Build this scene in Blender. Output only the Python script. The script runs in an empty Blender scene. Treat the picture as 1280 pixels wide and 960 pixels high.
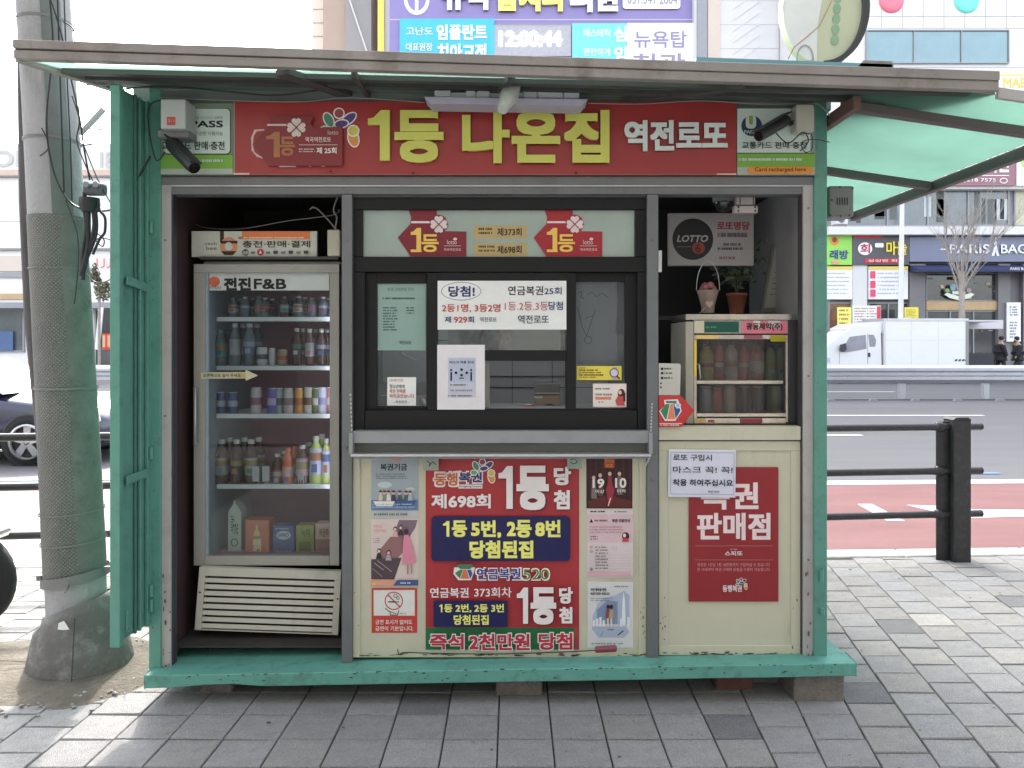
import bpy, math, random
from mathutils import Vector, Matrix
random.seed(7)
R = math.radians
C = bpy.context.scene.collection

# ---------------------------------------------------------------- camera, sky, sun, exposure
EYE = 1.45; F = 960.0; HX = 640.0; HY = 430.0
sc = bpy.context.scene
cam = bpy.data.objects.new('camera', bpy.data.cameras.new('camera'))
C.objects.link(cam)
cam.location = (0, 0, EYE); cam.rotation_euler = (R(90), 0, 0)
cam.data.sensor_width = 36.0; cam.data.lens = 27.0
cam.data.shift_y = -50.0 / 1280.0
cam.data.clip_start = 0.05; cam.data.clip_end = 2000
sc.camera = cam
SUN_EL = 40.0; SUN_AZ = -14.0       # azimuth measured from +Y towards +X
w = bpy.data.worlds.new('World'); sc.world = w; w.use_nodes = True
nt = w.node_tree; nt.nodes.clear()
sky = nt.nodes.new('ShaderNodeTexSky'); sky.sky_type = 'NISHITA'; sky.sun_disc = False
sky.sun_elevation = R(SUN_EL); sky.sun_rotation = R(SUN_AZ)
sky.air_density = 1.0; sky.dust_density = 4.0; sky.ozone_density = 1.0
bg = nt.nodes.new('ShaderNodeBackground'); bg.inputs[1].default_value = 0.15
wo = nt.nodes.new('ShaderNodeOutputWorld')
hs = nt.nodes.new('ShaderNodeHueSaturation'); hs.inputs['Saturation'].default_value = 0.38   # a hazy, whitish winter sky
nt.links.new(sky.outputs[0], hs.inputs['Color']); nt.links.new(hs.outputs[0], bg.inputs[0]); nt.links.new(bg.outputs[0], wo.inputs[0])
sl = bpy.data.lights.new('sun', 'SUN'); sl.energy = 1.6; sl.angle = R(2.5); sl.color = (1.0, 0.95, 0.87)
so = bpy.data.objects.new('sun', sl); C.objects.link(so)
sd = Vector((math.sin(R(SUN_AZ)) * math.cos(R(SUN_EL)), math.cos(R(SUN_AZ)) * math.cos(R(SUN_EL)), math.sin(R(SUN_EL))))
so.rotation_euler = sd.to_track_quat('Z', 'Y').to_euler(); so.location = sd * 50
sc.view_settings.view_transform = 'Standard'; sc.view_settings.look = 'None'
sc.view_settings.exposure = 2.6; sc.view_settings.gamma = 1.0
sc.cycles.max_bounces = 8; sc.cycles.transparent_max_bounces = 16
sc.cycles.use_denoising = True

# ---------------------------------------------------------------- helpers
def g(x, y, Y):                      # a measured direction, taken out to distance Y -> a point of the place
    return Vector(((x - HX) / F * Y, Y, EYE + (HY - y) / F * Y))
def lin(c):
    c = c / 255.0
    return c / 12.92 if c <= 0.04045 else ((c + 0.055) / 1.055) ** 2.4
def col(r, gg, b, k=1.0):
    return tuple(min(0.86, lin(v) * k) for v in (r, gg, b))

MATS = {}
def pm(name, c, rough=0.6, metal=0.0, var=0.12, vs=6.0, bump=0.0, bs=60.0, coat=0.0, dirt=None, dk=0.5, ds=3.0, spec=0.5, emit=0.0, streak=0.0, speck=0.0):
    if name in MATS: return MATS[name]
    m = bpy.data.materials.new(name); m.use_nodes = True; n = m.node_tree; L = n.links
    b = n.nodes['Principled BSDF']
    b.inputs['Roughness'].default_value = rough; b.inputs['Metallic'].default_value = metal
    b.inputs['Specular IOR Level'].default_value = spec
    if coat: b.inputs['Coat Weight'].default_value = coat; b.inputs['Coat Roughness'].default_value = 0.15
    tc = n.nodes.new('ShaderNodeTexCoord')
    mp = n.nodes.new('ShaderNodeMapping'); L.new(tc.outputs['Object'], mp.inputs[0])
    if streak: mp.inputs['Scale'].default_value = (1, 1, 1 - streak)
    no = n.nodes.new('ShaderNodeTexNoise'); no.inputs['Scale'].default_value = vs; no.inputs['Detail'].default_value = 6
    no.inputs['Roughness'].default_value = 0.65
    L.new(mp.outputs[0], no.inputs['Vector'])
    mr = n.nodes.new('ShaderNodeMapRange'); mr.inputs[1].default_value = 0.25; mr.inputs[2].default_value = 0.75
    mr.inputs[3].default_value = 1 - var; mr.inputs[4].default_value = 1 + var
    L.new(no.outputs[0], mr.inputs[0])
    fac = mr.outputs[0]
    if speck:
        n4 = n.nodes.new('ShaderNodeTexNoise'); n4.inputs['Scale'].default_value = 300; n4.inputs['Detail'].default_value = 2; L.new(tc.outputs['Object'], n4.inputs['Vector'])
        r4 = n.nodes.new('ShaderNodeMapRange'); r4.inputs[1].default_value = .35; r4.inputs[2].default_value = .65; r4.inputs[3].default_value = 1 - speck; r4.inputs[4].default_value = 1 + speck; L.new(n4.outputs[0], r4.inputs[0])
        mu4 = n.nodes.new('ShaderNodeMath'); mu4.operation = 'MULTIPLY'; L.new(fac, mu4.inputs[0]); L.new(r4.outputs[0], mu4.inputs[1]); fac = mu4.outputs[0]
    mx = n.nodes.new('ShaderNodeVectorMath'); mx.operation = 'SCALE'
    mx.inputs[0].default_value = c[:3]
    L.new(fac, mx.inputs['Scale'])
    last = mx.outputs[0]
    if dirt:
        n2 = n.nodes.new('ShaderNodeTexNoise'); n2.inputs['Scale'].default_value = ds; n2.inputs['Detail'].default_value = 8
        n2.inputs['Roughness'].default_value = 0.7; L.new(mp.outputs[0], n2.inputs['Vector'])
        r2 = n.nodes.new('ShaderNodeMapRange'); r2.inputs[1].default_value = 0.52; r2.inputs[2].default_value = 0.72
        r2.inputs[3].default_value = 0; r2.inputs[4].default_value = dk; L.new(n2.outputs[0], r2.inputs[0])
        mm = n.nodes.new('ShaderNodeMix'); mm.data_type = 'RGBA'
        L.new(r2.outputs[0], mm.inputs[0]); L.new(last, mm.inputs[6]); mm.inputs[7].default_value = (*dirt[:3], 1)
        last = mm.outputs[2]
    L.new(last, b.inputs['Base Color'])
    if bump:
        n3 = n.nodes.new('ShaderNodeTexNoise'); n3.inputs['Scale'].default_value = bs; n3.inputs['Detail'].default_value = 5
        L.new(tc.outputs['Object'], n3.inputs['Vector'])
        bp = n.nodes.new('ShaderNodeBump'); bp.inputs['Strength'].default_value = bump; bp.inputs['Distance'].default_value = 0.01
        L.new(n3.outputs[0], bp.inputs['Height']); L.new(bp.outputs[0], b.inputs['Normal'])
    if emit:
        L.new(last, b.inputs['Emission Color']); b.inputs['Emission Strength'].default_value = emit
    MATS[name] = m; return m

KI = 1.35          # printed colours: the ink is lighter than it looks in the kiosk's shade
def ink(r, gg, b):
    return pm('ink_%d_%d_%d' % (r, gg, b), col(r, gg, b, KI), rough=0.42, var=0.08, vs=7, spec=0.35, bump=.22, bs=11)

def glass_mat(name, tint=(1, 1, 1), refl=0.6, rough=0.02, dirty=0.0):
    if name in MATS: return MATS[name]
    m = bpy.data.materials.new(name); m.use_nodes = True; n = m.node_tree; L = n.links; n.nodes.clear()
    o = n.nodes.new('ShaderNodeOutputMaterial'); t = n.nodes.new('ShaderNodeBsdfTransparent'); t.inputs[0].default_value = (*tint, 1)
    gl = n.nodes.new('ShaderNodeBsdfGlossy'); gl.inputs['Roughness'].default_value = rough
    fr = n.nodes.new('ShaderNodeFresnel'); fr.inputs[0].default_value = 1.5
    mu = n.nodes.new('ShaderNodeMath'); mu.operation = 'MULTIPLY_ADD'; mu.inputs[1].default_value = refl * 1.6; mu.inputs[2].default_value = 0.0; mu.use_clamp = True
    mx = n.nodes.new('ShaderNodeMixShader'); L.new(fr.outputs[0], mu.inputs[0]); L.new(mu.outputs[0], mx.inputs[0])
    L.new(t.outputs[0], mx.inputs[1]); L.new(gl.outputs[0], mx.inputs[2]); last = mx.outputs[0]
    if dirty:
        d = n.nodes.new('ShaderNodeBsdfDiffuse'); d.inputs[0].default_value = (0.6, 0.62, 0.62, 1)
        nz = n.nodes.new('ShaderNodeTexNoise'); nz.inputs['Scale'].default_value = 5; nz.inputs['Detail'].default_value = 5
        rr = n.nodes.new('ShaderNodeMapRange'); rr.inputs[1].default_value = .3; rr.inputs[2].default_value = .8; rr.inputs[3].default_value = dirty * .4; rr.inputs[4].default_value = dirty * 1.4
        L.new(nz.outputs[0], rr.inputs[0])
        m2 = n.nodes.new('ShaderNodeMixShader'); L.new(rr.outputs[0], m2.inputs[0]); L.new(last, m2.inputs[1]); L.new(d.outputs[0], m2.inputs[2]); last = m2.outputs[0]
    L.new(last, o.inputs[0]); MATS[name] = m; return m

def sheet_mat(name, c, tr=0.6, clear=0.1):       # translucent plastic sheet
    if name in MATS: return MATS[name]
    m = bpy.data.materials.new(name); m.use_nodes = True; n = m.node_tree; L = n.links; n.nodes.clear()
    o = n.nodes.new('ShaderNodeOutputMaterial')
    nz = n.nodes.new('ShaderNodeTexNoise'); nz.inputs['Scale'].default_value = 2.2; nz.inputs['Detail'].default_value = 4
    tc = n.nodes.new('ShaderNodeTexCoord'); L.new(tc.outputs['Object'], nz.inputs['Vector'])
    mr = n.nodes.new('ShaderNodeMapRange'); mr.inputs[1].default_value = .3; mr.inputs[2].default_value = .7; mr.inputs[3].default_value = .82; mr.inputs[4].default_value = 1.08
    L.new(nz.outputs[0], mr.inputs[0])
    sv = n.nodes.new('ShaderNodeVectorMath'); sv.operation = 'SCALE'; sv.inputs[0].default_value = c; L.new(mr.outputs[0], sv.inputs['Scale'])
    d = n.nodes.new('ShaderNodeBsdfDiffuse'); t = n.nodes.new('ShaderNodeBsdfTranslucent'); p = n.nodes.new('ShaderNodeBsdfTransparent')
    L.new(sv.outputs[0], d.inputs[0]); L.new(sv.outputs[0], t.inputs[0]); p.inputs[0].default_value = (*c, 1)
    a = n.nodes.new('ShaderNodeMixShader'); a.inputs[0].default_value = tr; L.new(d.outputs[0], a.inputs[1]); L.new(t.outputs[0], a.inputs[2])
    b = n.nodes.new('ShaderNodeMixShader'); b.inputs[0].default_value = clear; L.new(a.outputs[0], b.inputs[1]); L.new(p.outputs[0], b.inputs[2])
    L.new(b.outputs[0], o.inputs[0]); MATS[name] = m; return m

WL = {}            # where each object's origin stands in the world
def tag(o, label=None, cat=None, group=None, kind=None):
    if label: o['label'] = label
    if cat: o['category'] = cat
    if group: o['group'] = group
    if kind: o['kind'] = kind
    return o
def thing(name, label, cat, loc, group=None, kind=None):
    o = bpy.data.objects.new(name, None); C.objects.link(o); o.empty_display_size = 0.1
    o.location = loc; WL[o] = Vector(loc)
    return tag(o, label, cat, group, kind)

class MB:
    def __init__(s): s.v = []; s.f = []; s.mi = []; s.sm = []; s.mats = []
    def m(s, mat):
        if mat not in s.mats: s.mats.append(mat)
        return s.mats.index(mat)
    def add(s, vs, fs, mat, smooth=False):
        k = len(s.v); i = s.m(mat); s.v += [tuple(v) for v in vs]
        for f in fs: s.f.append(tuple(a + k for a in f)); s.mi.append(i); s.sm.append(smooth)
    def box(s, x0, x1, y0, y1, z0, z1, mat):
        x0, x1 = sorted((x0, x1)); y0, y1 = sorted((y0, y1)); z0, z1 = sorted((z0, z1))
        s.add([(x0, y0, z0), (x1, y0, z0), (x1, y1, z0), (x0, y1, z0), (x0, y0, z1), (x1, y0, z1), (x1, y1, z1), (x0, y1, z1)],
              [(0, 3, 2, 1), (4, 5, 6, 7), (0, 1, 5, 4), (1, 2, 6, 5), (2, 3, 7, 6), (3, 0, 4, 7)], mat); return s
    def pbox(s, x0, y0, x1, y1, Y, d, mat, back=None):   # measured rectangle, as a box from depth Y going back d
        a = g(x0, y0, Y); b = g(x1, y1, Y); return s.box(a.x, b.x, Y, Y + d, b.z, a.z, mat)
    def hexa(s, p, mat):             # 8 corners: bottom 4 ccw, top 4
        s.add(p, [(0, 3, 2, 1), (4, 5, 6, 7), (0, 1, 5, 4), (1, 2, 6, 5), (2, 3, 7, 6), (3, 0, 4, 7)], mat); return s
    def poly(s, pts, mat): s.add(pts, [tuple(range(len(pts)))], mat); return s
    def prism(s, pts, axis, a, b, mat, smooth=False):
        n = len(pts)
        def p(q, t): return (q[0], t, q[1]) if axis == 'y' else ((t, q[0], q[1]) if axis == 'x' else (q[0], q[1], t))
        vs = [p(q, a) for q in pts] + [p(q, b) for q in pts]
        s.add(vs, [tuple(range(n)), tuple(range(2 * n - 1, n - 1, -1))], mat)
        s.add(vs, [(i, n + i, n + (i + 1) % n, (i + 1) % n) for i in range(n)], mat, smooth); return s
    def tube(s, pts, r, mat, n=6, caps=True):
        pts = [Vector(p) for p in pts]; rings = []; up = Vector((0.13, 0.31, 0.94))
        rr = r if isinstance(r, (list, tuple)) else [r] * len(pts)
        for i, p in enumerate(pts):
            d = (pts[min(i + 1, len(pts) - 1)] - pts[max(i - 1, 0)])
            if d.length < 1e-9: d = Vector((0, 0, 1))
            d.normalize(); a = d.cross(up)
            if a.length < 1e-3: a = d.cross(Vector((1, 0, 0)))
            a.normalize(); b = d.cross(a); b.normalize()
            rings.append([p + (a * math.cos(2 * math.pi * k / n) + b * math.sin(2 * math.pi * k / n)) * rr[i] for k in range(n)])
        vs = [q for ring in rings for q in ring]; fs = []
        for i in range(len(pts) - 1):
            for k in range(n): fs.append((i * n + k, i * n + (k + 1) % n, (i + 1) * n + (k + 1) % n, (i + 1) * n + k))
        s.add(vs, fs, mat, True)
        if caps: s.add(vs, [tuple(range(n)), tuple(range(len(vs) - 1, len(vs) - n - 1, -1))], mat)
        return s
    def bar(s, p, q, w, h, mat):     # rectangular bar between two points
        p = Vector(p); q = Vector(q); d = (q - p).normalized(); up = Vector((0, 0, 1))
        if abs(d.z) > 0.95: up = Vector((0, 1, 0))
        a = d.cross(up).normalized() * w / 2; b = a.cross(d).normalized() * h / 2
        s.hexa([p - a - b, p + a - b, q + a - b, q - a - b, p - a + b, p + a + b, q + a + b, q - a + b], mat); return s
    def lathe(s, prof, c, mat, n=16, axis='z', cap=True):
        c = Vector(c); vs = []
        for r, t in prof:
            for k in range(n):
                a = 2 * math.pi * k / n; x, y = r * math.cos(a), r * math.sin(a)
                vs.append(c + (Vector((x, y, t)) if axis == 'z' else (Vector((x, t, y)) if axis == 'y' else Vector((t, x, y)))))
        fs = []
        for i in range(len(prof) - 1):
            for k in range(n): fs.append((i * n + k, i * n + (k + 1) % n, (i + 1) * n + (k + 1) % n, (i + 1) * n + k))
        s.add(vs, fs, mat, True)
        if cap: s.add(vs, [tuple(range(n)), tuple(range(len(vs) - 1, len(vs) - n - 1, -1))], mat)
        return s
    def ball(s, c, r, mat, n=10, sx=1, sy=1, sz=1):
        prof = [(max(0.001, math.sin(math.pi * i / n)) , -math.cos(math.pi * i / n)) for i in range(n + 1)]
        vs = []; c = Vector(c); k2 = n + 2
        for a, t in prof:
            for k in range(k2):
                th = 2 * math.pi * k / k2; vs.append(c + Vector((a * math.cos(th) * r * sx, a * math.sin(th) * r * sy, t * r * sz)))
        fs = [(i * k2 + k, i * k2 + (k + 1) % k2, (i + 1) * k2 + (k + 1) % k2, (i + 1) * k2 + k) for i in range(n) for k in range(k2)]
        s.add(vs, fs, mat, True); return s
    def build(s, name, parent=None, bevel=0.0, seg=1):
        me = bpy.data.meshes.new(name)
        xs = [v[0] for v in s.v]; ys = [v[1] for v in s.v]; zs = [v[2] for v in s.v]
        c = Vector(((min(xs) + max(xs)) / 2, (min(ys) + max(ys)) / 2, min(zs)))
        me.from_pydata([(v[0] - c.x, v[1] - c.y, v[2] - c.z) for v in s.v], [], s.f)
        for m in s.mats: me.materials.append(m)
        me.polygons.foreach_set('material_index', s.mi); me.polygons.foreach_set('use_smooth', s.sm)
        me.update()
        o = bpy.data.objects.new(name, me); C.objects.link(o); WL[o] = c
        if parent: o.parent = parent; o.location = c - WL[parent]
        else: o.location = c
        if bevel:
            b = o.modifiers.new('bevel', 'BEVEL'); b.width = bevel; b.segments = seg; b.limit_method = 'ANGLE'; b.angle_limit = R(40)
        return o

def copy_thing(root, loc, label=None):
    r = root.copy(); C.objects.link(r); r.location = loc; WL[r] = Vector(loc)
    if label: r['label'] = label
    def rec(a, b):
        for ch in a.children:
            c = ch.copy(); C.objects.link(c); c.parent = b; rec(ch, c)
    rec(root, r); return r

TG = {}
def text_geo(s, bold):
    k = (s, bold)
    if k in TG: return TG[k]
    c = bpy.data.curves.new('t', 'FONT'); c.body = s; c.offset = bold; c.resolution_u = 3
    o = bpy.data.objects.new('t', c); me = o.to_mesh()
    vs = [tuple(v.co) for v in me.vertices]; fs = [tuple(p.vertices) for p in me.polygons]
    o.to_mesh_clear(); bpy.data.objects.remove(o); bpy.data.curves.remove(c)
    x0 = min(v[0] for v in vs); x1 = max(v[0] for v in vs); y0 = min(v[1] for v in vs); y1 = max(v[1] for v in vs)
    vs = [((v[0] - x0) / (x1 - x0), (v[1] - y0) / (y1 - y0)) for v in vs]
    TG[k] = (vs, fs); return TG[k]

class Print:
    """flat print on a face standing at distance Y (measured rectangle coordinates), layer upon layer"""
    def __init__(s, Y, rot=0.0, c=(0, 0), step=0.00035):
        s.Y = Y; s.mb = MB(); s.k = 1; s.step = step; s.rot = R(rot); s.c = c
    def P(s, x, y, d=0.0):
        dx, dy = x - s.c[0], y - s.c[1]; a = s.rot
        v = g(s.c[0] + dx * math.cos(a) - dy * math.sin(a), s.c[1] + dx * math.sin(a) + dy * math.cos(a), s.Y)
        v.y = s.Y - s.k * s.step - d; return v
    def up(s): s.k += 1; return s
    def rect(s, x0, y0, x1, y1, c): s.mb.poly([s.P(x0, y1), s.P(x1, y1), s.P(x1, y0), s.P(x0, y0)], c); s.k += 1; return s
    def rrect(s, x0, y0, x1, y1, r, c):
        pts = []
        for cx, cy, a0 in ((x1 - r, y0 + r, -90), (x1 - r, y1 - r, 0), (x0 + r, y1 - r, 90), (x0 + r, y0 + r, 180)):
            for i in range(5): a = R(a0 + i * 22.5); pts.append((cx + r * math.cos(a), cy + r * math.sin(a)))
        return s.poly(pts, c)
    def poly(s, pts, c): s.mb.poly([s.P(x, y) for x, y in reversed(pts)], c); s.k += 1; return s
    def ell(s, cx, cy, rx, ry, c, n=20): return s.poly([(cx + rx * math.cos(2 * math.pi * i / n), cy + ry * math.sin(2 * math.pi * i / n)) for i in range(n)], c)
    def ring(s, cx, cy, rx, ry, t, c, n=24):
        vs = []
        for i in range(n):
            a = 2 * math.pi * i / n; ca, sa = math.cos(a), math.sin(a)
            vs += [s.P(cx + rx * ca, cy + ry * sa), s.P(cx + (rx - t) * ca, cy + (ry - t) * sa)]
        s.mb.add(vs, [(2 * i, 2 * i + 1, (2 * i + 3) % (2 * n), (2 * i + 2) % (2 * n)) for i in range(n)], c); s.k += 1; return s
    def line(s, x0, y0, x1, y1, w, c):
        dx, dy = x1 - x0, y1 - y0; l = math.hypot(dx, dy) or 1; a, b = -dy / l * w / 2, dx / l * w / 2
        return s.poly([(x0 + a, y0 + b), (x1 + a, y1 + b), (x1 - a, y1 - b), (x0 - a, y0 - b)], c)
    def pline(s, pts, w, c):
        for a, b in zip(pts, pts[1:]): s.line(*a, *b, w, c)
        return s
    def text(s, t, x0, y0, x1, y1, c, bold=0.0, ext=0.0, slant=0.0):
        if t == '1':                 # the signs' own heavy figure one: square stem, short flag
            w_, h_ = x1 - x0, y1 - y0; pts = [(0, .17), (.25, .15), (.60, 0), (1, 0), (1, 1), (.55, 1), (.55, .29), (0, .29)]
            fr = [s.P(x0 + a * w_, y0 + b * h_, ext) for a, b in pts]; s.mb.add(fr, [tuple(range(8))], c)
            if ext: s.mb.add(fr + [v + Vector((0, ext, 0)) for v in fr], [(i, (i + 1) % 8, 8 + (i + 1) % 8, 8 + i) for i in range(8)], c)
            s.k += 1; return s
        if bold:                     # heavier strokes: the thin letter laid again round itself
            r = bold * (y1 - y0) * 0.74; s.text(t, x0 + r, y0 + r, x1 - r, y1 - r, c, 0.0, ext, slant); s.k -= 1
            for q in range(8):
                a = (1, 0), (1, 1), (0, 1), (-1, 1), (-1, 0), (-1, -1), (0, -1), (1, -1)
                dx, dy = a[q][0] * r, a[q][1] * r
                s.k += .11; s.text(t, x0 + r + dx, y0 + r + dy, x1 - r + dx, y1 - r + dy, c, 0.0, ext, slant); s.k -= 1
            s.k += .12; return s
        vs, fs = text_geo(t, 0.0); H = y1 - y0
        pv = [s.P(x0 + u * (x1 - x0) + slant * (v) * H, y1 - v * H, ext) for u, v in vs]
        s.mb.add(pv, fs, c)
        if ext:
            cnt = {}
            for f in fs:
                for i in range(len(f)): e = (f[i], f[(i + 1) % len(f)]); cnt[e] = cnt.get(e, 0) + 1
            bk = [v + Vector((0, ext, 0)) for v in pv]; n = len(pv)
            s.mb.add(pv + bk, [(a, b, b + n, a + n) for (a, b) in cnt if (b, a) not in cnt], c)
        s.k += 1; return s
    def lines(s, x0, y0, x1, y1, rows, c, fill=0.55, seed=1):     # small print too small to read
        rd = random.Random(seed); h = (y1 - y0) / rows
        for i in range(rows):
            x = x0; e = x1 - rd.random() * (x1 - x0) * 0.25
            while x < e:
                wd = 0.6 + rd.random() * 1.6
                yy = y0 + i * h
                s.mb.poly([s.P(x, yy + h * fill), s.P(min(e, x + wd), yy + h * fill), s.P(min(e, x + wd), yy), s.P(x, yy)], c)
                x += wd + 0.45 + (1.2 if rd.random() < .2 else 0)
        s.k += 1; return s
    def done(s, parent, name='print'): return s.mb.build(name, parent)

class Sheet(Print):
    def __init__(s, name, label, cat, x0, y0, x1, y1, Y, mat, thick=0.0015, rot=0.0, group=None, part='sheet', outline=None, bevel=0.0):
        super().__init__(Y, rot, ((x0 + x1) / 2, (y0 + y1) / 2))
        s.root = thing(name, label, cat, g((x0 + x1) / 2, y1, Y), group)
        b = MB(); s.k = 0
        pts = outline or [(x0, y0), (x1, y0), (x1, y1), (x0, y1)]
        fr = [s.P(x, y) for x, y in pts]; bk = [v + Vector((0, thick, 0)) for v in fr]; n = len(pts)
        b.add(fr + bk, [tuple(range(n - 1, -1, -1)), tuple(range(n, 2 * n))] + [(i, (i + 1) % n, n + (i + 1) % n, n + i) for i in range(n)], mat)
        b.build(part, s.root, bevel=bevel); s.k = 1
    def end(s, name='printed_picture'): return s.done(s.root, name)

WHITE = ink(205, 208, 205); BLACK = ink(22, 22, 24); RED = ink(150, 45, 45); NAVY = ink(28, 28, 72); YEL = ink(225, 215, 90); GOLD = ink(200, 155, 70)

# ---------------------------------------------------------------- the setting: ground, road, pavement
ASPH = pm('asphalt', (0.14, 0.136, 0.14), rough=0.85, var=0.12, vs=1.2, bump=0.5, bs=90, dirt=(0.115, 0.11, 0.11), dk=0.5, ds=0.7)
REDLANE = pm('red_road_coating', (0.215, 0.10, 0.095), rough=0.8, var=0.14, vs=2.5, bump=0.4, bs=80, dirt=(0.25, 0.15, 0.13), dk=0.6, ds=1.2)
CONCR = pm('pale_concrete', (0.22, 0.215, 0.205), rough=0.85, var=0.08, vs=2.0, bump=0.3, bs=60)
RPAINT = pm('road_paint', (0.78, 0.76, 0.72), rough=0.6, var=0.1, vs=9, dirt=(0.4, 0.36, 0.33), dk=0.7, ds=6)
BPAINT = pm('blue_road_paint', (0.12, 0.27, 0.62), rough=0.6, var=0.1, vs=9)
JOINT = pm('paving_sand', (0.085, 0.08, 0.072), rough=0.95, var=0.3, vs=30, bump=0.6, bs=120)
GROUND = pm('ground', (0.22, 0.21, 0.2), rough=0.9, var=0.15, vs=0.4)
SL = 0.045
def strip(name, ya, yb, z, mat, x0=-60, x1=60, sl=SL, kind='structure'):
    b = MB(); b.poly([(x0, ya + sl * x0, z), (x1, ya + sl * x1, z), (x1, yb + sl * x1, z), (x0, yb + sl * x0, z)], mat)
    return tag(b.build(name), kind=kind)
b = MB(); b.poly([(-600, -600, -.15), (600, -600, -.15), (600, 900, -.15), (-600, 900, -.15)], GROUND); tag(b.build('ground'), kind='structure')
ASPH.node_tree.nodes['Mapping'].inputs['Scale'].default_value = (.12, 1.3, 1)
REDLANE.node_tree.nodes['Mapping'].inputs['Scale'].default_value = (.3, 1.2, 1)
b = MB(); b.poly([(-80, 5.3 - 80 * SL, -.13), (80, 5.3 + 80 * SL, -.13), (80, 33.9, -.13), (-80, 33.9, -.13)], ASPH); road = tag(b.build('road'), kind='structure')
strip('bus_lane', 5.42, 8.42, -.126, REDLANE, x0=-1.0, x1=40)
strip('bus_bay', 5.42, 8.42, -.126, CONCR, x0=-40, x1=-1.0)
strip('road_marking', 8.42, 8.66, -.122, RPAINT, x0=-1.0, x1=60)
strip('road_marking', 5.5, 5.62, -.1225, RPAINT, x0=-1.0, x1=40)
strip('road_marking', 9.05, 9.16, -.122, BPAINT, x0=5.0, x1=5.95)
strip('road_marking', 9.1, 9.22, -.122, BPAINT, x0=-6.3, x1=-4.4)
strip('road_marking', 13.2, 13.36, -.122, RPAINT, x0=2.0, x1=6.05, sl=.0)
strip('road_marking', 16.85, 17.02, -.122, RPAINT, x0=2.0, x1=10.4, sl=.0)
strip('road_marking', 13.2, 13.36, -.122, RPAINT, x0=-16.0, x1=-9, sl=.0)
strip('road_marking', 25.2, 25.4, -.122, RPAINT, x0=2.0, x1=12.6, sl=.0)
strip('road_marking', 25.2, 25.4, -.122, RPAINT, x0=-22.0, x1=-12, sl=.0)
def rd(x, y, z=-.122):
    Y = F * (EYE - z) / (y - HY); return ((x - HX) / F * Y, Y, z)
b = MB(); b.poly([rd(1072, 630), rd(1090, 630), rd(1131, 651), rd(1109, 651)][::-1], RPAINT)
b.poly([rd(1133, 631), rd(1166, 632), rd(1205, 636.5), rd(1330, 638), rd(1330, 644), rd(1203, 647.5)][::-1], RPAINT)
tag(b.build('road_arrow'), kind='structure')

# pavement: sand bed with pavers lying in it, fanned a little round the kiosk
bed = MB(); bed.poly([(-14, -3, -.014), (14, -3, -.014), (14, 5.22 + 14 * SL, -.014), (-14, 5.22 - 14 * SL, -.014)], JOINT)
pavement = tag(bed.build('pavement'), kind='structure')
PV = []
for nm, c in (('grey', (.33, .328, .322)), ('mid', (.30, .298, .294)), ('dark', (.195, .195, .197)), ('warm', (.315, .306, .288)), ('light', (.345, .335, .315)), ('pale', (.42, .405, .37))):
    PV.append(pm('paver_' + nm, c, rough=.9, var=.2, vs=16, bump=.9, bs=240, speck=.22, dirt=(c[0] * .55, c[1] * .54, c[2] * .52), dk=.75, ds=9))
def smooth(a, lo, hi):
    t = max(0, min(1, (a - lo) / (hi - lo))); return t * t * (3 - 2 * t)
W0, D0 = 0.2, 0.188
def colx(i, Y):
    a = i * W0 - .052
    s = .17 * smooth(a, .6, 1.3) + .035 * smooth(-a, .2, 1.2)
    return a + s * (Y - 3.1)
rp = random.Random(11)
parts_l = []; rest = MB()
for i in range(-26, 34):
    stag = 0.0
    mid = i * W0
    if mid > 0.95 or mid < -1.5: stag = D0 * .5 * (i % 2)
    for j in range(-30, 16):
        y0 = 2.443 + j * D0 + stag; y1 = y0 + D0
        lim = 5.12 + SL * mid
        if y0 > lim - .04: continue
        if y1 > lim: y1 = lim
        xc = (colx(i, y0) + colx(i + 1, y1)) / 2; yc = (y0 + y1) / 2
        if abs(xc) > 7: continue
        if yc < 1.0 and abs(xc) > 2.6: continue
        inset = .0026; iy = .0042; dz = rp.uniform(-.0016, .0016); tx, ty = rp.uniform(-.0012, .0012), rp.uniform(-.0012, .0012)
        y0 += rp.uniform(-.002, .002); q = [(colx(i, y0) + inset, y0 + iy), (colx(i + 1, y0) - inset, y0 + iy), (colx(i + 1, y1) - inset, y1 - iy), (colx(i, y1) + inset, y1 - iy)]
        cx = sum(p[0] for p in q) / 4; cy = sum(p[1] for p in q) / 4
        top = [(cx + (p[0] - cx) * .972, cy + (p[1] - cy) * .972, dz + tx * (1 if k in (1, 2) else -1) + ty * (1 if k > 1 else -1)) for k, p in enumerate(q)]
        midr = [(p[0], p[1], t[2] - .004) for p, t in zip(q, top)]; bot = [(p[0], p[1], -.03) for p in q]
        vs = bot + midr + top; fs = [(8, 9, 10, 11)] + [(a, (a + 1) % 4, 4 + (a + 1) % 4, 4 + a) for a in range(4)] + [(4 + a, 4 + (a + 1) % 4, 8 + (a + 1) % 4, 8 + a) for a in range(4)]
        r = rp.random()
        if yc > 3.9 and abs(xc) > 1.2: mt = PV[3] if r < .62 else PV[0] if r < .78 else PV[4] if r < .95 else PV[2] if r < .975 else PV[5]
        else: mt = PV[0] if r < .45 else PV[1] if r < .83 else PV[3] if r < .925 else PV[2] if r < .96 else PV[4]
        X, Y = cx, cy; sx = 640 + F * X / max(.1, Y); sy = HY + F * EYE / max(.1, Y)
        vis = 2.45 < Y and -25 < sx < 1305 and sy < 975 and not (3.4 < Y and 200 < sx < 1015)
        if vis: parts_l.append((Y, vs, fs, mt))
        else: rest.add(vs, fs, mt)
parts_l.sort(key=lambda t: t[0])
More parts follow.
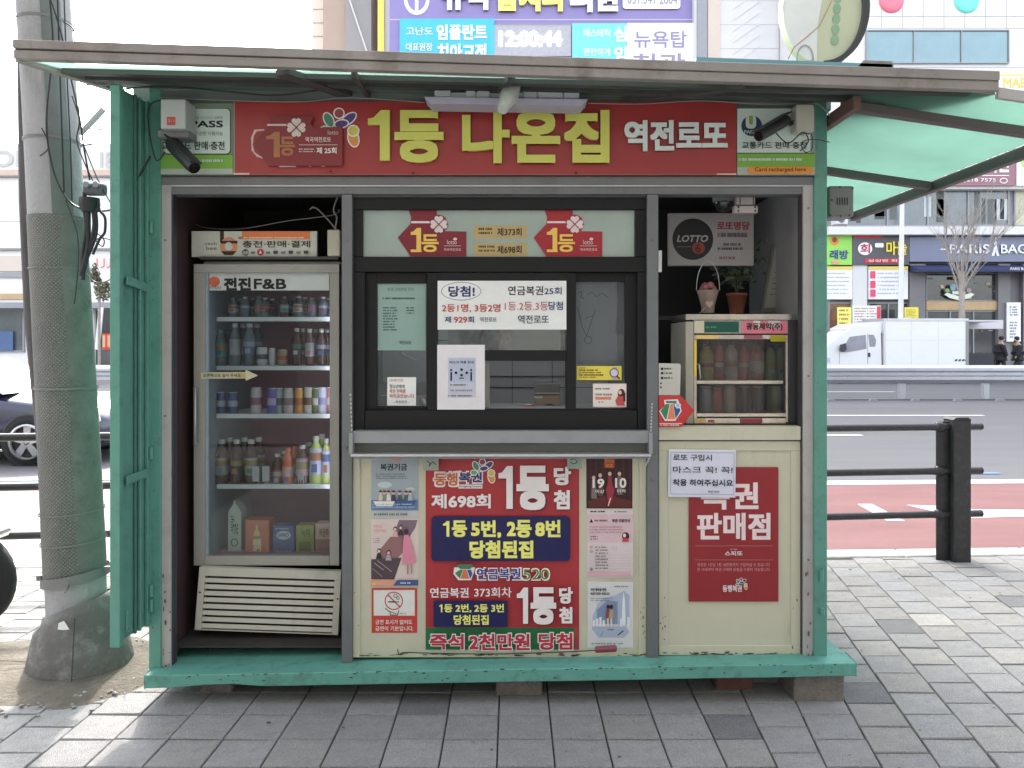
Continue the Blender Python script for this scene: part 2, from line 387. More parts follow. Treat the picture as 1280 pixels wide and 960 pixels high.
for k, (Y, vs, fs, mt) in enumerate(parts_l):
    if k < 298: m = MB(); m.add(vs, fs, mt); m.build('paver', pavement)
    else: rest.add(vs, fs, mt)
tag(rest.build('paver_field', pavement), kind='stuff')
# kerb of pale granite blocks
KERB = pm('kerb_granite', (.62, .59, .54), rough=.8, var=.12, vs=14, bump=.6, bs=160, dirt=(.3, .28, .25), dk=.6, ds=5)
kb = MB(); kb.poly([(-14, 5.15 - 14 * SL, -.128), (14, 5.15 + 14 * SL, -.128), (14, 5.3 + 14 * SL, -.128), (-14, 5.3 - 14 * SL, -.128)], JOINT)
kerb = tag(kb.build('kerb'), kind='structure')
for i in range(-10, 11):
    x0, x1 = i * .9 + .006, i * .9 + .894; ya = 5.13
    m = MB(); m.hexa([(x0, ya + SL * x0, -.13), (x1, ya + SL * x1, -.13), (x1, ya + .19 + SL * x1, -.13), (x0, ya + .19 + SL * x0, -.13),
                      (x0, ya + SL * x0, .004), (x1, ya + SL * x1, .004), (x1, ya + .17 + SL * x1, .004), (x0, ya + .17 + SL * x0, .004)], KERB)
    m.build('kerb_stone', kerb, bevel=.008)
# old gum spots and stains trodden into the pavers
m = MB(); rs = random.Random(31); GUM = pm('gum_spot', (.10, .10, .10), rough=.9, var=.2)
for k in range(120):
    Y = 2.5 + 2.6 * rs.random() ** 1.3; X = rs.uniform(-3.3, 3.6); r0 = rs.uniform(.004, .012) * (1.6 if rs.random() < .1 else 1)
    if Y > 3.0 and -1.6 < X < 1.45: continue
    m.poly([(X + r0 * rs.uniform(.7, 1.1) * math.cos(a * .9), Y + r0 * rs.uniform(.7, 1.1) * math.sin(a * .9), .0032) for a in range(7)], GUM)
tag(m.build('gum_spots'), kind='stuff')
m = MB(); LT = pm('leaf_litter', (.22, .16, .10), rough=.9, var=.4)
for k in range(70):
    Y = rs.uniform(2.6, 5); X = rs.choice((rs.uniform(-3.2, -1.6), rs.uniform(1.4, 3.2), rs.uniform(-1.5, 1.5)));  Y = rs.uniform(2.6, 3.05) if abs(X) < 1.5 else Y
    a = rs.random() * 6.28; q = rs.uniform(.003, .008); m.add([(X - q * math.cos(a), Y - q * math.sin(a), .004), (X + q * .5 * math.sin(a), Y - q * .5 * math.cos(a), .007), (X + q * math.cos(a), Y + q * math.sin(a), .004), (X - q * .5 * math.sin(a), Y + q * .5 * math.cos(a), .006)], [(0, 1, 2, 3)], LT)
tag(m.build('litter'), kind='stuff')
# soil mound round the pole
SOIL = pm('soil', (.115, .10, .08), rough=.95, var=.25, vs=14, bump=1.0, bs=70, dirt=(.20, .18, .15), dk=.8, ds=8)
m = MB(); rr = random.Random(4); n = 40; vs = []; px, py = -1.98, 3.42
for ring, (k, z) in enumerate(((1.0, -.004), (.8, .012), (.45, .022), (.0, .026))):
    for a in range(n):
        th = 2 * math.pi * a / n; rx = .52 + .05 * math.sin(3 * th + 1) + .03 * math.sin(7 * th); ry = .40 + .03 * math.sin(5 * th)
        if math.cos(th) < 0: rx *= 2.2
        vs.append((px + rx * k * math.cos(th), py + ry * k * math.sin(th), z + rr.uniform(-.003, .003)))
m.add(vs, [(i * n + a, i * n + (a + 1) % n, (i + 1) * n + (a + 1) % n, (i + 1) * n + a) for i in range(3) for a in range(n)], SOIL, True)
tag(m.build('soil_patch'), kind='stuff')
m = MB()
for k in range(170):
    th = rr.random() * 6.28; q = rr.uniform(.5, 1.12); X = px + .52 * q * math.cos(th) * (2.0 if math.cos(th) < 0 else 1); Y = py + .42 * q * math.sin(th)
    m.ball((X, Y, .008 + rr.uniform(-.004, .004)), rr.uniform(.004, .011), PV[rr.choice((0, 3, 4))], n=4, sz=.6)
tag(m.build('gravel'), kind='stuff')

# ---------------------------------------------------------------- far pavement, buildings across the road
FARP = pm('far_paving', (.40, .38, .36), rough=.9, var=.12, vs=1.5)
b = MB(); b.box(-80, 80, 33.9, 60, -.16, .0, FARP); tag(b.build('far_pavement'), kind='structure')
TILEW = pm('white_cladding', (.70, .69, .68), rough=.5, var=.05, vs=.6, dirt=(.55, .54, .53), dk=.5, ds=.3)
PJ = pm('panel_gap', (.42, .42, .43), rough=.8)
TILEP = pm('pale_cladding', (.66, .64, .66), rough=.6, var=.05, vs=.8)
FRAMEG = pm('grey_metal_trim', (.30, .30, .32), rough=.5, metal=.3, var=.05)
DARKG = pm('dark_trim', (.05, .05, .055), rough=.5)
GLB = pm('sky_glass', (.20, .30, .32), rough=.1, metal=.3, var=.15, vs=.5)
GLD = pm('shop_glass', (.055, .06, .065), rough=.06, var=.5, vs=.8, spec=.8)
GLM = pm('dim_glass', (.12, .14, .15), rough=.07, var=.6, vs=.35, spec=.8)
WOOD = pm('wood_band', (.52, .36, .19), rough=.6, var=.12, vs=3)
TAN = pm('tan_render', (.42, .32, .26), rough=.8, var=.08, vs=.5)
TANL = pm('light_tan_render', (.66, .56, .48), rough=.8, var=.06, vs=.5)
GREYR = pm('grey_render', (.30, .29, .29), rough=.8, var=.06, vs=.5)
COLG = pm('column_grey', (.21, .20, .205), rough=.7, var=.06, vs=2)
NAVYF = pm('navy_canvas', (.035, .045, .11), rough=.8, var=.15, vs=3)
def bc(r, gg, b_): return pm('sign_%d_%d_%d' % (r, gg, b_), col(r, gg, b_), rough=.45, var=.04, vs=2)
BW = bc(248, 248, 248); BK = bc(40, 40, 42)
def bpart(root, name, x0, y0, x1, y1, Y, d, mat, bevel=0): m = MB(); m.pbox(x0, y0, x1, y1, Y, d, mat); return m.build(name, root, bevel)
def window(root, x0, y0, x1, y1, Y, nx, ny, glass, frame=FRAMEG, t=1.2, tilt=0):
    """frame standing proud of the wall at Y, with one pane per opening"""
    fr = MB(); fr.pbox(x0, y0, x1, y0 + t, Y - .12, .12, frame); fr.pbox(x0, y1 - t, x1, y1, Y - .12, .12, frame)
    for i in range(nx + 1):
        x = x0 + (x1 - x0 - t) * i / nx; fr.pbox(x, y0 + t, x + t, y1 - t, Y - .11, .11, frame)
    for j in range(1, ny):
        y = y0 + (y1 - y0) * j / ny; fr.pbox(x0 + t, y - t / 2, x1 - t, y + t / 2, Y - .10, .10, frame)
    f = fr.build('window', root)
    for i in range(nx):
        for j in range(ny):
            xa = x0 + (x1 - x0 - t) * i / nx + t; xb = x0 + (x1 - x0 - t) * (i + 1) / nx
            ya = y0 + (y1 - y0) * j / ny + (t if j == 0 else t / 2); yb = y0 + (y1 - y0) * (j + 1) / ny - (t if j == ny - 1 else t / 2)
            p = MB(); p.pbox(xa, ya, xb, yb, Y - .05, .04, glass); p.build('pane', f)
    return f
YB = 37.0
# --- corner block with the bakery (right)
A = thing('shop_building', 'white panelled shop block with a bakery at street level, across the road', 'building', g(1220, 466, YB))
wl = MB(); wl.pbox(1010, -260, 1560, 236, YB, 14, TILEW); wl.build('wall', A)
wl = MB(); wl.pbox(1036, 283, 1560, 293, YB - .5, 14.5, TILEW); wl.build('ledge', A)
wl = MB(); wl.pbox(1038, 293, 1560, 466, YB + .3, 13.5, COLG); wl.build('lower_wall', A)
wl = MB(); wl.pbox(1040, 236, 1560, 283, YB + .5, 13, GREYR); wl.build('storey_wall', A)
j = MB()
for y in (-110, -60, -22, 20, 35, 84, 96, 140): j.pbox(1010, y, 1560, y + .5, YB - .015, .02, PJ)
for x in range(1024, 1560, 26): j.pbox(x, -230, x + .4, 36, YB - .0152, .02, PJ)
j.build('panel_joint', A)
window(A, 1083, 37, 1262, 79, YB, 3, 1, GLB); window(A, 1300, 37, 1500, 79, YB, 3, 1, GLB)
window(A, 1083, -120, 1262, -75, YB, 3, 1, GLB)
window(A, 1058, 236, 1262, 283, YB + .5, 4, 1, GLM, t=1.8)
window(A, 1268, 236, 1420, 283, YB + .5, 3, 1, pm('curtain_glass', (.50, .48, .33), rough=.2), t=1.8)
window(A, 1158, 341, 1247, 376, YB + .3, 1, 1, GLD, t=1); window(A, 1158, 388, 1247, 466, YB + .3, 3, 1, GLD, t=1.5)
window(A, 1300, 341, 1420, 466, YB + .3, 4, 1, GLD, t=1.5)
window(A, 1085, 378, 1136, 466, YB + .3, 2, 1, GLD, t=1.5)
window(A, 1036, 378, 1066, 466, YB + .3, 1, 1, pm('brown_shop', (.24, .12, .06), rough=.4, var=.6, vs=1.4), t=1.5)
bpart(A, 'wood_band', 1158, 376.5, 1247, 387.5, YB + .12, .17, WOOD)
for x0, x1 in ((1137, 1157), (1248, 1263), (1279, 1297), (1066, 1084)): bpart(A, 'column', x0, 330, x1, 466, YB, .3, COLG if x0 > 1100 else TILEW)
for k, (x, c) in enumerate(((1114, bc(238, 120, 140)), (1208, bc(120, 230, 215)), (1302, bc(240, 200, 90)))):
    m = MB(); a = g(x, 1, YB); m.lathe([(.001, -.10), (.40, -.10), (.56, -.06), (.6, .0)], (a.x, YB - .02, a.z), c, n=28, axis='y'); m.build('round_lamp', A)
# faint things seen inside the shops
m = MB()
rr = random.Random(3)
for k in range(26):
    x = rr.uniform(1160, 1244); y = rr.choice((rr.uniform(344, 372), rr.uniform(392, 440)))
    m.pbox(x, y, x + rr.uniform(1, 6), y + rr.uniform(1, 4), YB + .22, .01, bc(*rr.choice(((150, 150, 140), (200, 190, 150), (110, 120, 130), (90, 70, 50)))))
tag(m.build('shop_display', A), kind='stuff')
m = MB()
for k in range(5):
    x = 1088 + k * 33; m.pbox(x, 44 + (k % 3) * 6, x + 18, 62 + (k % 2) * 8, YB - .008, .003, bc(170, 200, 200) if k % 2 else bc(190, 215, 215))
for k in range(14):
    x = rr.uniform(1060, 1255); m.pbox(x, 240 + rr.random() * 10, x + rr.uniform(4, 16), 280 - rr.random() * 12, YB + .44, .006, bc(*rr.choice(((90, 95, 95), (190, 200, 200), (130, 135, 130), (60, 65, 66)))))
tag(m.build('window_display', A), kind='stuff')
for x, y in ((1044, 268), (1275, 120), (1300, 200)):
    m = MB(); m.pbox(x, y, x + 16, y + 12, YB - .5, .5, TILEP); u = m.build('air_conditioner', A, .02); m = MB(); a = g(x + 8, y + 6, YB - .51); m.lathe([(.01, 0), (.17, 0), (.17, .005)], a, GREYR, n=16, axis='y'); m.build('fan_grille', u)
aw = MB(); p, q = g(1137, 328, YB), g(1310, 328, YB)
aw.prism([(YB + .28, p.z - .05), (YB - .75, p.z - .40), (YB - .75, p.z - .52), (YB + .28, p.z - .45)], 'x', p.x, q.x, NAVYF); aw.build('awning', A)
s = Print(YB - .76, step=.004); s.text('PARIS BAGUETTE', 1263, 334.2, 1300, 337.6, BW, .01); s.done(A, 'awning_lettering')
s = Sheet('bakery_sign', 'blue grey bakery fascia sign PARIS BAGUETTE with a small tower emblem, above the navy awning', 'sign', 1137, 296, 1392, 327, YB - .1, bc(122, 128, 150), thick=.3, part='panel')
s.step = .01
s.text('PARIS', 1186, 305.5, 1236, 317, BW, .02, ext=.05).text('BAGUETTE', 1250, 305.5, 1334, 317, BW, .02, ext=.05)
s.poly([(1243.3, 296.5), (1244.3, 296.5), (1245.5, 308), (1248.5, 320), (1245.5, 320), (1244, 314), (1242.5, 320), (1239, 320), (1242.2, 308)], BW)
s.rect(1175, 311, 1184, 312.5, BW); s.end('raised_lettering')
s = Sheet('clinic_sign', 'dark maroon clinic sign with white phone number on the white shop block', 'sign', 1150, 168, 1269, 232, YB - .15, bc(150, 105, 115), thick=.14, part='panel')
s.step = .01; s.text('의원', 1232, 188, 1261, 216, BW, .03).rect(1158, 219, 1261, 220, BW).text('032)218 7575', 1190, 223, 1244, 228.5, BW, .02).ring(1254, 226, 5, 3.6, 1, BW); s.text('내과', 1180, 188, 1224, 216, BW, .03); s.end()
s = Sheet('clinic_sign', 'white sign with a green ball emblem beside the maroon clinic sign', 'sign', 1271, 176, 1340, 232, YB - .15, BW, thick=.14, part='panel')
s.step = .01; s.ell(1284, 203, 8, 8, bc(170, 215, 120)).text('약국', 1297, 190, 1328, 216, bc(70, 120, 80), .02); s.end()
s = Sheet('menu_sign', 'orange lettered yellow and white sign strip under the roof flap on the far block', 'sign', 1248, 92, 1330, 113, YB - .15, bc(252, 214, 140), thick=.14, part='panel')
s.step = .01; s.rect(1248, 96, 1330, 113, BW).text('MAEUL', 1254, 97.5, 1300, 110, bc(252, 200, 90), .04); s.end()
s = Sheet('restaurant_sign', 'bright green sign with orange lantern and blue lettering over the snack shop', 'sign', 1030, 290, 1065, 331, YB - .1, bc(150, 215, 90), thick=.3, part='panel')
s.step = .01; s.ell(1043, 301, 5.5, 6, bc(225, 140, 40)).ell(1043, 300, 3, 3, bc(120, 60, 30)).text('래방', 1037, 312.5, 1060, 324, bc(35, 55, 140), .03).rect(1040, 326, 1048, 330, bc(240, 150, 140)); s.end()
s = Sheet('restaurant_sign', 'dark grey restaurant sign with yellow and white brush lettering beside the green sign', 'sign', 1065.6, 290, 1136.4, 331, YB - .1, bc(88, 86, 92), thick=.3, part='panel')
s.step = .01; s.rect(1067, 293, 1102, 297.5, bc(215, 50, 70)).rect(1081, 323.5, 1126, 328.5, bc(215, 50, 70)).ell(1081, 311, 9, 8, BW).text('회', 1075, 305, 1087, 317, bc(190, 40, 60), .03)
s.rrect(1093, 304, 1104, 309.5, 1.5, BW).text('마늘', 1107, 302, 1133, 319, bc(245, 215, 50), .03).text('싱싱한 회', 1084, 324.4, 1120, 327.6, BW, .01); s.end()
for k, (x0, x1, lab) in enumerate(((1031, 1065.5, 'white menu board with thin grey lines under the green sign'), (1086, 1135, 'white menu board with a pink price column under the dark grey sign'))):
    s = Sheet('menu_board', lab, 'sign', x0, 333, x1, 374, YB - .05, BW, thick=.3, part='panel', group='menu boards on the snack shop'); s.step = .01
    s.rect(x0, 333, x1, 337.5, bc(225, 205, 110)).lines(x0 + (11 if k else 3), 341, x1 - 3, 371, 6, bc(180, 180, 185), .28, k)
    if k:
        for y in (339, 351, 362): s.rrect(x0 + 1.5, y, x0 + 8, y + 9, 1, bc(225, 80, 110))
    s.end()
s = Sheet('wall_poster', 'tall white framed poster on the grey column beside the two walkers', 'poster', 1259, 378, 1276, 427, YB - .15, BW, thick=.1, part='panel'); s.step = .01
s.lines(1262, 383, 1273, 396, 4, bc(120, 120, 125), .5, 2).lines(1262, 402, 1272, 424, 6, bc(150, 150, 155), .5, 3); s.end()
s = Sheet('window_decal', 'white and green wreath decal on the bakery window', 'decal', 1178, 360, 1220, 378, YB + .05, pm('decal_clear', (.06, .065, .07), rough=.1), thick=.02, part='film', outline=[(1180, 364), (1218, 364), (1212, 372), (1199, 376), (1187, 372)]); s.step = .008
s.poly([(1180, 368), (1184, 366), (1199, 370.5), (1214, 366), (1218, 368), (1212, 372.5), (1199, 375.5), (1187, 372.5)], bc(228, 235, 215)).ell(1191, 359, 3.5, 4, bc(130, 170, 180)).ell(1184, 363, 2.5, 2.5, bc(150, 170, 90)).ell(1211, 363, 3, 3, bc(170, 140, 130)).rect(1190, 364, 1206, 368, bc(215, 225, 210)).rect(1190, 345, 1214, 349, bc(150, 120, 70)); s.end()
for x0, y0, x1, y1, c, lab in ((1047, 384, 1064, 421, (240, 235, 120), 'yellow striped price banner standing by the snack shop door'), (1131, 384, 1148, 400, (245, 225, 90), 'small yellow notice board between the snack shop and the bakery'), (1066, 382, 1101, 407, (246, 240, 242), 'white and pink standing board in front of the snack shop')):
    s = Sheet('street_banner', lab, 'banner', x0, y0, x1, y1, YB - .9, bc(*c), thick=.05, part='panel'); s.step = .01
    s.lines(x0 + 2, y0 + 3, x1 - 2, y1 - 2, 6, bc(170, 120, 60), .35, 5)
    if x0 == 1066: s.rect(1096, 383, 1100.5, 406, bc(220, 70, 90)).ell(1075, 380.5, .1, .1, BW)
    s.end()
    gm = MB(); a = g((x0 + x1) / 2, y1, YB - .86); gm.box(a.x - .03, a.x + .03, YB - .85, YB - .79, 0, a.z + .4, FRAMEG); gm.build('support', s.root)
# --- buildings between the clinic and the white block
B = thing('office_tower', 'pale tower with a narrow blue glass stair strip, left of the white shop block', 'building', g(940, 466, 41))
m = MB(); m.pbox(868, -420, 1009, 466, 41, 14, TILEW); m.build('wall', B)
bpart(B, 'corner_pier', 872, -420, 884, 200, 40.85, .15, FRAMEG); bpart(B, 'corner_pier', 885, -420, 900, 200, 40.9, .1, TANL)
s = MB()
for k in range(24):
    y = 110 - k * 14; s.hexa([g(916, y, 40.97), g(950, y - 24, 40.97), g(950, y - 24, 41), g(916, y, 41), g(916, y - 1.2, 40.97), g(950, y - 25.2, 40.97), g(950, y - 25.2, 41), g(916, y - 1.2, 41)], TILEP)
s.build('stair_trim', B)
for y in range(-300, 110, 30): bpart(B, 'panel_joint', 900, y, 974, y + .6, 40.98, .02, TILEP)
for k in range(5): window(B, 974, 78 - k * 66, 994, 78 - k * 66 - 50 + 0 if False else 78 - k * 66 + .1, 41, 1, 1, GLB) if False else None
for k in range(5):
    y1 = 78 - (k) * 60; window(B, 974.5, y1 - 48, 994, y1, 41, 1, 1, GLB, t=1.4); bpart(B, 'spandrel', 975, y1 - 60 + 1, 993.5, y1 - 48.5, 40.95, .05, FRAMEG)
# --- purple dental clinic
D = thing('clinic_building', 'clinic building carrying the big purple sign, straight across the road', 'building', g(670, 466, 42))
m = MB(); m.pbox(474, -300, 868, 466, 42, 12, TILEP); m.build('wall', D)
for k in range(6):
    for j in range(3): window(D, 490 + k * 62, 110 + j * 60, 540 + k * 62, 145 + j * 60, 42, 2, 1, GLM, t=1.6)
for x0, x1, y0 in ((472, 480, -300), (868.5, 872, -300)): bpart(D, 'pilaster', x0, y0, x1, 120, 41.8, .19, pm('yellow_trim', (.75, .62, .12), rough=.5) if x0 == 472 or 1 else TILEP)
PUR = bc(138, 126, 178); CY = bc(70, 185, 235); CY2 = bc(120, 228, 240)
s = Sheet('dental_sign', 'large purple dental clinic sign with raised white and yellow lettering and cyan panels', 'sign', 487, -40, 868, 84, 41.5, PUR, thick=.4, part='panel')
s.step = .012
s.rect(487, 24, 868, 25.2, bc(200, 190, 225))
s.ell(521, 0, 16, 19, BW).ell(521, -3, 12, 17, PUR).poly([(519, -20), (523, -20), (523, 14), (519, 14)], BW)
s.text('뉴욕', 552, -26, 614, 14, BW, .06, ext=.12).text('탑치과', 620, -26, 708, 16, bc(235, 230, 120), .06, ext=.12).text('의원', 712, -26, 772, 17, BW, .06, ext=.12)
s.rrect(778, -20, 850, 12, 4, BW).text('031.341 2804', 784, -6, 846, 6, bc(150, 150, 165), .01)
s.rect(500, 24.5, 618, 84, CY).text('고난도', 508, 35, 541, 45, BW, .015).text('임플란트', 546, 32, 609, 51, BW, .045).text('대표원장', 508, 55, 541, 65, BW, .015).text('치아교정', 547, 56, 608, 78, BW, .045)
s.rect(715, 31, 783, 84, CY2).text('에스테틱', 729, 38, 762, 48, BW, .02).text('심', 767, 35, 783, 54, BW, .05).text('편안하게', 729, 62, 762, 72, BW, .02).text('임', 767, 60, 783, 80, BW, .05)
s.rect(783, 31, 866, 84, BW).text('뉴욕탑', 792, 41, 857, 62, bc(150, 140, 175), .02).text('치과', 790, 69, 855, 88, bc(150, 140, 175), .03); s.end('raised_lettering')
s = Sheet('digital_clock', 'grey digital clock panel reading 12:00:44 set in the purple sign', 'clock', 617, 30, 714, 70, 41.40, pm('led_panel', (.40, .39, .42), rough=.3), thick=.08, part='panel')
s.step = .01
LEDM = pm('white_led', (.9, .92, 1.0), emit=1.2)
s.text('12:00:44', 624, 39, 702, 58, LEDM, .05); s.rect(617, 30, 714, 31.2, FRAMEG); s.end('lit_digits')
# --- brown building
T = thing('brown_building', 'tall tan rendered building left of the purple sign', 'building', g(430, 466, 44))
m = MB(); m.pbox(404, -420, 464, 466, 44, 12, TAN); m.build('wall', T)
m = MB(); m.pbox(390, -420, 403.9, 466, 44.4, 11, TANL); m.build('side_wing', T)
for k in range(20): bpart(T, 'brick_course', 390, 96 - k * 17, 404, 97 - k * 17, 44.37, .03, GREYR)
m = MB(); m.pbox(432, -420, 463.8, 466, 43.6, .39, GREYR); m.build('stair_shaft', T)
m = MB(); m.bar(g(437, 0, 43.5), g(459, 66, 43.5), .05, .08, TILEP); m.build('stair_rail', T)
# --- low shops on the left
E = thing('low_shop_row', 'low white shop row with a lettered parapet, behind the concrete pole', 'building', g(60, 466, YB + 2))
LY = YB + 2
WH = pm('white_shopfront', (.80, .78, .76), rough=.6, var=.03)
m = MB(); m.pbox(-420, 180, 360, 466, LY, 10, WH); m.build('wall', E)
bpart(E, 'parapet_strip', -420, 212, 360, 219, LY - .2, .19, pm('brown_strip', (.60, .45, .36), rough=.7)); bpart(E, 'parapet_line', -420, 219.2, 360, 220.6, LY - .25, .24, GREYR)
bpart(E, 'lintel', -420, 310, 360, 312.4, LY - .2, .19, GREYR); bpart(E, 'beige_panel', -420, 320, 30, 339, LY - .1, .09, TANL); bpart(E, 'dark_lintel', -420, 340.5, 30, 347, LY - .1, .09, FRAMEG)
bpart(E, 'canopy', -420, 378, 360, 385, LY - 1.2, 1.19, FRAMEG); bpart(E, 'tan_strip', -420, 367, 30, 374, LY - .1, .09, WOOD)
bpart(E, 'brick_panel', 140, 352, 190, 367, LY - .1, .09, pm('brick_orange', (.60, .25, .15), rough=.8))
window(E, -140, 386, 30, 440, LY, 5, 1, GLM, t=2); window(E, 118, 386, 190, 466, LY, 3, 1, GLD, t=2)
bpart(E, 'blue_panel', -60, 414, 16, 438, LY - .2, .07, pm('blue_panel', (.08, .14, .28), rough=.5))
s = Print(LY - .05, step=.01)
s.text('LOOMS', -60, 188, 64, 209, pm('cut_letter', (.52, .50, .48)), .03).text('IEI', 125, 190, 150, 210, pm('cut_letter', (.52, .50, .48)), .02)
for k, x in enumerate((104, 121, 130, 138)): s.line(x + 1, 323, x + 1, 333, 1.6, bc(225, 100, 95)); s.line(x + 1, 333, x - 3, 335, 1.6, bc(225, 100, 95))
s.done(E, 'cut_letters')
s = Sheet('street_banner', 'red and orange banner frame beside the white leaning post', 'banner', 128, 417, 160, 437, LY - 2, bc(255, 190, 150), thick=.05, part='panel'); s.step = .01
s.rect(128, 417, 160, 419, bc(230, 90, 60)).rect(128, 434, 160, 437, bc(220, 70, 50)).rect(132, 417, 134, 437, bc(220, 70, 50)).rect(140, 422, 152, 432, bc(255, 150, 90)); s.end()
m = MB(); m.bar(g(121.5, 437, LY - 2.5), g(126.5, 384, LY - 2.5), .22, .06, WH); tag(m.build('leaning_post'), 'white slanted post leaning before the low shop row', 'post')
# --- generic street wall continuing out of frame, so side views stay closed
for k, (x0, x1, yt, Yf, lab) in enumerate(((-900, -424, 60, 40, 'plain grey block far down the street on the left'), (1565, 2100, -60, 40, 'plain grey block far down the street on the right'))):
    H = thing('street_block', lab, 'building', g((x0 + x1) / 2, 466, Yf)); m = MB(); m.pbox(x0, yt, x1, 466, Yf, 12, GREYR); m.build('wall', H)
    for j in range(4): window(H, x0 + 20, yt + 30 + j * 60, x1 - 20, yt + 60 + j * 60, Yf, 8, 1, GLM, t=2)

# --- unseen shop row behind the camera, added to darken the kiosk and its reflections
SHADEB = pm('added_row_wall', (.125, .118, .112), rough=.8, var=.15, vs=2)
for k, (x0, x1, h, lab) in enumerate(((-26, -6.2, 13, 'grey brown block added unseen behind the photographer, left, to darken the kiosk'), (-6, 7, 16, 'taller grey brown block added unseen right behind the photographer to darken the kiosk'), (7.2, 28, 11, 'grey brown block added unseen behind the photographer, right, to darken the kiosk'))):
    H = thing('shop_building', lab, 'building', ((x0 + x1) / 2, -5.2, 0)); m = MB(); m.box(x0, x1, -15, -5.2, -.1, h, SHADEB); m.build('wall', H)
    nb = int((x1 - x0) / 3)
    for j in range(nb):
        for q in range(int(h / 3.2)):
            xa = x0 + .6 + j * (x1 - x0 - .6) / nb; f = MB(); f.box(xa - .06, xa + 2.06, -5.2, -5.12, .5 + q * 3.2, 2.6 + q * 3.2, DARKG); f_ = f.build('window', H)
            f = MB(); f.box(xa, xa + 2, -5.119, -5.10, .56 + q * 3.2, 2.54 + q * 3.2, GLD); f.build('pane', f_)

# ---------------------------------------------------------------- guard rail in the middle of the road
GALV = pm('galvanised_steel', (.52, .53, .56), rough=.38, metal=.75, var=.1, vs=3)
GR = thing('guard_rail', 'galvanised double beam guard rail along the middle of the road', 'guard rail', (0, 21.67, -.13))
zt, zb = EYE + (HY - 456.4) / F * 21.67, EYE + (HY - 479) / F * 21.67
h = zt - zb; m = MB()
prof = [(21.60, zt), (21.55, zt - h * .08), (21.50, zt - h * .16), (21.50, zt - h * .30), (21.60, zt - h * .40), (21.60, zt - h * .55), (21.50, zt - h * .64), (21.50, zt - h * .8), (21.57, zt - h * .93), (21.60, zb)]
prof = prof + [(p[0] + .012, p[1]) for p in reversed(prof)]
m.prism(prof, 'x', -45, 45, GALV); m.build('beam', GR)
for k in range(-19, 20):
    x = (1128 - 640) / F * 21.67 + k * 2.36; m = MB(); m.box(x - .075, x + .075, 21.64, 21.78, -.13, zt - .08, GALV); m.build('post', GR)
m = MB(); m.box(-60, 60, 21.5, 21.95, -.13, -.095, ASPH); tag(m.build('median_strip'), kind='structure')
studs = None
for k in range(0, 6):
    x = (1038 - 640) / F * 21.3 + k * 1.17; m = MB(); m.prism([(x - .12, -.128), (x - .07, -.06), (x + .07, -.06), (x + .12, -.128)], 'y', 21.2, 21.32, FRAMEG)
    tag(m.build('road_stud'), 'small dark reflector stud below the guard rail, %s from the kiosk' % ('first', 'second', 'third', 'fourth', 'fifth', 'sixth')[k], 'road stud', 'reflector studs below the guard rail')

# ---------------------------------------------------------------- bare tree, lamp post, bush
BARK = pm('tree_bark', (.36, .32, .28), rough=.9, var=.25, vs=10, bump=.6, bs=30)
tb = g(1203, 464, 33.2)
TR = thing('bare_tree', 'leafless street tree in front of the bakery', 'tree', (tb.x, tb.y, 0))
m = MB(); m.tube([(tb.x + .05, 33.2, 0), (tb.x, 33.2, 1.6), (tb.x - .03, 33.2, 3.2), (tb.x - .02, 33.2, 4.6)], [.17, .145, .12, .10], BARK, n=8); m.build('trunk', TR)
m = MB(); rt = random.Random(21)
def branch(p, d, L, r, lv):
    pts = [p]; q = Vector(p); dd = Vector(d)
    n = 4
    for i in range(n):
        dd = (dd + Vector((rt.uniform(-.2, .2), rt.uniform(-.2, .2), .07))).normalized(); q = q + dd * L / n; pts.append(q.copy())
    m.tube(pts, [r * (1 - .2 * i) for i in range(n + 1)], BARK, n=4 if lv > 1 else 6, caps=False)
    if lv < 4:
        for k in range((5, 4, 4, 3)[lv]):
            t = rt.randint(1, n); sp = (.55, .55, .6, .7)[lv]
            nd = (dd + Vector((rt.uniform(-sp, sp), rt.uniform(-sp, sp), rt.uniform(0, .35)))).normalized()
            branch(pts[t], nd, L * rt.uniform(.5, .72), max(.006, r * .5), lv + 1)
for k in range(9):
    a = k * 2.4; z = 3.3 + k * .16
    branch(Vector((tb.x - .02, 33.2, z)), Vector((math.cos(a) * (.35 + .12 * (k % 4)), math.sin(a) * .5, 1)).normalized(), 2.0 + .25 * (k % 3), .055 - .006 * (k % 3), 1)
m.build('branches', TR)
b = g(1128, 440, 31.0)
LP = thing('lamp_post', 'slim white lamp post between the dark grey sign and the bakery', 'lamp post', (b.x, 31, 0))
WM = pm('white_painted_steel', (.72, .71, .70), rough=.5, var=.06)
m = MB(); m.tube([(b.x - .1, 31, 0), (b.x + .02, 31, 9.6)], [.11, .075], WM, n=10); m.build('pole', LP)
m = MB(); m.tube([(b.x + .02, 31, 9.5), (b.x + .6, 30.7, 9.9), (b.x + 1.6, 30.2, 10)], [.05, .045, .04], WM); m.build('arm', LP)
m = MB(); m.box(b.x + 1.4, b.x + 2.1, 30.0, 30.3, 9.9, 10.02, GREYR); m.build('lamp_head', LP, bevel=.03)
m = MB(); m.box(b.x - .04, b.x + .3, 30.85, 30.89, 2.0, 2.5, WM); m.build('notice_plate', LP)
LEAF = pm('shrub_leaf', (.16, .15, .09), rough=.8, var=.4, vs=6)
SH = thing('shrub', 'olive evergreen shrub at the foot of the low shop row, beside the pole', 'shrub', g(124, 376, 34))
m = MB(); rt = random.Random(5)
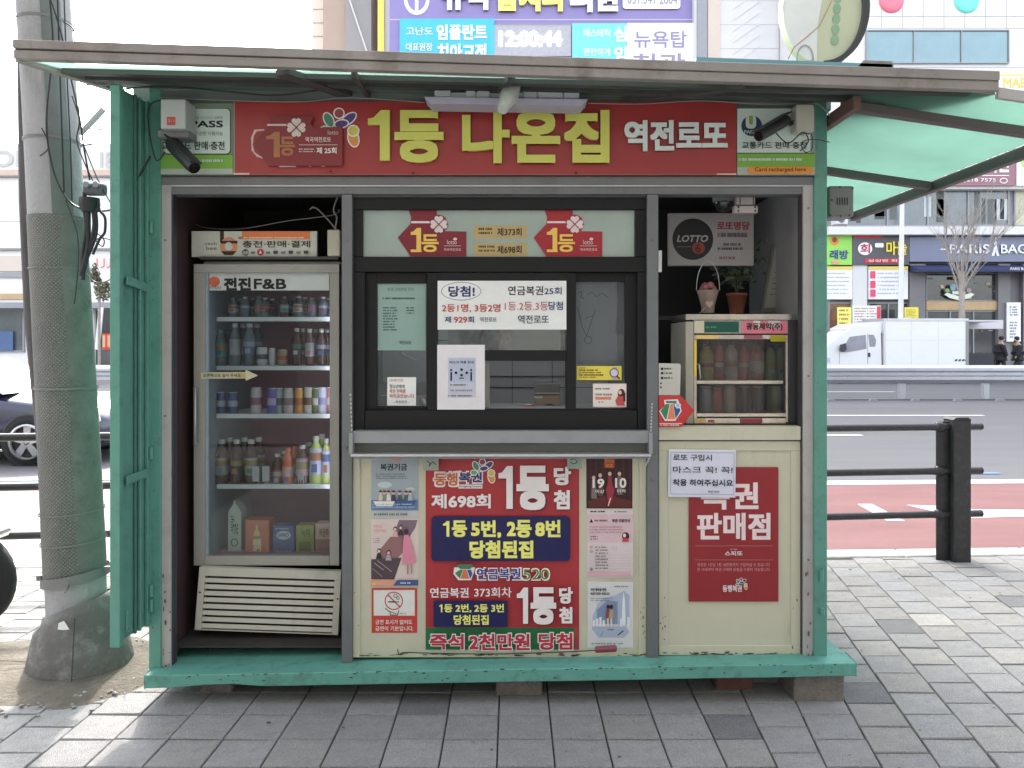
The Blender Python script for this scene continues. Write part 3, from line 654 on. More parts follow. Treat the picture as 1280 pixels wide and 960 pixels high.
for k in range(900):
    v = Vector((rt.gauss(0, 1), rt.gauss(0, 1), rt.gauss(0, 1))).normalized() * rt.uniform(.4, 1)
    hh = (v.z + 1) / 2; c = g(122 + v.x * (15 - 9 * hh) + (6 if hh < .5 else -4), 378 - hh * 50, 34 + v.y * .4); q = rt.uniform(.04, .09)
    a = Vector((rt.uniform(-1, 1), rt.uniform(-1, 1), rt.uniform(-1, 1))).normalized() * q; bb = a.cross(Vector((rt.random(), 1, rt.random()))).normalized() * q * .6
    m.add([c - a, c + bb, c + a, c - bb], [(0, 1, 2, 3)], LEAF)
m.build('foliage', SH)
m = MB(); a = g(124, 378, 34); m.tube([(a.x, 34, 0), (a.x, 34, a.z + .8)], .06, BARK); m.build('trunk', SH)

# ---------------------------------------------------------------- black railing along the kerb
BLKM = pm('black_painted_steel', (.028, .028, .03), rough=.42, var=.15, vs=8, bump=.15, bs=60, dirt=(.12, .12, .12), dk=.4, ds=18)
def railing(name, lab, posts, x0, x1):
    yl = lambda x: 4.86 + .098 * x
    r = thing(name, lab, 'railing', ((x0 + x1) / 2, yl((x0 + x1) / 2), 0))
    for z in (.895, .60, .31):
        m = MB(); m.tube([(x0, yl(x0), z), (x1, yl(x1), z)], .024, BLKM, n=10); m.build('rail', r)
    for x in posts:
        y = yl(x); m = MB()
        m.box(x + .0, x + .115, y - .055, y - .035, -.01, .945, BLKM); m.box(x + .0, x + .115, y + .05, y + .07, -.01, .945, BLKM)
        m.box(x - .085, x + .0, y - .0, y + .012, -.01, .93, BLKM); m.box(x + .0, x + .012, y - .035, y + .05, -.01, .94, BLKM)
        m.prism([(x - .01, .945), (x + .02, .962), (x + .095, .962), (x + .118, .945)], 'y', y - .057, y + .072, BLKM)
        m.build('post', r, bevel=.003)
        for z in (.895, .60, .31):
            m = MB(); m.lathe([(.028, x - .09), (.034, x - .085), (.034, x - .05), (.028, x - .045)], (0, y, z), BLKM, n=10, axis='x'); m.build('collar', r)
    return r
railing('kerb_railing', 'black pipe railing with a wide steel post, by the kerb right of the kiosk', [2.93, .9], .2, 3.16)
railing('kerb_railing', 'black pipe railing along the kerb behind the concrete pole', [-1.9, -4.0], -6, -.6)

# ---------------------------------------------------------------- concrete utility pole
PCON = pm('pole_concrete', (.36, .36, .365), rough=.85, var=.14, vs=5, bump=.5, bs=60, dirt=(.17, .165, .16), dk=.75, ds=4, streak=.7)
PGRN = pm('pole_green_wrap', (.15, .18, .165), rough=.7, var=.2, vs=6, dirt=(.1, .12, .1), dk=.6, ds=5)
PGRL = pm('pole_green_wrap_low', (.165, .18, .16), rough=.75, var=.25, vs=12, bump=.5, bs=110, dirt=(.06, .07, .055), dk=.7, ds=7)
SHEATH = pm('dimpled_sheath', (.29, .29, .265), rough=.7, var=.18, vs=6, dirt=(.13, .15, .12), dk=.8, ds=5, streak=.6)
# dimples of the anti-poster sheath as fine relief
n_ = SHEATH.node_tree; b_ = n_.nodes['Principled BSDF']; tc = n_.nodes.new('ShaderNodeTexCoord'); vo = n_.nodes.new('ShaderNodeTexVoronoi')
sx = n_.nodes.new('ShaderNodeSeparateXYZ'); n_.links.new(tc.outputs['UV'], sx.inputs[0])
mp = n_.nodes.new('ShaderNodeMapping'); mp.inputs['Scale'].default_value = (1, 1, 1); mp.inputs['Rotation'].default_value = (0, 0, R(45)); n_.links.new(tc.outputs['UV'], mp.inputs[0])
vo.inputs['Randomness'].default_value = .0; vo.inputs['Scale'].default_value = 88; n_.links.new(mp.outputs[0], vo.inputs['Vector'])
r_ = n_.nodes.new('ShaderNodeMapRange'); r_.inputs[1].default_value = .22; r_.inputs[2].default_value = .42; n_.links.new(vo.outputs['Distance'], r_.inputs[0])
bp = n_.nodes.new('ShaderNodeBump'); bp.inputs['Strength'].default_value = 1.0; bp.inputs['Distance'].default_value = .006; bp.invert = True
n_.links.new(r_.outputs[0], bp.inputs['Height']); n_.links.new(bp.outputs[0], b_.inputs['Normal'])
mixd = n_.nodes.new('ShaderNodeMix'); mixd.data_type = 'RGBA'; src = b_.inputs['Base Color'].links[0].from_socket
n_.links.new(src, mixd.inputs[6]); mixd.inputs[7].default_value = (.05, .055, .05, 1)
r3 = n_.nodes.new('ShaderNodeMapRange'); r3.inputs[1].default_value = .25; r3.inputs[2].default_value = .5; r3.inputs[3].default_value = 0; r3.inputs[4].default_value = .62
n_.links.new(vo.outputs['Distance'], r3.inputs[0]); n_.links.new(r3.outputs[0], mixd.inputs[0]); n_.links.new(mixd.outputs[2], b_.inputs['Base Color'])
PY = 3.46
def pole_c(y):                      # the pole's axis where it is measured at height y (it leans to the left)
    xs = ((-60, 50), (20, 56), (180, 66), (270, 71), (484, 83), (770, 97), (900, 103))
    for (a, b), (c, d) in zip(xs, xs[1:]):
        if y <= c: break
    x = b + (d - b) * (y - a) / (c - a); return g(x, y, PY)
def pole_r(y): return (30.0 + 4.6 * max(0, min(1, (y - 20) / 750))) * PY / F
POLE = thing('utility_pole', 'leaning concrete utility pole with dimpled sheath and cone foot, left of the kiosk', 'utility pole', (pole_c(840).x, PY, 0))
def pole_seg(name, y0, y1, mat, k=1.0, uv=False, n=40):
    m = MB(); ys = [y1 + (y0 - y1) * i / 6 for i in range(7)]; vs = []
    for y in ys:
        c = pole_c(y); rad = pole_r(y) * k
        for a in range(n): th = 2 * math.pi * a / n; vs.append(c + Vector((rad * math.cos(th), rad * math.sin(th), 0)))
    m.add(vs, [(i * n + a, i * n + (a + 1) % n, (i + 1) * n + (a + 1) % n, (i + 1) * n + a) for i in range(6) for a in range(n)], mat, True)
    m.add(vs, [tuple(range(n)), tuple(range(6 * n, 7 * n))], mat)
    o = m.build(name, POLE)
    if uv:
        ul = o.data.uv_layers.new(name='UVMap'); li = 0
        for p in o.data.polygons:
            for k_, vi in enumerate(p.vertices):
                a = vi % n; i = (vi % (7 * n)) // n
                aa = a / n
                ol = [q % n for q in p.vertices]
                if len(ol) == 4 and max(ol) - min(ol) > 2 and a == 0: aa = 1.0
                ul.data[li].uv = (aa * 2 * math.pi * .12, (ys[0] - ys[i]) * PY / F); li += 1
    return o
pole_seg('shaft', -240, 880, PCON); pole_seg('sheath', 272, 718, SHEATH, 1.035, uv=True, n=56)
# green skin down the right hand side of the pole
for (y0, y1, k, t0, t1, mt_) in ((-240, 271, 1.03, -68, -26, PGRN), (273, 716, 1.042, -56, 16, PGRL)):
    m = MB(); vs = []; n = 12
    for i in range(9):
        y = y0 + (y1 - y0) * i / 8; c = pole_c(y); rad = pole_r(y) * k
        for a in range(n): th = R(t0 + (t1 - t0) * a / (n - 1)); vs.append(c + Vector((rad * math.cos(th), rad * math.sin(th), 0)))
    m.add(vs, [(i * n + a, i * n + a + 1, (i + 1) * n + a + 1, (i + 1) * n + a) for i in range(8) for a in range(n - 1)], mt_, True)
    m.build('green_cover', POLE)
def band(y0, y1, mat, k=1.09, tilt=0.0, name='clamp_band'):
    m = MB(); vs = []; n = 28
    for y, kk in ((y0, k), (y1, k)):
        c = pole_c(y); rad = pole_r(y) * kk
        for a in range(n): th = 2 * math.pi * a / n; vs.append(c + Vector((rad * math.cos(th), rad * math.sin(th), tilt * math.cos(th))))
    m.add(vs, [(a, (a + 1) % n, n + (a + 1) % n, n + a) for a in range(n)], mat, True); return m.build(name, POLE)
GSTL = pm('dull_steel_band', (.20, .205, .20), rough=.6, metal=.2, var=.15)
for y0, y1, k, t in ((28, 31, 1.05, 0), (176, 179, 1.05, 0), (336, 338, 1.08, 0), (483, 486, 1.09, 0), (637, 639, 1.09, .008), (674, 676, 1.09, .008), (712, 724, 1.12, .02)):
    band(y0, y1, GSTL, k, t)
for x, y in ((54, 721), (137, 710)):
    m = MB(); a = g(x - 6, y - 3, PY - .0); m.box(a.x, a.x + .045, PY - .02, PY + .0, a.z - .025, a.z, GSTL); m.build('clamp_lug', POLE, bevel=.003)
m = MB(); c = g(85, 727, PY - .15); m.tube([c, c + Vector((.012, -.012, -.01)), c + Vector((.006, -.014, -.03)), c + Vector((-.008, -.008, -.045))], .004, GSTL); m.build('hook', POLE)
CONE = pm('cast_concrete_foot', (.16, .158, .15), rough=.9, var=.3, vs=7, bump=.7, bs=40, dirt=(.34, .335, .32), dk=.75, ds=14)
m = MB(); n = 32; vs = []; cc = pole_c(850)
for q, (z, rx, ry, ox) in enumerate(((.0, .218, .20, .006), (.03, .220, .20, .006), (.09, .208, .19, .006), (.17, .185, .17, -.0), (.25, .15, .155, .0), (.285, .143, .15, -.0), (.285, .125, .13, -.0))):
    for a in range(n): th = 2 * math.pi * a / n; vs.append((cc.x - .005 + ox + rx * math.cos(th), PY + ry * math.sin(th), z + (.05 * math.cos(th) if q > 3 else 0) + (.012 * math.cos(th) if q == 0 else 0)))
m.add(vs, [(i * n + a, i * n + (a + 1) % n, (i + 1) * n + (a + 1) % n, (i + 1) * n + a) for i in range(6) for a in range(n)], CONE, True)
m.build('foot_cone', POLE)
m = MB(); a = g(90, 775, PY - .17); m.tube([(a.x, PY - .150, a.z), g(91, 820, PY - .20), g(89, 858, PY - .215)], .0025, DARKG, n=5); m.build('cone_seam', POLE)
m = MB(); q = [g(72, 788, PY - .16), g(87, 787, PY - .16), g(80, 776, PY - .16), g(73, 779, PY - .16)]; m.poly(q, WHITE); m.build('torn_paper', POLE)
PIPE = pm('grey_conduit', (.12, .115, .115), rough=.6, var=.2, vs=8, streak=.7)
m = MB(); m.tube([g(25, -60, PY + .02), g(26, 100, PY + .02), g(29, 250, PY + .02), g(38, 400, PY + .04), g(46, 480, PY + .08), g(58, 600, PY + .14)], [.012, .014, .018, .026, .026, .026], PIPE, n=10)
tag(m.build('conduit_pipe'), 'dark grey conduit pipe running up the left side of the utility pole', 'pipe')
CAB = pm('black_cable', (.02, .02, .022), rough=.5, var=.1)
LCAB = pm('grey_cable', (.30, .29, .28), rough=.5, var=.1)
def cable(name, lab, pts, r=.004, mat=None, Y=PY - .14, group=None, smooth_=True):
    P = [g(p[0], p[1], p[2] if len(p) > 2 else Y) for p in pts]
    if smooth_ and len(P) > 2:
        Q = []
        for i in range(len(P) - 1):
            p0, p1, p2, p3 = P[max(i - 1, 0)], P[i], P[i + 1], P[min(i + 2, len(P) - 1)]
            for k in range(5):
                t = k / 5; Q.append(.5 * ((2 * p1) + (p2 - p0) * t + (2 * p0 - 5 * p1 + 4 * p2 - p3) * t * t + (3 * p1 - p0 - 3 * p2 + p3) * t ** 3))
        Q.append(P[-1]); P = Q
    m = MB(); m.tube(P, r, mat or CAB, n=5); return tag(m.build(name), lab, 'cable', group)
cable('cable', 'black cable curving from the pole top down and across to the green door', [(62, -5), (66, 60), (58, 150), (66, 210), (85, 250), (110, 263), (140, 262), (160, 248, 3.1), (172, 225, 3.08), (188, 195, 3.06)], .0045)
cable('cable', 'thin dark cable running straight down the face of the pole', [(72, -5), (74, 60), (78, 180), (80, 240)], .004)
cable('cable', 'thin cable down the green side of the pole', [(80, -5), (84, 100), (88, 180), (90, 250)], .003)
cable('cable', 'dark cable hanging down the right edge of the pole into the splice box', [(62, -5), (76, 40), (88, 95), (100, 150), (104, 180), (112, 225)], .004)
cable('cable', 'black drop cable looping between the splice box and the green door', [(104, 180), (118, 215), (125, 230), (150, 275)], .0025)
cable('cable', 'black cable tail with a joint looping beside the splice bundle', [(122, 292), (130, 300), (128, 308), (120, 300), (132, 298), (152, 306)], .0028)
cable('cable', 'thin black cable sagging from the pole to the left', [(105, 340), (118, 352), (132, 352), (142, 346)], .0022)
cable('cable', 'bundle cable dropping from the splice box to the sheath', [(114, 250), (118, 280), (114, 305), (106, 330), (104, 350)], .009)
cable('cable', 'fourth bundle cable looping right of the splice box', [(122, 248), (124, 262), (131, 272), (131, 290), (124, 300), (116, 318)], .006)
cable('cable', 'fifth bundle cable hugging the pole under the splice box', [(106, 240), (106, 262), (108, 285), (104, 312), (103, 338)], .009)
cable('cable', 'second bundle cable dropping behind the splice box', [(110, 248), (110, 280), (110, 310), (102, 345)], .012)
cable('cable', 'third bundle cable twisting below the splice box', [(118, 250), (121, 282), (118, 300), (108, 325)], .007)
cable('overhead_wire', 'thin wire leaving the pole to the left', [(-60, 277, 5), (27, 277, PY)], .002, smooth_=False)
PS = thing('pole_bracket', 'pale stub tube and thin steps bolted to the right of the utility pole', 'bracket', g(112, 165, PY))
m = MB(); m.tube([g(100, 168, PY - .05), g(130, 136, PY - .05)], [.012, .014], pm('pale_tube', (.5, .5, .5), rough=.5), n=10); m.build('stub_tube', PS)
for x0, y0, x1, y1 in ((98, 133, 100, 165), (104, 161, 130, 162), (100, 182, 115, 180), (10, 85, 32, 85), (98, 108, 112, 106)):
    m = MB(); m.tube([g(x0, y0, PY - .02), g(x1, y1, PY - .02)], .0035, GSTL); m.build('step_bolt', PS)
for lab, pts in (('slack black wire looping behind the pole clamp', [(90, 120), (99, 150), (96, 175), (104, 200), (116, 226)]), ('thin wire looping out from the upper pole clamp', [(80, 28), (90, 34), (95, 48), (88, 60), (90, 80)]), ('short wire tail left of the upper clamp', [(52, 160), (58, 172), (60, 186), (50, 195)]), ('black wire hanging down the middle of the sheath', [(82, 250), (96, 290), (98, 330), (93, 380)])):
    cable('cable', lab, pts, .0028)
SB = thing('splice_box', 'dark grey two eyed cable splice box hanging on the right side of the pole', 'cable box', g(115, 243, PY - .12))
m = MB(); m.pbox(102, 228, 128, 243, PY - .15, .05, pm('grey_plastic', (.10, .11, .12), rough=.6)); m.build('housing', SB, bevel=.012, seg=2)
for x in (109, 121):
    m = MB(); a = g(x, 231, PY - .152); m.lathe([(.013, -.012), (.014, 0), (.009, .001)], a, pm('grey_plastic_light', (.25, .26, .28), rough=.6), n=14, axis='y'); m.build('cable_port', SB)
m = MB(); a, c = g(114, 243, PY - .13), g(112, 262, PY - .13); m.lathe([(.030, 0), (.042, .03), (.04, .06)], (c.x, c.y, c.z - .01), CAB, n=12); m.build('gland', SB)

# ---------------------------------------------------------------- white box truck
TW = pm('white_truck_paint', (.80, .80, .79), rough=.3, var=.02, coat=.4)
TBX = pm('white_box_panel', (.82, .82, .81), rough=.5, var=.03)
TY = 30.5
def tp(x, y): v = g(x, y, TY); return (v.x, v.z)
TK = thing('box_truck', 'white light box truck parked across the road facing left', 'truck', (g(1140, 476, TY).x, TY + .85, -.13))
CABL = [(1033, 447), (1034, 440), (1036, 431), (1049, 421), (1062, 411), (1068, 408), (1098, 407.5), (1101, 410), (1102, 455), (1102, 470), (1033, 470), (1031, 455)]
m = MB(); m.prism([tp(*p) for p in CABL], 'y', TY, TY + 1.7, TW); m.build('cab', TK, bevel=.05, seg=2)
TGL = pm('truck_glass', (.30, .31, .35), rough=.08, var=.3, vs=1.5)
for nm, pts in (('side_window', [(1051, 440), (1062, 421), (1082, 418.5), (1083, 436), (1060, 440)]), ('quarter_window', [(1085.5, 418.5), (1092, 418.5), (1095, 425), (1094, 433), (1087, 433.5)])):
    m = MB(); m.prism([tp(*p) for p in pts], 'y', TY - .012, TY + .01, TGL); m.build(nm, TK)
m = MB(); a, b = tp(1037, 434), tp(1054, 419)
m.hexa([(a[0] - .03, TY + .1, a[1]), (a[0] - .03, TY + 1.6, a[1]), (a[0] + .1, TY + 1.6, a[1]), (a[0] + .1, TY + .1, a[1]), (b[0] - .03, TY + .15, b[1]), (b[0] - .03, TY + 1.55, b[1]), (b[0] + .1, TY + 1.55, b[1]), (b[0] + .1, TY + .15, b[1])], TGL); m.build('windscreen', TK)
m = MB(); m.prism([tp(1048, 438), tp(1049, 431), tp(1055, 429), tp(1056, 437), tp(1052, 440)], 'y', TY - .18, TY - .06, DARKG); m.build('wing_mirror', TK)
m = MB(); m.prism([tp(1058, 410), tp(1070, 404), tp(1104, 402), tp(1104, 416), tp(1097, 417), tp(1060, 415)], 'y', TY + .05, TY + 1.6, TW); m.build('wind_deflector', TK, bevel=.04)
m = MB(); m.pbox(1085, 441, 1088, 446, TY - .02, .02, DARKG); m.build('door_handle', TK)
m = MB(); m.pbox(1105, 425, 1207, 425.4, TY - .066, .01, TILEP); m.pbox(1139, 401, 1139.4, 458, TY - .066, .01, TILEP); m.pbox(1173, 401, 1173.4, 458, TY - .066, .01, TILEP); m.build('panel_seam', TK)
m = MB(); m.pbox(1034, 447, 1038, 453, TY - .02, .3, pm('lamp_lens', (.6, .6, .62), rough=.1)); m.build('headlight', TK)
m = MB(); m.pbox(1084.3, 417, 1085, 455, TY - .004, .02, GREYR); m.pbox(1049, 441, 1049.5, 455, TY - .004, .02, GREYR); m.build('door_seam', TK)
m = MB(); m.pbox(1105, 399, 1210, 458, TY - .06, 1.85, TBX); m.build('cargo_box', TK, bevel=.02)
m = MB(); m.pbox(1104.5, 398, 1211, 401, TY - .08, 1.9, GALV); m.pbox(1207.5, 401, 1211, 458, TY - .08, .1, GREYR); m.pbox(1105, 401, 1107, 458, TY - .08, .1, TILEP); m.build('box_trim', TK)
m = MB(); m.pbox(1211, 400, 1254, 411, TY + 1.6, .3, TILEP); m.pbox(1211, 400, 1254, 402, TY, 1.9, TILEP); m.build('open_flap', TK)
m = MB(); m.pbox(1211, 442, 1242, 458, TY - .02, 1.8, pm('dark_load', (.05, .05, .055), rough=.8)); m.build('load_bed', TK)
for i, x in enumerate((1193, 1197.5, 1202, 1206)):
    m = MB(); m.prism([tp(x, 449), tp(x + 3, 449), tp(x + 2, 451.5), tp(x - 1, 451.5)], 'y', TY - .066, TY - .061, DARKG); m.build('stripe_mark', TK)
TYRE = pm('tyre_rubber', (.022, .022, .024), rough=.85, var=.15, bump=.3, bs=40); RIM = pm('alloy_rim', (.55, .56, .58), rough=.3, metal=.8)
for x in (1050, 1186):
    for yy in (TY, TY + 1.5):
        a = g(x, 470, TY); wh = MB(); wh.lathe([(.17, -.1), (.28, -.1), (.3, -.06), (.3, .06), (.28, .1), (.17, .1)], (a.x, yy + .1, .17), TYRE, n=20, axis='y'); wo_ = wh.build('wheel', TK)
        r_ = MB(); r_.lathe([(.04, -.09), (.12, -.06), (.17, -.08)], (a.x, yy + .1, .17), RIM, n=16, axis='y'); r_.build('rim', wo_)

# ---------------------------------------------------------------- two walkers in dark coats
SKIN = pm('skin', (.45, .30, .22), rough=.6, var=.05); HAIR = pm('black_hair', (.015, .013, .012), rough=.6)
COAT = pm('dark_coat', (.025, .026, .032), rough=.85, var=.2); TROU = pm('dark_trousers', (.03, .03, .035), rough=.9)
def skin_mesh(name, verts, edges, rad, mat, parent, sub=1):
    me = bpy.data.meshes.new(name); c = Vector((sum(v[0] for v in verts) / len(verts), sum(v[1] for v in verts) / len(verts), min(v[2] for v in verts)))
    me.from_pydata([tuple(Vector(v) - c) for v in verts], edges, []); me.materials.append(mat)
    o = bpy.data.objects.new(name, me); C.objects.link(o); WL[o] = c; o.parent = parent; o.location = c - WL[parent]
    me.skin_vertices.new() if hasattr(me.skin_vertices, 'new') and not me.skin_vertices else None
    sk = o.modifiers.new('skin', 'SKIN'); sk.use_smooth_shade = True
    if me.skin_vertices:
        for i, r in enumerate(rad): me.skin_vertices[0].data[i].radius = (r, r)
        me.skin_vertices[0].data[0].use_root = True
    ss = o.modifiers.new('subdivision', 'SUBSURF'); ss.levels = sub; ss.render_levels = sub
    return o
def bake_skins(objs):               # turn the grown skins into plain meshes
    dg = bpy.context.evaluated_depsgraph_get()
    for o in objs:
        me = bpy.data.meshes.new_from_object(o.evaluated_get(dg)); o.modifiers.clear(); o.data = me
SK = []
def walker(x, Y, lab, face, step, arm, k=1.0):
    b = g(x, 466, Y); X = b.x; r = thing('person', lab, 'person', (X, Y, 0)); f = face
    H = 1.74 * k
    def P(dx, dy, z): return (X + f * dx, Y + dy, z * k)
    V = [P(0, 0, .93), P(0, 0, 1.1), P(0, 0, 1.3), P(.02, 0, 1.45), P(.04, 0, 1.53), P(.06, 0, 1.62), P(.06, 0, 1.70),
         P(.0, -.17, 1.40), P(.02 + arm * .5, -.22, 1.14), P(.10 + arm, -.20, .92), P(.13 + arm, -.19, .84),
         P(.0, .17, 1.40), P(.02, .22, 1.14), P(.14, .18, .98), P(.2, .14, .95),
         P(0, -.09, .88), P(step * .5, -.10, .48), P(step * .6 - .05, -.10, .08), P(step * .6 + .12, -.10, .04),
         P(0, .09, .88), P(-step * .3, .10, .48), P(-step, .10, .10), P(-step + .16, .10, .04)]
    Ed = [(0, 1), (1, 2), (2, 3), (3, 4), (4, 5), (5, 6), (3, 7), (7, 8), (8, 9), (9, 10), (3, 11), (11, 12), (12, 13), (13, 14), (0, 15), (15, 16), (16, 17), (17, 18), (0, 19), (19, 20), (20, 21), (21, 22)]
    Ra = [.13, .13, .15, .11, .055, .085, .07, .065, .05, .04, .035, .065, .05, .04, .035, .09, .06, .045, .04, .09, .06, .045, .04]
    SK.append(skin_mesh('body', V, Ed, Ra, SKIN, r))
    Vc = [V[0], V[1], V[2], V[3], V[7], V[8], V[9], V[11], V[12], V[13], P(.0, 0, .78)]
    SK.append(skin_mesh('coat', Vc, [(0, 1), (1, 2), (2, 3), (3, 4), (4, 5), (5, 6), (3, 7), (7, 8), (8, 9), (0, 10)], [.19, .18, .2, .13, .11, .085, .075, .11, .085, .075, .22], COAT, r))
    SK.append(skin_mesh('trousers', [V[15], V[16], V[17], V[19], V[20], V[21]], [(0, 1), (1, 2), (3, 4), (4, 5), (0, 3)], [.11, .085, .07, .11, .085, .07], TROU, r))
    m = MB(); c = V[6]; m.ball((c[0] - f * .015, c[1], c[2] - .0), .105, HAIR, n=8, sz=.95); m.build('hair', r)
    m = MB(); m.ball((c[0] + f * .06, c[1], c[2] - .075), .06, SKIN, n=6); m.build('face', r)
    m = MB(); m.ball((c[0] + f * .085, c[1], c[2] - .12), .05, BK, n=6); m.build('face_mask', r)
    for q in (17, 21): m = MB(); m.ball((V[q][0] + f * .06, V[q][1], .06), .1, BK, n=6, sy=.5, sz=.55); m.build('shoe', r)
    return r
walker(1250.5, 32.6, 'walker in a dark coat with head bent over a phone, nearer the truck', 1, .25, .05)
walker(1272.5, 32.9, 'walker in a dark coat striding off behind the first, at the right edge', -1, .42, .12, .99)
dg_ = bpy.context.evaluated_depsgraph_get(); bake_skins(SK)
m = MB(); a = g(1238, 466, 31.9); m.tube([(a.x, 31.9, 0), (a.x, 31.9, .85)], .10, GREYR, n=10); m.ball((a.x, 31.9, .9), .1, GREYR, n=6); tag(m.build('bollard'), 'grey bollard beside the walkers', 'bollard')
m = MB(); m.ball((a.x - .5, 31.8, .85), .13, bc(235, 180, 70), n=8); m.tube([(a.x - .5, 31.8, 0), (a.x - .5, 31.8, .8)], .03, GREYR); tag(m.build('marker_post'), 'short post with a yellow ball top behind the truck', 'marker post')

# ---------------------------------------------------------------- dark blue saloon passing on the left
CPT = pm('dark_blue_car_paint', (.022, .027, .06), rough=.25, coat=1.0, var=.05); CGL = pm('car_glass', (.05, .06, .06), rough=.05, spec=.8, var=.2)
CHR = pm('chrome', (.75, .76, .78), rough=.12, metal=1.0, var=.02); LENS = pm('headlight_lens', (.55, .57, .6), rough=.08, var=.3, vs=8)
CX = -5.34; CY0 = 9.95; G0 = -.13                      # wheel centre is 0.9 m behind the nose
CAR = thing('car', 'dark blue saloon car driving past behind the concrete pole', 'car', (CX - 2.3, CY0 + .9, G0))
# stations along the car, from nose to tail: x, half width, z of sill / waist / top centre, cabin flag
ST = [(-.00, .55, .28, .56, .60), (-.10, .76, .22, .62, .70), (-.35, .86, .20, .70, .80), (-.9, .90, .20, .80, .92), (-1.35, .91, .20, .86, .99), (-1.9, .91, .20, .90, 1.02), (-2.6, .91, .20, .92, 1.02), (-3.5, .91, .20, .93, 1.03), (-4.1, .90, .22, .95, 1.06), (-4.55, .84, .28, .92, 1.02), (-4.7, .7, .35, .85, .92)]
m = MB(); vs = []
for x, hw, z0, z1, z2 in ST:
    yc = CY0 + .91
    sec = [(-hw * .86, z0), (-hw * .99, z0 + .12), (-hw, (z0 + z1) / 2), (-hw * .985, z1 - .04), (-hw * .90, z1 + .01), (-hw * .5, (z1 + z2 * 2) / 3), (0, z2), (hw * .5, (z1 + z2 * 2) / 3), (hw * .90, z1 + .01), (hw * .985, z1 - .04), (hw, (z0 + z1) / 2), (hw * .99, z0 + .12), (hw * .86, z0)]
    vs += [(CX + x, yc + a, G0 + b) for a, b in sec]
n = 13
m.add(vs, [(i * n + a, i * n + (a + 1) % n, (i + 1) * n + (a + 1) % n, (i + 1) * n + a) for i in range(len(ST) - 1) for a in range(n)], CPT, True)
m.add(vs, [tuple(range(n)), tuple(range(len(vs) - n, len(vs)))], CPT); m.build('body', CAR)
m = MB(); yc = CY0 + .91; vs = []
for x, z, hw in ((-1.28, .93, .74), (-1.85, 1.24, .64), (-2.2, 1.40, .58), (-2.9, 1.45, .57), (-3.5, 1.38, .57), (-4.3, 1.0, .68)):
    vs += [(CX + x, yc - hw - (.14 if z < 1.2 else .12), G0 + .93), (CX + x, yc - hw, G0 + z), (CX + x, yc + hw, G0 + z), (CX + x, yc + hw + .14, G0 + .93)]
fs = []
for i in range(5): fs += [(i * 4, i * 4 + 1, i * 4 + 5, i * 4 + 4), (i * 4 + 2, i * 4 + 3, i * 4 + 7, i * 4 + 6)]
m.add(vs, fs, CGL); 
m.add(vs, [(1, 2, 6, 5), (5, 6, 10, 9)], pm('windscreen_glare', (.42, .48, .42), rough=.12, var=.4, vs=2)); m.add(vs, [(17, 18, 22, 21)], CGL)  # pale glass colour has the sky glare painted into it
m.build('windows', CAR)
m = MB(); m.add([(v[0], v[1], v[2] + .012) for v in vs], [(9, 10, 14, 13), (13, 14, 18, 17)], CPT); m.build('roof', CAR)
for sy in (-1, 1):
    m = MB(); hy = yc + sy * .74
    m.hexa([(CX - .02, hy - .12, G0 + .55), (CX - .10, hy + sy * .03 + .1, G0 + .55), (CX - .5, hy + sy * .11 + .02, G0 + .64), (CX - .5, hy + sy * .11 - .04, G0 + .64),
            (CX - .06, hy - .12, G0 + .66), (CX - .13, hy + sy * .03 + .1, G0 + .68), (CX - .52, hy + sy * .10 + .02, G0 + .73), (CX - .52, hy + sy * .10 - .04, G0 + .73)], LENS); m.build('headlight', CAR, bevel=.02)
m = MB(); m.box(CX - .03, CX + .012, yc - .42, yc + .42, G0 + .42, G0 + .58, BK); m.build('grille', CAR, bevel=.01)
m = MB(); m.box(CX - .03, CX + .02, yc - .45, yc + .45, G0 + .585, G0 + .605, CHR); m.box(CX - .06, CX + .016, yc - .7, yc + .7, G0 + .27, G0 + .36, BK); m.build('bumper_trim', CAR)
m = MB(); m.bar((CX - .12, yc - .80, G0 + .36), (CX - .40, yc - .885, G0 + .33), .03, .05, CHR); m.build('fog_lamp', CAR)
m = MB(); m.box(CX - 1.75, CX - 1.5, yc - 1.06, yc - .9, G0 + .93, G0 + 1.05, CPT); m.build('wing_mirror', CAR, bevel=.03, seg=2)
for x in (-.92, -3.65):
    for sy in (-1, 1):
        wy = yc + sy * .80
        m = MB(); m.lathe([(.345, -.125), (.36, -.12), (.36, .12), (.345, .125)], (CX + x, wy, G0 + .315), BK, n=24, axis='y'); m.build('wheel_arch', CAR)
        m = MB(); m.lathe([(.20, -.05), (.225, -.12), (.29, -.125), (.315, -.09), (.315, .09), (.29, .125), (.225, .12), (.20, .05)], (CX + x, wy + sy * .02, G0 + .315), TYRE, n=28, axis='y'); W_ = m.build('wheel', CAR)
        m = MB(); yy = wy + sy * .165
        for k in range(5):
            a0 = k * 2 * math.pi / 5 + .3
            p = Vector((CX + x, yy, G0 + .315)); q = p + Vector((math.cos(a0) * .215, -sy * .02, math.sin(a0) * .215)); d = Vector((-math.sin(a0), 0, math.cos(a0)))
            m.hexa([p - d * .035, p + d * .035, p + d * .035 + Vector((0, -sy * .04, 0)), p - d * .035 + Vector((0, -sy * .04, 0)), q - d * .05, q + d * .05, q + d * .05 + Vector((0, -sy * .04, 0)), q - d * .05 + Vector((0, -sy * .04, 0))], RIM)
        m.lathe([(.205, -.02), (.232, -.02), (.232, .02), (.205, .02)], (CX + x, yy - sy * .01, G0 + .315), RIM, n=28, axis='y', cap=False); m.lathe([(.02, -.01), (.04, .0), (.02, .01)], (CX + x, yy, G0 + .315), RIM, n=12, axis='y')
        m.build('rim', W_)

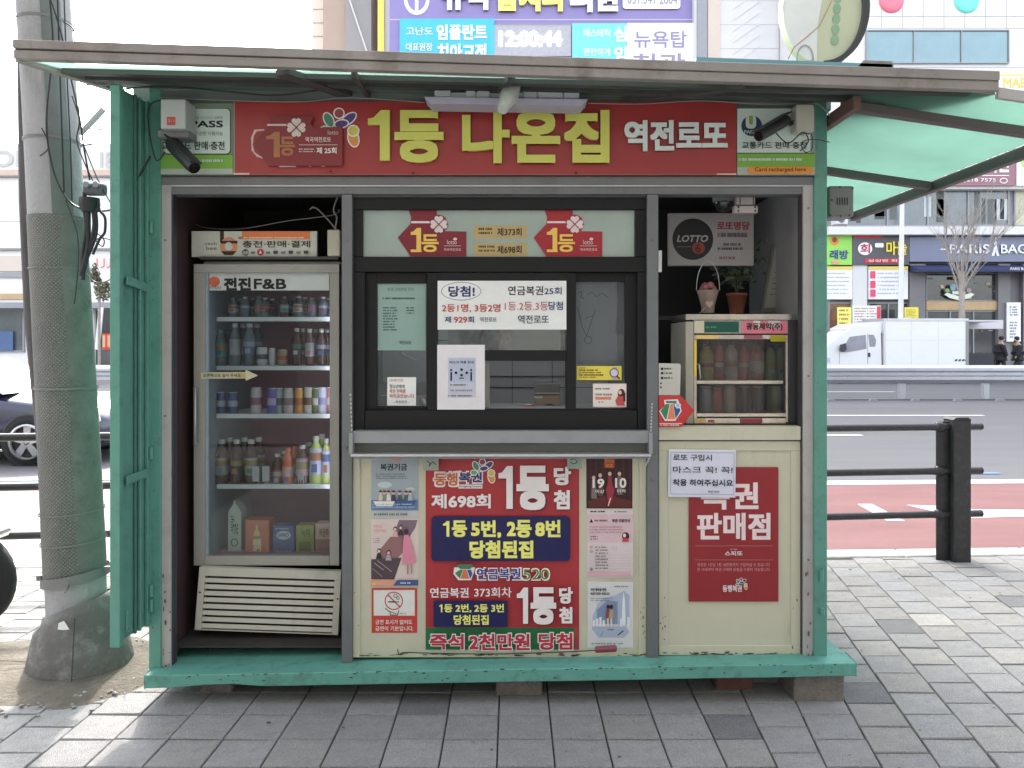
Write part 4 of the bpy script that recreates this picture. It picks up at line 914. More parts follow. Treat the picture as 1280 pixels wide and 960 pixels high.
# ---------------------------------------------------------------- motor scooter nosing in at the left edge
MS = thing('motor_scooter', 'parked black motor scooter with its front wheel just reaching in at the left edge', 'motor scooter', (-3.3, 3.9, 0))
wx, wy, wr = -2.775, 3.9, .25
for xx in (wx, wx - 1.25):
    m = MB(); m.lathe([(.17, -.035), (.22, -.05), (wr, -.02), (wr, .02), (.22, .05), (.17, .035)], (xx, wy, wr), TYRE, n=28, axis='y', cap=False); W_ = m.build('wheel', MS)
    m = MB(); m.lathe([(.03, -.03), (.05, -.02), (.16, -.02), (.17, 0), (.16, .02), (.03, .03)], (xx, wy, wr), RIM, n=20, axis='y'); m.build('rim', W_)
m = MB(); m.tube([(wx, wy - .07, wr), (wx - .2, wy - .06, .72), (wx - .27, wy, .95)], .018, CHR); m.tube([(wx, wy + .07, wr), (wx - .2, wy + .06, .72)], .018, CHR); m.build('fork', MS)
m = MB(); pts = [(wx + .27 * math.cos(R(a)), wr + .27 * math.sin(R(a))) for a in range(50, 150, 12)] + [(wx + .30 * math.cos(R(a)), wr + .32 * math.sin(R(a))) for a in range(146, 45, -12)]
m.prism(pts, 'y', wy - .06, wy + .06, CHR); m.build('front_fender', MS, bevel=.01)
m = MB(); m.prism([(wx - .18, .95), (wx - .1, .7), (wx - .3, .3), (wx - .8, .24), (wx - 1.0, .4), (wx - 1.5, .5), (wx - 1.55, .72), (wx - .85, .74), (wx - .75, .36), (wx - .42, .38), (wx - .3, .95)], 'y', wy - .15, wy + .15, pm('black_scooter_paint', (.02, .02, .02), rough=.3, coat=.6)); m.build('body', MS, bevel=.03, seg=2)
m = MB(); m.prism([(wx - .82, .74), (wx - .82, .8), (wx - 1.2, .83), (wx - 1.5, .85), (wx - 1.52, .73)], 'y', wy - .13, wy + .13, BK); m.build('seat', MS, bevel=.02)
m = MB(); m.tube([(wx - .3, wy - .33, 1.03), (wx - .27, wy, .99), (wx - .3, wy + .33, 1.03)], .015, BK); m.build('handlebar', MS)
m = MB(); m.ball((wx - .14, wy, .86), .07, LENS, n=8); m.build('headlight', MS)

# ================================================================ THE KIOSK
YK = 3.15
MINT = pm('mint_paint', (.105, .30, .235), rough=.45, var=.10, vs=5, bump=.25, bs=25, dirt=(.06, .14, .11), dk=.7, ds=9)
MINTB = pm('mint_board_paint', (.12, .36, .295), rough=.55, var=.10, vs=6, bump=.4, bs=18, dirt=(.07, .13, .105), dk=.7, ds=13)
ALU = pm('dull_aluminium', (.45, .435, .42), rough=.55, metal=.25, var=.08, vs=5, dirt=(.2, .19, .18), dk=.5, ds=6)
ALUD = pm('dark_aluminium', (.17, .18, .185), rough=.5, metal=.25, var=.08, vs=5, dirt=(.1, .1, .1), dk=.5, ds=6)
ALUB = pm('bright_aluminium', (.55, .56, .56), rough=.35, metal=.6, var=.06)
GUT = pm('gutter_metal', (.285, .262, .24), rough=.6, metal=.15, var=.16, vs=5, bump=.2, bs=20, dirt=(.15, .12, .10), dk=.75, ds=6)
SOFF = pm('soffit_sheet', (.115, .165, .14), rough=.6, var=.12, vs=4)
SOFB = pm('soffit_beam', (.05, .055, .05), rough=.6, var=.15, vs=6)
CREAM = pm('cream_panel', (.58, .57, .43), rough=.45, var=.06, vs=3, bump=.12, bs=5, dirt=(.36, .33, .24), dk=.6, ds=3.2, streak=.6)
FRB = pm('black_window_frame', (.009, .0095, .01), rough=.5, var=.12, spec=.3)
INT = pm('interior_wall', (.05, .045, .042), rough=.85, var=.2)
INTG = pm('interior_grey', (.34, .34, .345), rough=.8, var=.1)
K = thing('kiosk', 'mint green lottery kiosk with grey frame, service window and cream panels', 'kiosk', (-.05, 3.95, .1))
def kp(name, x0, y0, x1, y1, mat, Y=YK, d=.06, bevel=.002, parent=None):
    m = MB(); m.pbox(x0, y0, x1, y1, Y, d, mat); return m.build(name, parent or K, bevel)
BACK = 4.78
# base: front board (it dips to the left), side ledge and floor
def bz(x): return .122 + .05 * (x + 1.47) / 2.85
m = MB(); N = 24; rb = random.Random(8)
fx = [-1.472 + 2.85 * i / N for i in range(N + 1)]; vs = []
for i, x in enumerate(fx):
    t = bz(x); lo = t - .052 + .014 * math.exp(-((x + 1.17) / .11) ** 2)
    yy = 3.075 + rb.uniform(-.0015, .0015)
    vs += [(x, yy, lo), (x, yy, t), (x, YK + .02, t + .004), (x, YK + .02, lo)]
fs = []
for i in range(N):
    for a in range(4): fs.append((i * 4 + a, i * 4 + (a + 1) % 4, i * 4 + 4 + (a + 1) % 4, i * 4 + 4 + a))
m.add(vs, fs + [(0, 1, 2, 3), (N * 4, N * 4 + 3, N * 4 + 2, N * 4 + 1)], MINTB); m.build('base_board', K, bevel=.003)
m = MB(); m.hexa([(1.292, YK + .021, .115), (1.378, YK + .021, .115), (1.378, 3.42, .115), (1.292, 3.9, .115), (1.292, YK + .021, .172), (1.378, YK + .021, .172), (1.36, 3.42, .172), (1.292, 3.9, .172)], MINTB); m.build('side_ledge', K, bevel=.003)
m = MB(); m.hexa([(-1.47, YK + .021, .06), (1.29, YK + .021, .11), (1.29, BACK, .11), (-1.47, BACK, .06), (-1.47, YK + .021, .125), (1.29, YK + .021, .172), (1.29, BACK, .172), (-1.47, BACK, .125)], MINTB); m.build('floor_slab', K)
m = MB()   # cracked filler in front of the fridge niche
m.poly([g(226, 828, 3.22), g(252, 822, 3.25), g(330, 820, 3.27), g(398, 824, 3.25), g(402, 831, 3.16), g(230, 834, 3.16)], MINTB); m.build('step_patch', K)
# chips in the board paint
CHIP = pm('bare_rust', (.07, .05, .04), rough=.9, var=.4, vs=40)
m = MB()
for k in range(70):
    x = rb.uniform(205, 1050); t = HY + F * (EYE - bz((x - HX) / F * 3.07)) / 3.07
    y = t + rb.choice((rb.uniform(-1, 1), rb.uniform(0, 12))); q = rb.uniform(.8, 3.5); p = rb.uniform(.3, 1.0)
    pts = [g(x + q * math.cos(a) , y + p * math.sin(a), 3.0708) for a in (0, 1.1, 2.0, 3.1, 4.2, 5.2)]
    m.poly(pts, CHIP)
m.build('paint_chips', K)
# blocks under the kiosk
BLK = pm('concrete_block', (.22, .20, .18), rough=.95, var=.25, vs=25, bump=1.0, bs=90)
BRK = pm('red_brick', (.16, .075, .06), rough=.9, var=.2, vs=20, bump=.8, bs=60)
for x0, x1, Y, zt_, mt, lab in ((620, 678, 3.17, .098, BLK, 'grey concrete block under the middle of the kiosk base'), (993, 1056, 3.12, .114, BLK, 'rough concrete block under the right corner of the kiosk'), (895, 942, 3.22, .108, BRK, 'red brick under the kiosk base, left of the corner block'), (250, 290, 3.2, .065, BLK, 'worn concrete block under the bent part of the kiosk base')):
    m = MB(); a, b = g(x0, 860, Y), g(x1, 860, Y); m.box(a.x, b.x, Y, Y + .19, -.005, zt_, mt); tag(m.build('support_block', None, bevel=.006), lab, 'block', 'blocks propping up the kiosk')
for x0, x1, Y, wh in ((-1.2, -1.0, 4.4, 'left'), (0.0, .2, 4.4, 'middle'), (1.05, 1.25, 4.4, 'right')):
    m = MB(); m.box(x0, x1, Y, Y + .2, -.005, .06 + .05 * (x0 + 1.4) / 2.7, BLK); tag(m.build('support_block', None, bevel=.006), 'concrete block under the back edge of the kiosk, the %s one' % wh, 'block', 'blocks propping up the kiosk')
# corner posts, jambs, mullions, head beam
kp('corner_post', 186, 110, 200.5, 845, MINT, YK - .01, .07); kp('corner_post', 1018, 120, 1034, 829, MINT, YK - .01, .07)
kp('jamb', 201, 222, 213.5, 842, ALU, YK + .003, .06); kp('jamb', 1004, 222, 1017.7, 826, ALU, YK + .003, .06)
kp('jamb_seal', 213.8, 226, 216, 840, DARKG, YK + .012, .04, 0); kp('jamb_seal', 1001.6, 226, 1003.7, 824, DARKG, YK + .012, .04, 0)
kp('mullion', 427, 243, 440, 829, ALUD, YK + .004, .05); kp('mullion', 809, 243, 823, 825, ALUD, YK + .004, .05)
kp('head_beam', 201, 220.5, 1018, 231, ALUD, YK + .0, .07); kp('head_rail', 201, 231.3, 1018, 233, ALUB, YK + .004, .05, 0); kp('head_rail', 201, 233.3, 1018, 242.8, ALUD, YK + .01, .07)
kp('sign_backing', 200.8, 110, 1017.7, 220, pm('sign_backing', (.14, .17, .15), rough=.7), YK + .001, .05)
# side and back walls, ceiling, partitions
def kw(name, x0, x1, y0, y1, z0, z1, mat): m = MB(); m.box(x0, x1, y0, y1, z0, z1, mat); return m.build(name, K)
kw('side_wall', -1.48, -1.44, YK + .065, BACK, .126, 2.45, MINT); kw('side_wall', 1.25, 1.29, YK + .065, BACK, .175, 2.42, MINT)
kw('back_wall', -1.44, 1.25, BACK - .04, BACK, .176, 2.42, MINT); kw('inner_back', -1.435, 1.245, BACK - .05, BACK - .043, .18, 2.40, INTG)
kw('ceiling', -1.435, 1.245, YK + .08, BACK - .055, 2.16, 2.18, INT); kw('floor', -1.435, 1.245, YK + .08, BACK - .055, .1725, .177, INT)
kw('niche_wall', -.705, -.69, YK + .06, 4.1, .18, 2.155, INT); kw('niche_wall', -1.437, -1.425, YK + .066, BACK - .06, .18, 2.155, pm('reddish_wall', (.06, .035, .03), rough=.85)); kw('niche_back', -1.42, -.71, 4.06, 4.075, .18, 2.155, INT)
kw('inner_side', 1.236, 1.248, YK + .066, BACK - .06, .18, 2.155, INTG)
# cream panels below
def cream(x0, y0, x1, y1, Y, nm='lower_panel'):
    kp(nm, x0, y0, x1, y1, CREAM, Y, .02)
    t = 12
    for a in ((x0, y0, x1, y0 + t), (x0, y1 - t, x1, y1), (x0, y0 + t + .2, x0 + t, y1 - t - .2), (x1 - t, y0 + t + .2, x1, y1 - t - .2)): kp('panel_frame', *a, CREAM, Y - .006, .0055, .0015)
kp('lower_panel', 441, 566, 808, 822, CREAM, YK + .03, .02)
for a in ((441, 566, 450, 822), (799, 566, 808, 822)): kp('panel_frame', *a, CREAM, YK + .022, .008)
kp('counter_strip', 823.5, 533, 1001, 550.3, CREAM, YK + .012, .05); cream(823.5, 551.6, 1001, 819, YK + .03)
kp('sill_shadow_gap', 823.5, 550.5, 1001, 551.4, DARKG, YK + .03, .02, 0)
# window: black frame with transom and three bays
kp('window_frame', 441, 247, 808, 262, FRB, YK + .03, .05); kp('window_frame', 441, 321, 808, 340, FRB, YK + .03, .05)
kp('window_frame', 441, 262.2, 453, 320.8, FRB, YK + .03, .05); kp('window_frame', 794, 262.2, 808, 320.8, FRB, YK + .03, .05)
kp('window_frame', 441, 340.2, 456, 538, FRB, YK + .03, .05); kp('window_frame', 797, 340.2, 808, 538, FRB, YK + .03, .05); kp('window_frame', 456.2, 513, 796.8, 538, FRB, YK + .025, .05)
kp('window_gap_filler', 441, 243, 808, 246.8, DARKG, YK + .02, .05)
def sash(x0, y0, x1, y1, gx0, gy0, gx1, gy1, Y):
    m = MB()
    for a in ((x0, y0, gx0, y1), (gx1, y0, x1, y1), (gx0, y0, gx1, gy0), (gx0, gy1, gx1, y1)): m.pbox(*a, Y, .025, FRB)
    s_ = m.build('window_sash', K, .0015)
    return s_
GLS = glass_mat('window_glass', (.86, .9, .88), refl=1.5, dirty=.05)
s1 = sash(456.2, 341, 546, 512.6, 471, 354, 533, 508, YK + .055); m = MB(); m.pbox(471, 354, 533, 508, YK + .068, .003, GLS); m.build('pane', s1)
s2 = sash(534, 341, 720, 512.8, 547, 351, 708, 511, YK + .034); m = MB(); m.pbox(547, 351, 708, 437.5, YK + .045, .003, GLS); m.build('pane', s2)
kp('ticket_bar', 547.2, 438, 707.8, 451, FRB, YK + .036, .02, .0015, s2)
s3 = sash(707, 341, 796.6, 512.6, 718, 352, 781, 511, YK + .0605); m = MB(); m.pbox(718, 352, 781, 511, YK + .072, .003, GLS); m.build('pane', s3)
TRG = sheet_mat('frosted_mint_glass', (.40, .55, .48), .35, .12)
m = MB(); m.pbox(453, 262, 794, 321, YK + .05, .004, pm('transom_film', (.33, .42, .37), rough=.12, var=.12, vs=3, spec=.7)); m.build('transom_pane', K)
# folding counter tray under the window
TRAY = thing('counter_tray', 'grey folding metal counter shelf hung on perforated side straps below the window', 'counter shelf', g(629, 572, YK - .05))
def tpart(n_, x0, y0, x1, y1, Y, d, mt, bv=.001): m = MB(); m.pbox(x0, y0, x1, y1, Y, d, mt); return m.build(n_, TRAY, bv)
TG_ = pm('tray_grey', (.30, .315, .32), rough=.45, metal=.2, var=.07, dirt=(.2, .2, .2), dk=.5, ds=6)
tpart('face', 441, 539, 811, 554, YK - .03, .055, TG_); tpart('recess', 443, 554.2, 809, 567.5, YK + .002, .02, pm('tray_shadow', (.13, .14, .12), rough=.7)); tpart('lip', 438, 567.8, 814, 571, YK - .055, .07, ALUB); tpart('under_lip', 441, 571.2, 812, 573.5, YK - .03, .045, TG_)
tpart('side_arm', 436, 541, 440.6, 567.5, YK - .05, .05, TG_); tpart('side_arm', 811.4, 541, 816, 567.5, YK - .05, .05, TG_)
for x0, y0, x1, y1 in ((438, 492, 440, 541), (815, 504, 813.5, 541), (447, 575, 450, 590), (812, 572, 806, 584)):
    st = MB(); n = 9
    for k in range(n):
        p, q = g(x0 + (x1 - x0) * k / n, y0 + (y1 - y0) * k / n, YK - .052), g(x0 + (x1 - x0) * (k + .6) / n, y0 + (y1 - y0) * (k + .6) / n, YK - .052)
        st.tube([p, q], .0035, ALUB, n=5)
    st.build('chain', TRAY)
# roof body, front canopy, gutter
m = MB(); m.hexa([(-1.58, YK + .052, 2.455), (1.33, YK + .052, 2.425), (1.33, BACK + .1, 2.425), (-1.58, BACK + .1, 2.455), (-1.58, YK + .052, 2.53), (1.33, YK + .052, 2.50), (1.33, BACK + .1, 2.56), (-1.58, BACK + .1, 2.59)], SOFF); m.build('roof', K)
def fe(t, dy=0, dz=0): return Vector((-1.79 + 3.57 * t, 2.75 + .05 * t + dy, 2.48 - .10 * t + dz))
def he(t, dz=0): return Vector((-1.608 + 2.958 * t, YK - .002, 2.50 - .06 * t + dz))
m = MB()
def gut(z0, z1, y0, y1, name, mat=GUT):
    m = MB(); a, b = fe(0), fe(1)
    k0 = .80; 
    m.hexa([a + Vector((0, y0, z0)), b + Vector((0, y0, z0)), b + Vector((0, y1, z0)), a + Vector((0, y1, z0)), a + Vector((0, y0, z1)), b + Vector((0, y0, z1 + .004)), b + Vector((0, y1, z1 + .004)), a + Vector((0, y1, z1))], mat)
    return m.build(name, K, .002)
gut(-.004, .027, .006, .04, 'gutter_lower'); gut(.0275, .031, .012, .04, 'gutter_groove', DARKG); gut(.0315, .062, .0, .045, 'gutter_upper')
MSH = sheet_mat('mint_plastic_sheet', (.17, .33, .255), .6, .03)
def lerp(a, b, k): return a + (b - a) * k
m = MB(); m.poly([fe(0, .046, .004), fe(1, .046, .004), lerp(fe(1), he(1), .16) + Vector((0, 0, .004)), lerp(fe(0), he(0), .42) + Vector((0, 0, .004))], sheet_mat('clear_mint_sheet', (.55, .82, .70), .5, .45)); m.build('canopy_sheet', K)
m = MB(); m.hexa([lerp(fe(0), he(0), .40), lerp(fe(1), he(1), .14), he(1), he(0), lerp(fe(0), he(0), .40) + Vector((0, 0, .018)), lerp(fe(1), he(1), .14) + Vector((0, 0, .018)), he(1, .018), he(0, .018)], SOFF); m.build('soffit', K)
for k0, k1 in ((.40, .15), (.62, .60)):
    p, q = lerp(fe(0), he(0), k0), lerp(fe(1), he(1), k1); m = MB(); m.bar(p + Vector((.02, 0, -.006)), q + Vector((-.02, 0, -.006)), .03, .02, SOFB); m.build('purlin', K)
for t0, t1, wd in ((.265, .315, .06), (.75, .70, .04), (.34, .345, .02), (.505, .505, .03)):
    m = MB(); p, q = lerp(fe(t0), he(t0), .12), he(t1); m.bar(p + Vector((0, 0, -.012)), q + Vector((0, -.01, -.012)), wd, .022, SOFB); m.build('brace', K)
m = MB(); p, q = fe(0, .03, .01), he(0, -.005); m.bar(p, q, .03, .035, GUT); m.build('edge_bar', K); m = MB(); p, q = fe(1, .03, .01), he(1, -.005); m.bar(p, q, .03, .035, GUT); m.build('edge_bar', K)
m = MB(); a, b = g(868, 75, 2.86), g(1112, 85, 2.86); m.hexa([(a.x, 2.83, a.z - .04), (b.x, 2.83, b.z - .04), (b.x, 2.9, b.z - .04), (a.x, 2.9, a.z - .04), (a.x, 2.83, a.z), (b.x, 2.83, b.z + .003), (b.x, 2.9, b.z + .003), (a.x, 2.9, a.z)], pm('teal_trim', (.16, .36, .40), rough=.5, var=.1)); m.build('roof_trim', K)
# grime, rust and fixings on the frame and panels
m = MB(); rg = random.Random(12); GR1 = pm('grime', (.13, .115, .085), rough=.95, var=.4, vs=30); RU = pm('rust_stain', (.20, .11, .06), rough=.95, var=.4, vs=30)
def blot(x, y, rx, ry, Y, mt): m.poly([g(x + rx * rg.uniform(.6, 1.1) * math.cos(a * .785), y + ry * rg.uniform(.6, 1.1) * math.sin(a * .785), Y) for a in range(8)], mt)
for k in range(34):
    x = rg.uniform(826, 1000); blot(x, 818 - rg.random() ** 2 * 3, rg.uniform(2, 7), rg.uniform(.5, 1.4), YK + .0232, GR1)
for k in range(40):
    x = rg.uniform(452, 806); blot(x, 819.5 - rg.random() ** 2 * 3, rg.uniform(2, 8), rg.uniform(.5, 1.4), YK + .0213, GR1)
for k in range(22):
    x = rg.choice((rg.uniform(443, 449), rg.uniform(800, 807), rg.uniform(825, 834), rg.uniform(990, 1000))); blot(x, rg.uniform(740, 818), rg.uniform(.4, 1.2), rg.uniform(.5, 3), YK + .0205, GR1 if rg.random() < .6 else RU)
for k in range(26):
    x = rg.choice((rg.uniform(202, 213), rg.uniform(1005, 1017))); blot(x, 835 - 130 * rg.random() ** 2.2, rg.uniform(.5, 1.8), rg.uniform(.6, 4), YK - .0008, GR1 if rg.random() < .5 else RU)
for k in range(22):
    x = rg.choice((rg.uniform(188, 200), rg.uniform(1019, 1033))); blot(x, rg.uniform(240, 828), rg.uniform(.3, 1.0), rg.uniform(.4, 1.6), YK - .0125, CHIP)
tag(m.build('grime', K), kind='stuff')
for x, y in ((206, 300), (206, 520), (206, 740), (1011, 260), (1011, 470), (1011, 700), (433, 300), (433, 560), (433, 790), (816, 300), (816, 600), (816, 790), (300, 226), (560, 226), (760, 226), (950, 226)):
    m = MB(); a = g(x, y, YK - .001); m.lathe([(.0035, -.002), (.0045, .0), (.0045, .006)], a, GSTL, n=8, axis='y'); m.build('rivet', K)
# right hand flap: mint sheets on dark bars
DB = pm('dark_bar', (.085, .075, .07), rough=.6, var=.15, vs=6)
FL = thing('roof_flap', 'translucent mint side flap on dark bars, propped out right of the kiosk', 'awning', (1.7, 3.8, 2.2))
def fp(X, Y, dz=0): return Vector((X, Y, 2.375 - .148 * (X - 1.29) + dz))
for ya, yb in ((2.845, 2.95), (2.951, 3.86), (3.861, 4.76)):
    m = MB(); NX, NY = 8, 8; vs = [fp(1.30 + .80 * i / NX, ya + (yb - ya) * j / NY, .012 - .012 * math.sin(math.pi * i / NX) * math.sin(math.pi * j / NY)) for j in range(NY + 1) for i in range(NX + 1)]
    vs = [v + Vector((0, 0, max(0, .06 * (2.95 - v.y) / .1))) for v in vs] if ya < 2.9 else vs
    m.add(vs, [(j * (NX + 1) + i, j * (NX + 1) + i + 1, (j + 1) * (NX + 1) + i + 1, (j + 1) * (NX + 1) + i) for j in range(NY) for i in range(NX)], MSH, True); m.build('sheet', FL)
for y, wd in ((2.95, .04), (3.86, .045), (4.76, .045)): m = MB(); m.bar(fp(1.30, y, -.012), fp(2.10, y, -.012), wd, .035, DB); m.build('cross_bar', FL, .002)
m = MB(); m.bar(fp(2.12, 2.83, -.010), fp(2.12, 4.80, -.010), .035, .05, DB); m.build('outer_bar', FL, .002)
m = MB(); m.bar(fp(1.305, 2.9, -.01), fp(1.305, 4.8, -.01), .03, .05, pm('red_brown_bar', (.13, .075, .065), rough=.7)); m.build('hinge_bar', FL, .002)
m = MB(); m.bar(fp(1.79, 2.835, .075), fp(2.14, 2.835, .075), .02, .04, pm('pale_edge', (.45, .43, .41), rough=.6)); m.build('front_edge', FL, .002)
m = MB(); m.bar(fp(2.145, 2.83, .0), fp(2.145, 4.8, .0), .012, .055, pm('pale_edge', (.45, .43, .41), rough=.6)); m.build('edge_strip', FL)
# left hand folded door, standing forward of the post
DR = thing('folding_door', 'mint green folded shutter door standing open at the left corner of the kiosk', 'door', g(169, 790, 3.1))
def dpt(u, z, off=0): return Vector((-1.488 - .022 * u - off, 3.142 - .205 * u, z))
def dbox(nm, u0, u1, z0, z1, o0, o1, zs0=0, zs1=0, mt=MINT):
    m = MB(); m.hexa([dpt(u0, z0 + zs0 * u0, o0), dpt(u1, z0 + zs0 * u1, o0), dpt(u1, z0 + zs0 * u1, o1), dpt(u0, z0 + zs0 * u0, o1), dpt(u0, z1, o0), dpt(u1, z1, o0), dpt(u1, z1, o1), dpt(u0, z1, o1)], mt); return m.build(nm, DR, .002)
ZB = .30
dbox('leaf', 0, 1, ZB, 2.44, .006, .022)
dbox('stile', 0, .10, ZB, 2.44, -.010, .004); dbox('stile', .90, 1.02, ZB - .01, 2.44, -.012, .026); dbox('fold_rib', .28, .33, ZB, 2.44, -.008, .004); dbox('fold_rib', .42, .47, ZB, 2.44, -.006, .004, mt=pm('mint_dark', (.06, .17, .135), rough=.6))
for y in (348, 596):
    za, zb2 = (1.6775, 1.699) if y < 400 else (.929, .919); m = MB(); m.bar(dpt(.10, za, -.010), dpt(.80, zb2, -.010), .008, .035, MINT); m.build('cross_rib', DR, .002)
for z in (.42, .36, .98, 1.9):
    m = MB(); a = dpt(.05, z, -.018); m.tube([a, a + Vector((0, 0, .05))], .009, MINT, n=8); m.build('hinge', DR)
m = MB(); m.tube([dpt(.85, .42, -.018), dpt(.85, .345, -.018), dpt(.7, .34, -.018)], .006, MINT); m.build('latch', DR)
for x, y in ((1027, 715), (1028, 756)):
    m = MB(); a = g(x, y + 12, YK - .02); m.tube([a, a + Vector((0, 0, .045 if y < 730 else .025))], .009, MINT, n=8); m.build('hinge_knuckle', K)

# ================================================================ signs above the openings
SREDC = ink(132, 48, 48)
YS = YK - .02
def flower(s, cx, cy, k, lw=1.6):
    """the five petal dancing figure emblem in its white outline"""
    def blob(x, y, rx, ry, a, c):
        for g_, cc in ((lw, ink(205, 205, 200)), (0, c)):
            pts = []
            for i in range(18):
                t = 2 * math.pi * i / 18; u, v = (rx + g_) * math.cos(t), (ry + g_) * math.sin(t); aa = R(a)
                pts.append((x + u * math.cos(aa) - v * math.sin(aa), y + u * math.sin(aa) + v * math.cos(aa)))
            s.poly(pts, cc)
    blob(cx - 13 * k, cy - 6 * k, 5 * k, 9 * k, -28, ink(70, 125, 105)); blob(cx + 12 * k, cy - 7 * k, 5 * k, 10.5 * k, 52, ink(75, 62, 110)); blob(cx + 3 * k, cy - 1 * k, 8 * k, 4.2 * k, -8, ink(75, 62, 110))
    blob(cx, cy - 14 * k, 5.6 * k, 5.6 * k, 0, ink(140, 70, 75)); blob(cx + 18 * k, cy + 17 * k, 6 * k, 10.5 * k, -14, ink(190, 130, 65)); blob(cx + 18 * k, cy + 8 * k, 6.2 * k, 6 * k, 0, ink(180, 170, 80)); blob(cx - 17 * k, cy + 7 * k, 6 * k, 4.2 * k, 0, ink(95, 150, 110))
def clover(s, cx, cy, r, c, lc):
    for a in (45, 135, 225, 315):
        ca, sa = math.cos(R(a)), math.sin(R(a)); tx, ty = -sa, ca; k = r
        # heart leaves pointing at the middle, turned upright
        an = a + 45; ca, sa = math.cos(R(an)), math.sin(R(an)); tx, ty = -sa, ca
        pts = [(cx, cy), (cx + ca * k * .62 + tx * k * .52, cy + sa * k * .62 + ty * k * .52), (cx + ca * k * .9 + tx * k * .48, cy + sa * k * .9 + ty * k * .48), (cx + ca * k * 1.03 + tx * k * .2, cy + sa * k * 1.03 + ty * k * .2), (cx + ca * k * .88, cy + sa * k * .88),
               (cx + ca * k * 1.03 - tx * k * .2, cy + sa * k * 1.03 - ty * k * .2), (cx + ca * k * .9 - tx * k * .48, cy + sa * k * .9 - ty * k * .48), (cx + ca * k * .62 - tx * k * .52, cy + sa * k * .62 - ty * k * .52)]
        s.poly(pts, c)
    s.line(cx - r * .5, cy - r * .5, cx + r * .5, cy + r * .5, r * .12, lc).line(cx + r * .5, cy - r * .5, cx - r * .5, cy + r * .5, r * .12, lc)
LIME = ink(178, 180, 88)
s = Sheet('main_sign', 'long red kiosk sign with raised lime lettering and pale lettering', 'sign', 291.5, 127, 920.5, 218.5, YS, pm('sign_red', col(140, 48, 46, 1.3), rough=.35, var=.07, vs=4, dirt=col(110, 42, 42, 1.2), dk=.5, ds=2), thick=.02, part='panel')
s.rect(291.5, 127, 293.5, 218.5, ink(125, 125, 115)).rect(291.5, 216.3, 312, 218.5, ink(190, 170, 150)).rect(896, 217, 920.5, 218.5, ink(190, 180, 165)).rect(312, 217.6, 896, 218.5, ink(120, 100, 95))
flower(s, 424, 156, 1.0)
s.text('1', 461, 139.5, 488, 202, LIME, .065, ext=.014).text('등', 494, 139.5, 555, 204.5, LIME, .055, ext=.014).text('나', 578, 139.5, 637, 205.5, LIME, .05, ext=.014).text('온', 639.5, 140, 700, 205, LIME, .055, ext=.014).text('집', 704.5, 139.5, 761, 205, LIME, .055, ext=.014)
s.text('역전로또', 780, 151.5, 908.5, 190, ink(185, 195, 190), .05, ext=.006)
for x, y in ((414, 215), (517, 217), (720, 216.5)): s.ell(x, y, 1.6, 1.6, ink(70, 25, 25))
s.end('raised_lettering')
YST = YS - .0185
s = Sheet('first_prize_badge', 'dark red ribbon badge with clover stuck over the left end of the main sign', 'badge', 317, 150, 428, 207, YST, pm('badge_dark_red', col(118, 36, 40, 1.25), rough=.35, var=.08), thick=.004, outline=[(335, 145), (392, 145), (388, 154), (392, 160), (428, 158), (428, 207), (335, 207), (316, 181), (333, 162), (338, 154)], part='ribbon')
s.rect(334, 155, 358, 157.4, ink(190, 170, 165)); clover(s, 370.5, 159.5, 11.5, ink(190, 180, 172), ink(110, 35, 40))
s.text('1', 333, 165, 350, 197, ink(150, 100, 70), .07).text('등', 350, 171, 369, 195, ink(150, 100, 70), .04).text('lotto', 410, 163, 423, 168.5, ink(190, 170, 165)).text('역곡역전로또', 382, 171.5, 414, 178, ink(200, 190, 185), .015).rect(374, 181, 422, 181.8, ink(190, 175, 170))
s.lines(374, 186, 394, 192, 2, ink(180, 160, 158), .5, 3).text('제 25회', 396, 184.5, 421, 192.5, ink(210, 205, 200), .03)
s.end(); 
fr = Print(YST - .0002 + .0005)
fr.k = 0
b_ = MB()
# the pale outline of an older badge peeping out round the dark one
s = Sheet('badge_outline', 'pale scrap of an older sticker showing round the dark red ribbon badge', 'sticker', 314, 160, 345, 198, YS - .0012, ink(190, 170, 165), thick=.0005, outline=[(318, 162), (330, 161.5), (331, 163.2), (321, 164), (317, 170), (316, 181), (318, 190), (325, 195), (331, 196.5), (331, 199), (321, 196), (314.5, 188), (314, 172)])
s.rrect(349, 207.2, 370, 208.8, .7, ink(200, 190, 185)).rect(386, 207.4, 389, 208.4, ink(200, 190, 185)).rect(402, 207.4, 406, 208.4, ink(200, 190, 185)).end()
# transit card sign, left
GRN = ink(105, 150, 60); PALE = ink(175, 190, 182)
s = Sheet('card_sign', 'transit card sign with PASS lettering, left of the long red sign', 'sign', 201, 129, 291, 218.5, YS, ink(100, 118, 100), thick=.015, part='panel')
s.rrect(205, 135.5, 288.5, 193, 5, BLACK).rrect(205, 136, 287.5, 192, 5, PALE).rect(201, 193, 291, 211, GRN).rect(201, 193, 291, 193.8, ink(60, 75, 55)).rect(201, 211, 291, 218, ink(150, 158, 148))
s.text('하나로 어디서나 교통은', 238, 145.5, 279, 149, ink(90, 105, 98)).text('PASS', 238, 151, 279, 159.5, BLACK, .05).text('경기·인천 사용가능', 238, 164.5, 279, 169.5, ink(80, 90, 85)).text('교통카드 판매·충전', 203, 177, 281, 187.5, BLACK, .02).lines(240, 199.5, 284, 203.5, 1, PALE, .8, 9)
s.end()
s = Sheet('card_sign', 'transit card sign with navy round emblem, right of the long red sign', 'sign', 921.5, 135, 1019, 218.5, YS, ink(120, 135, 125), thick=.015, part='panel')
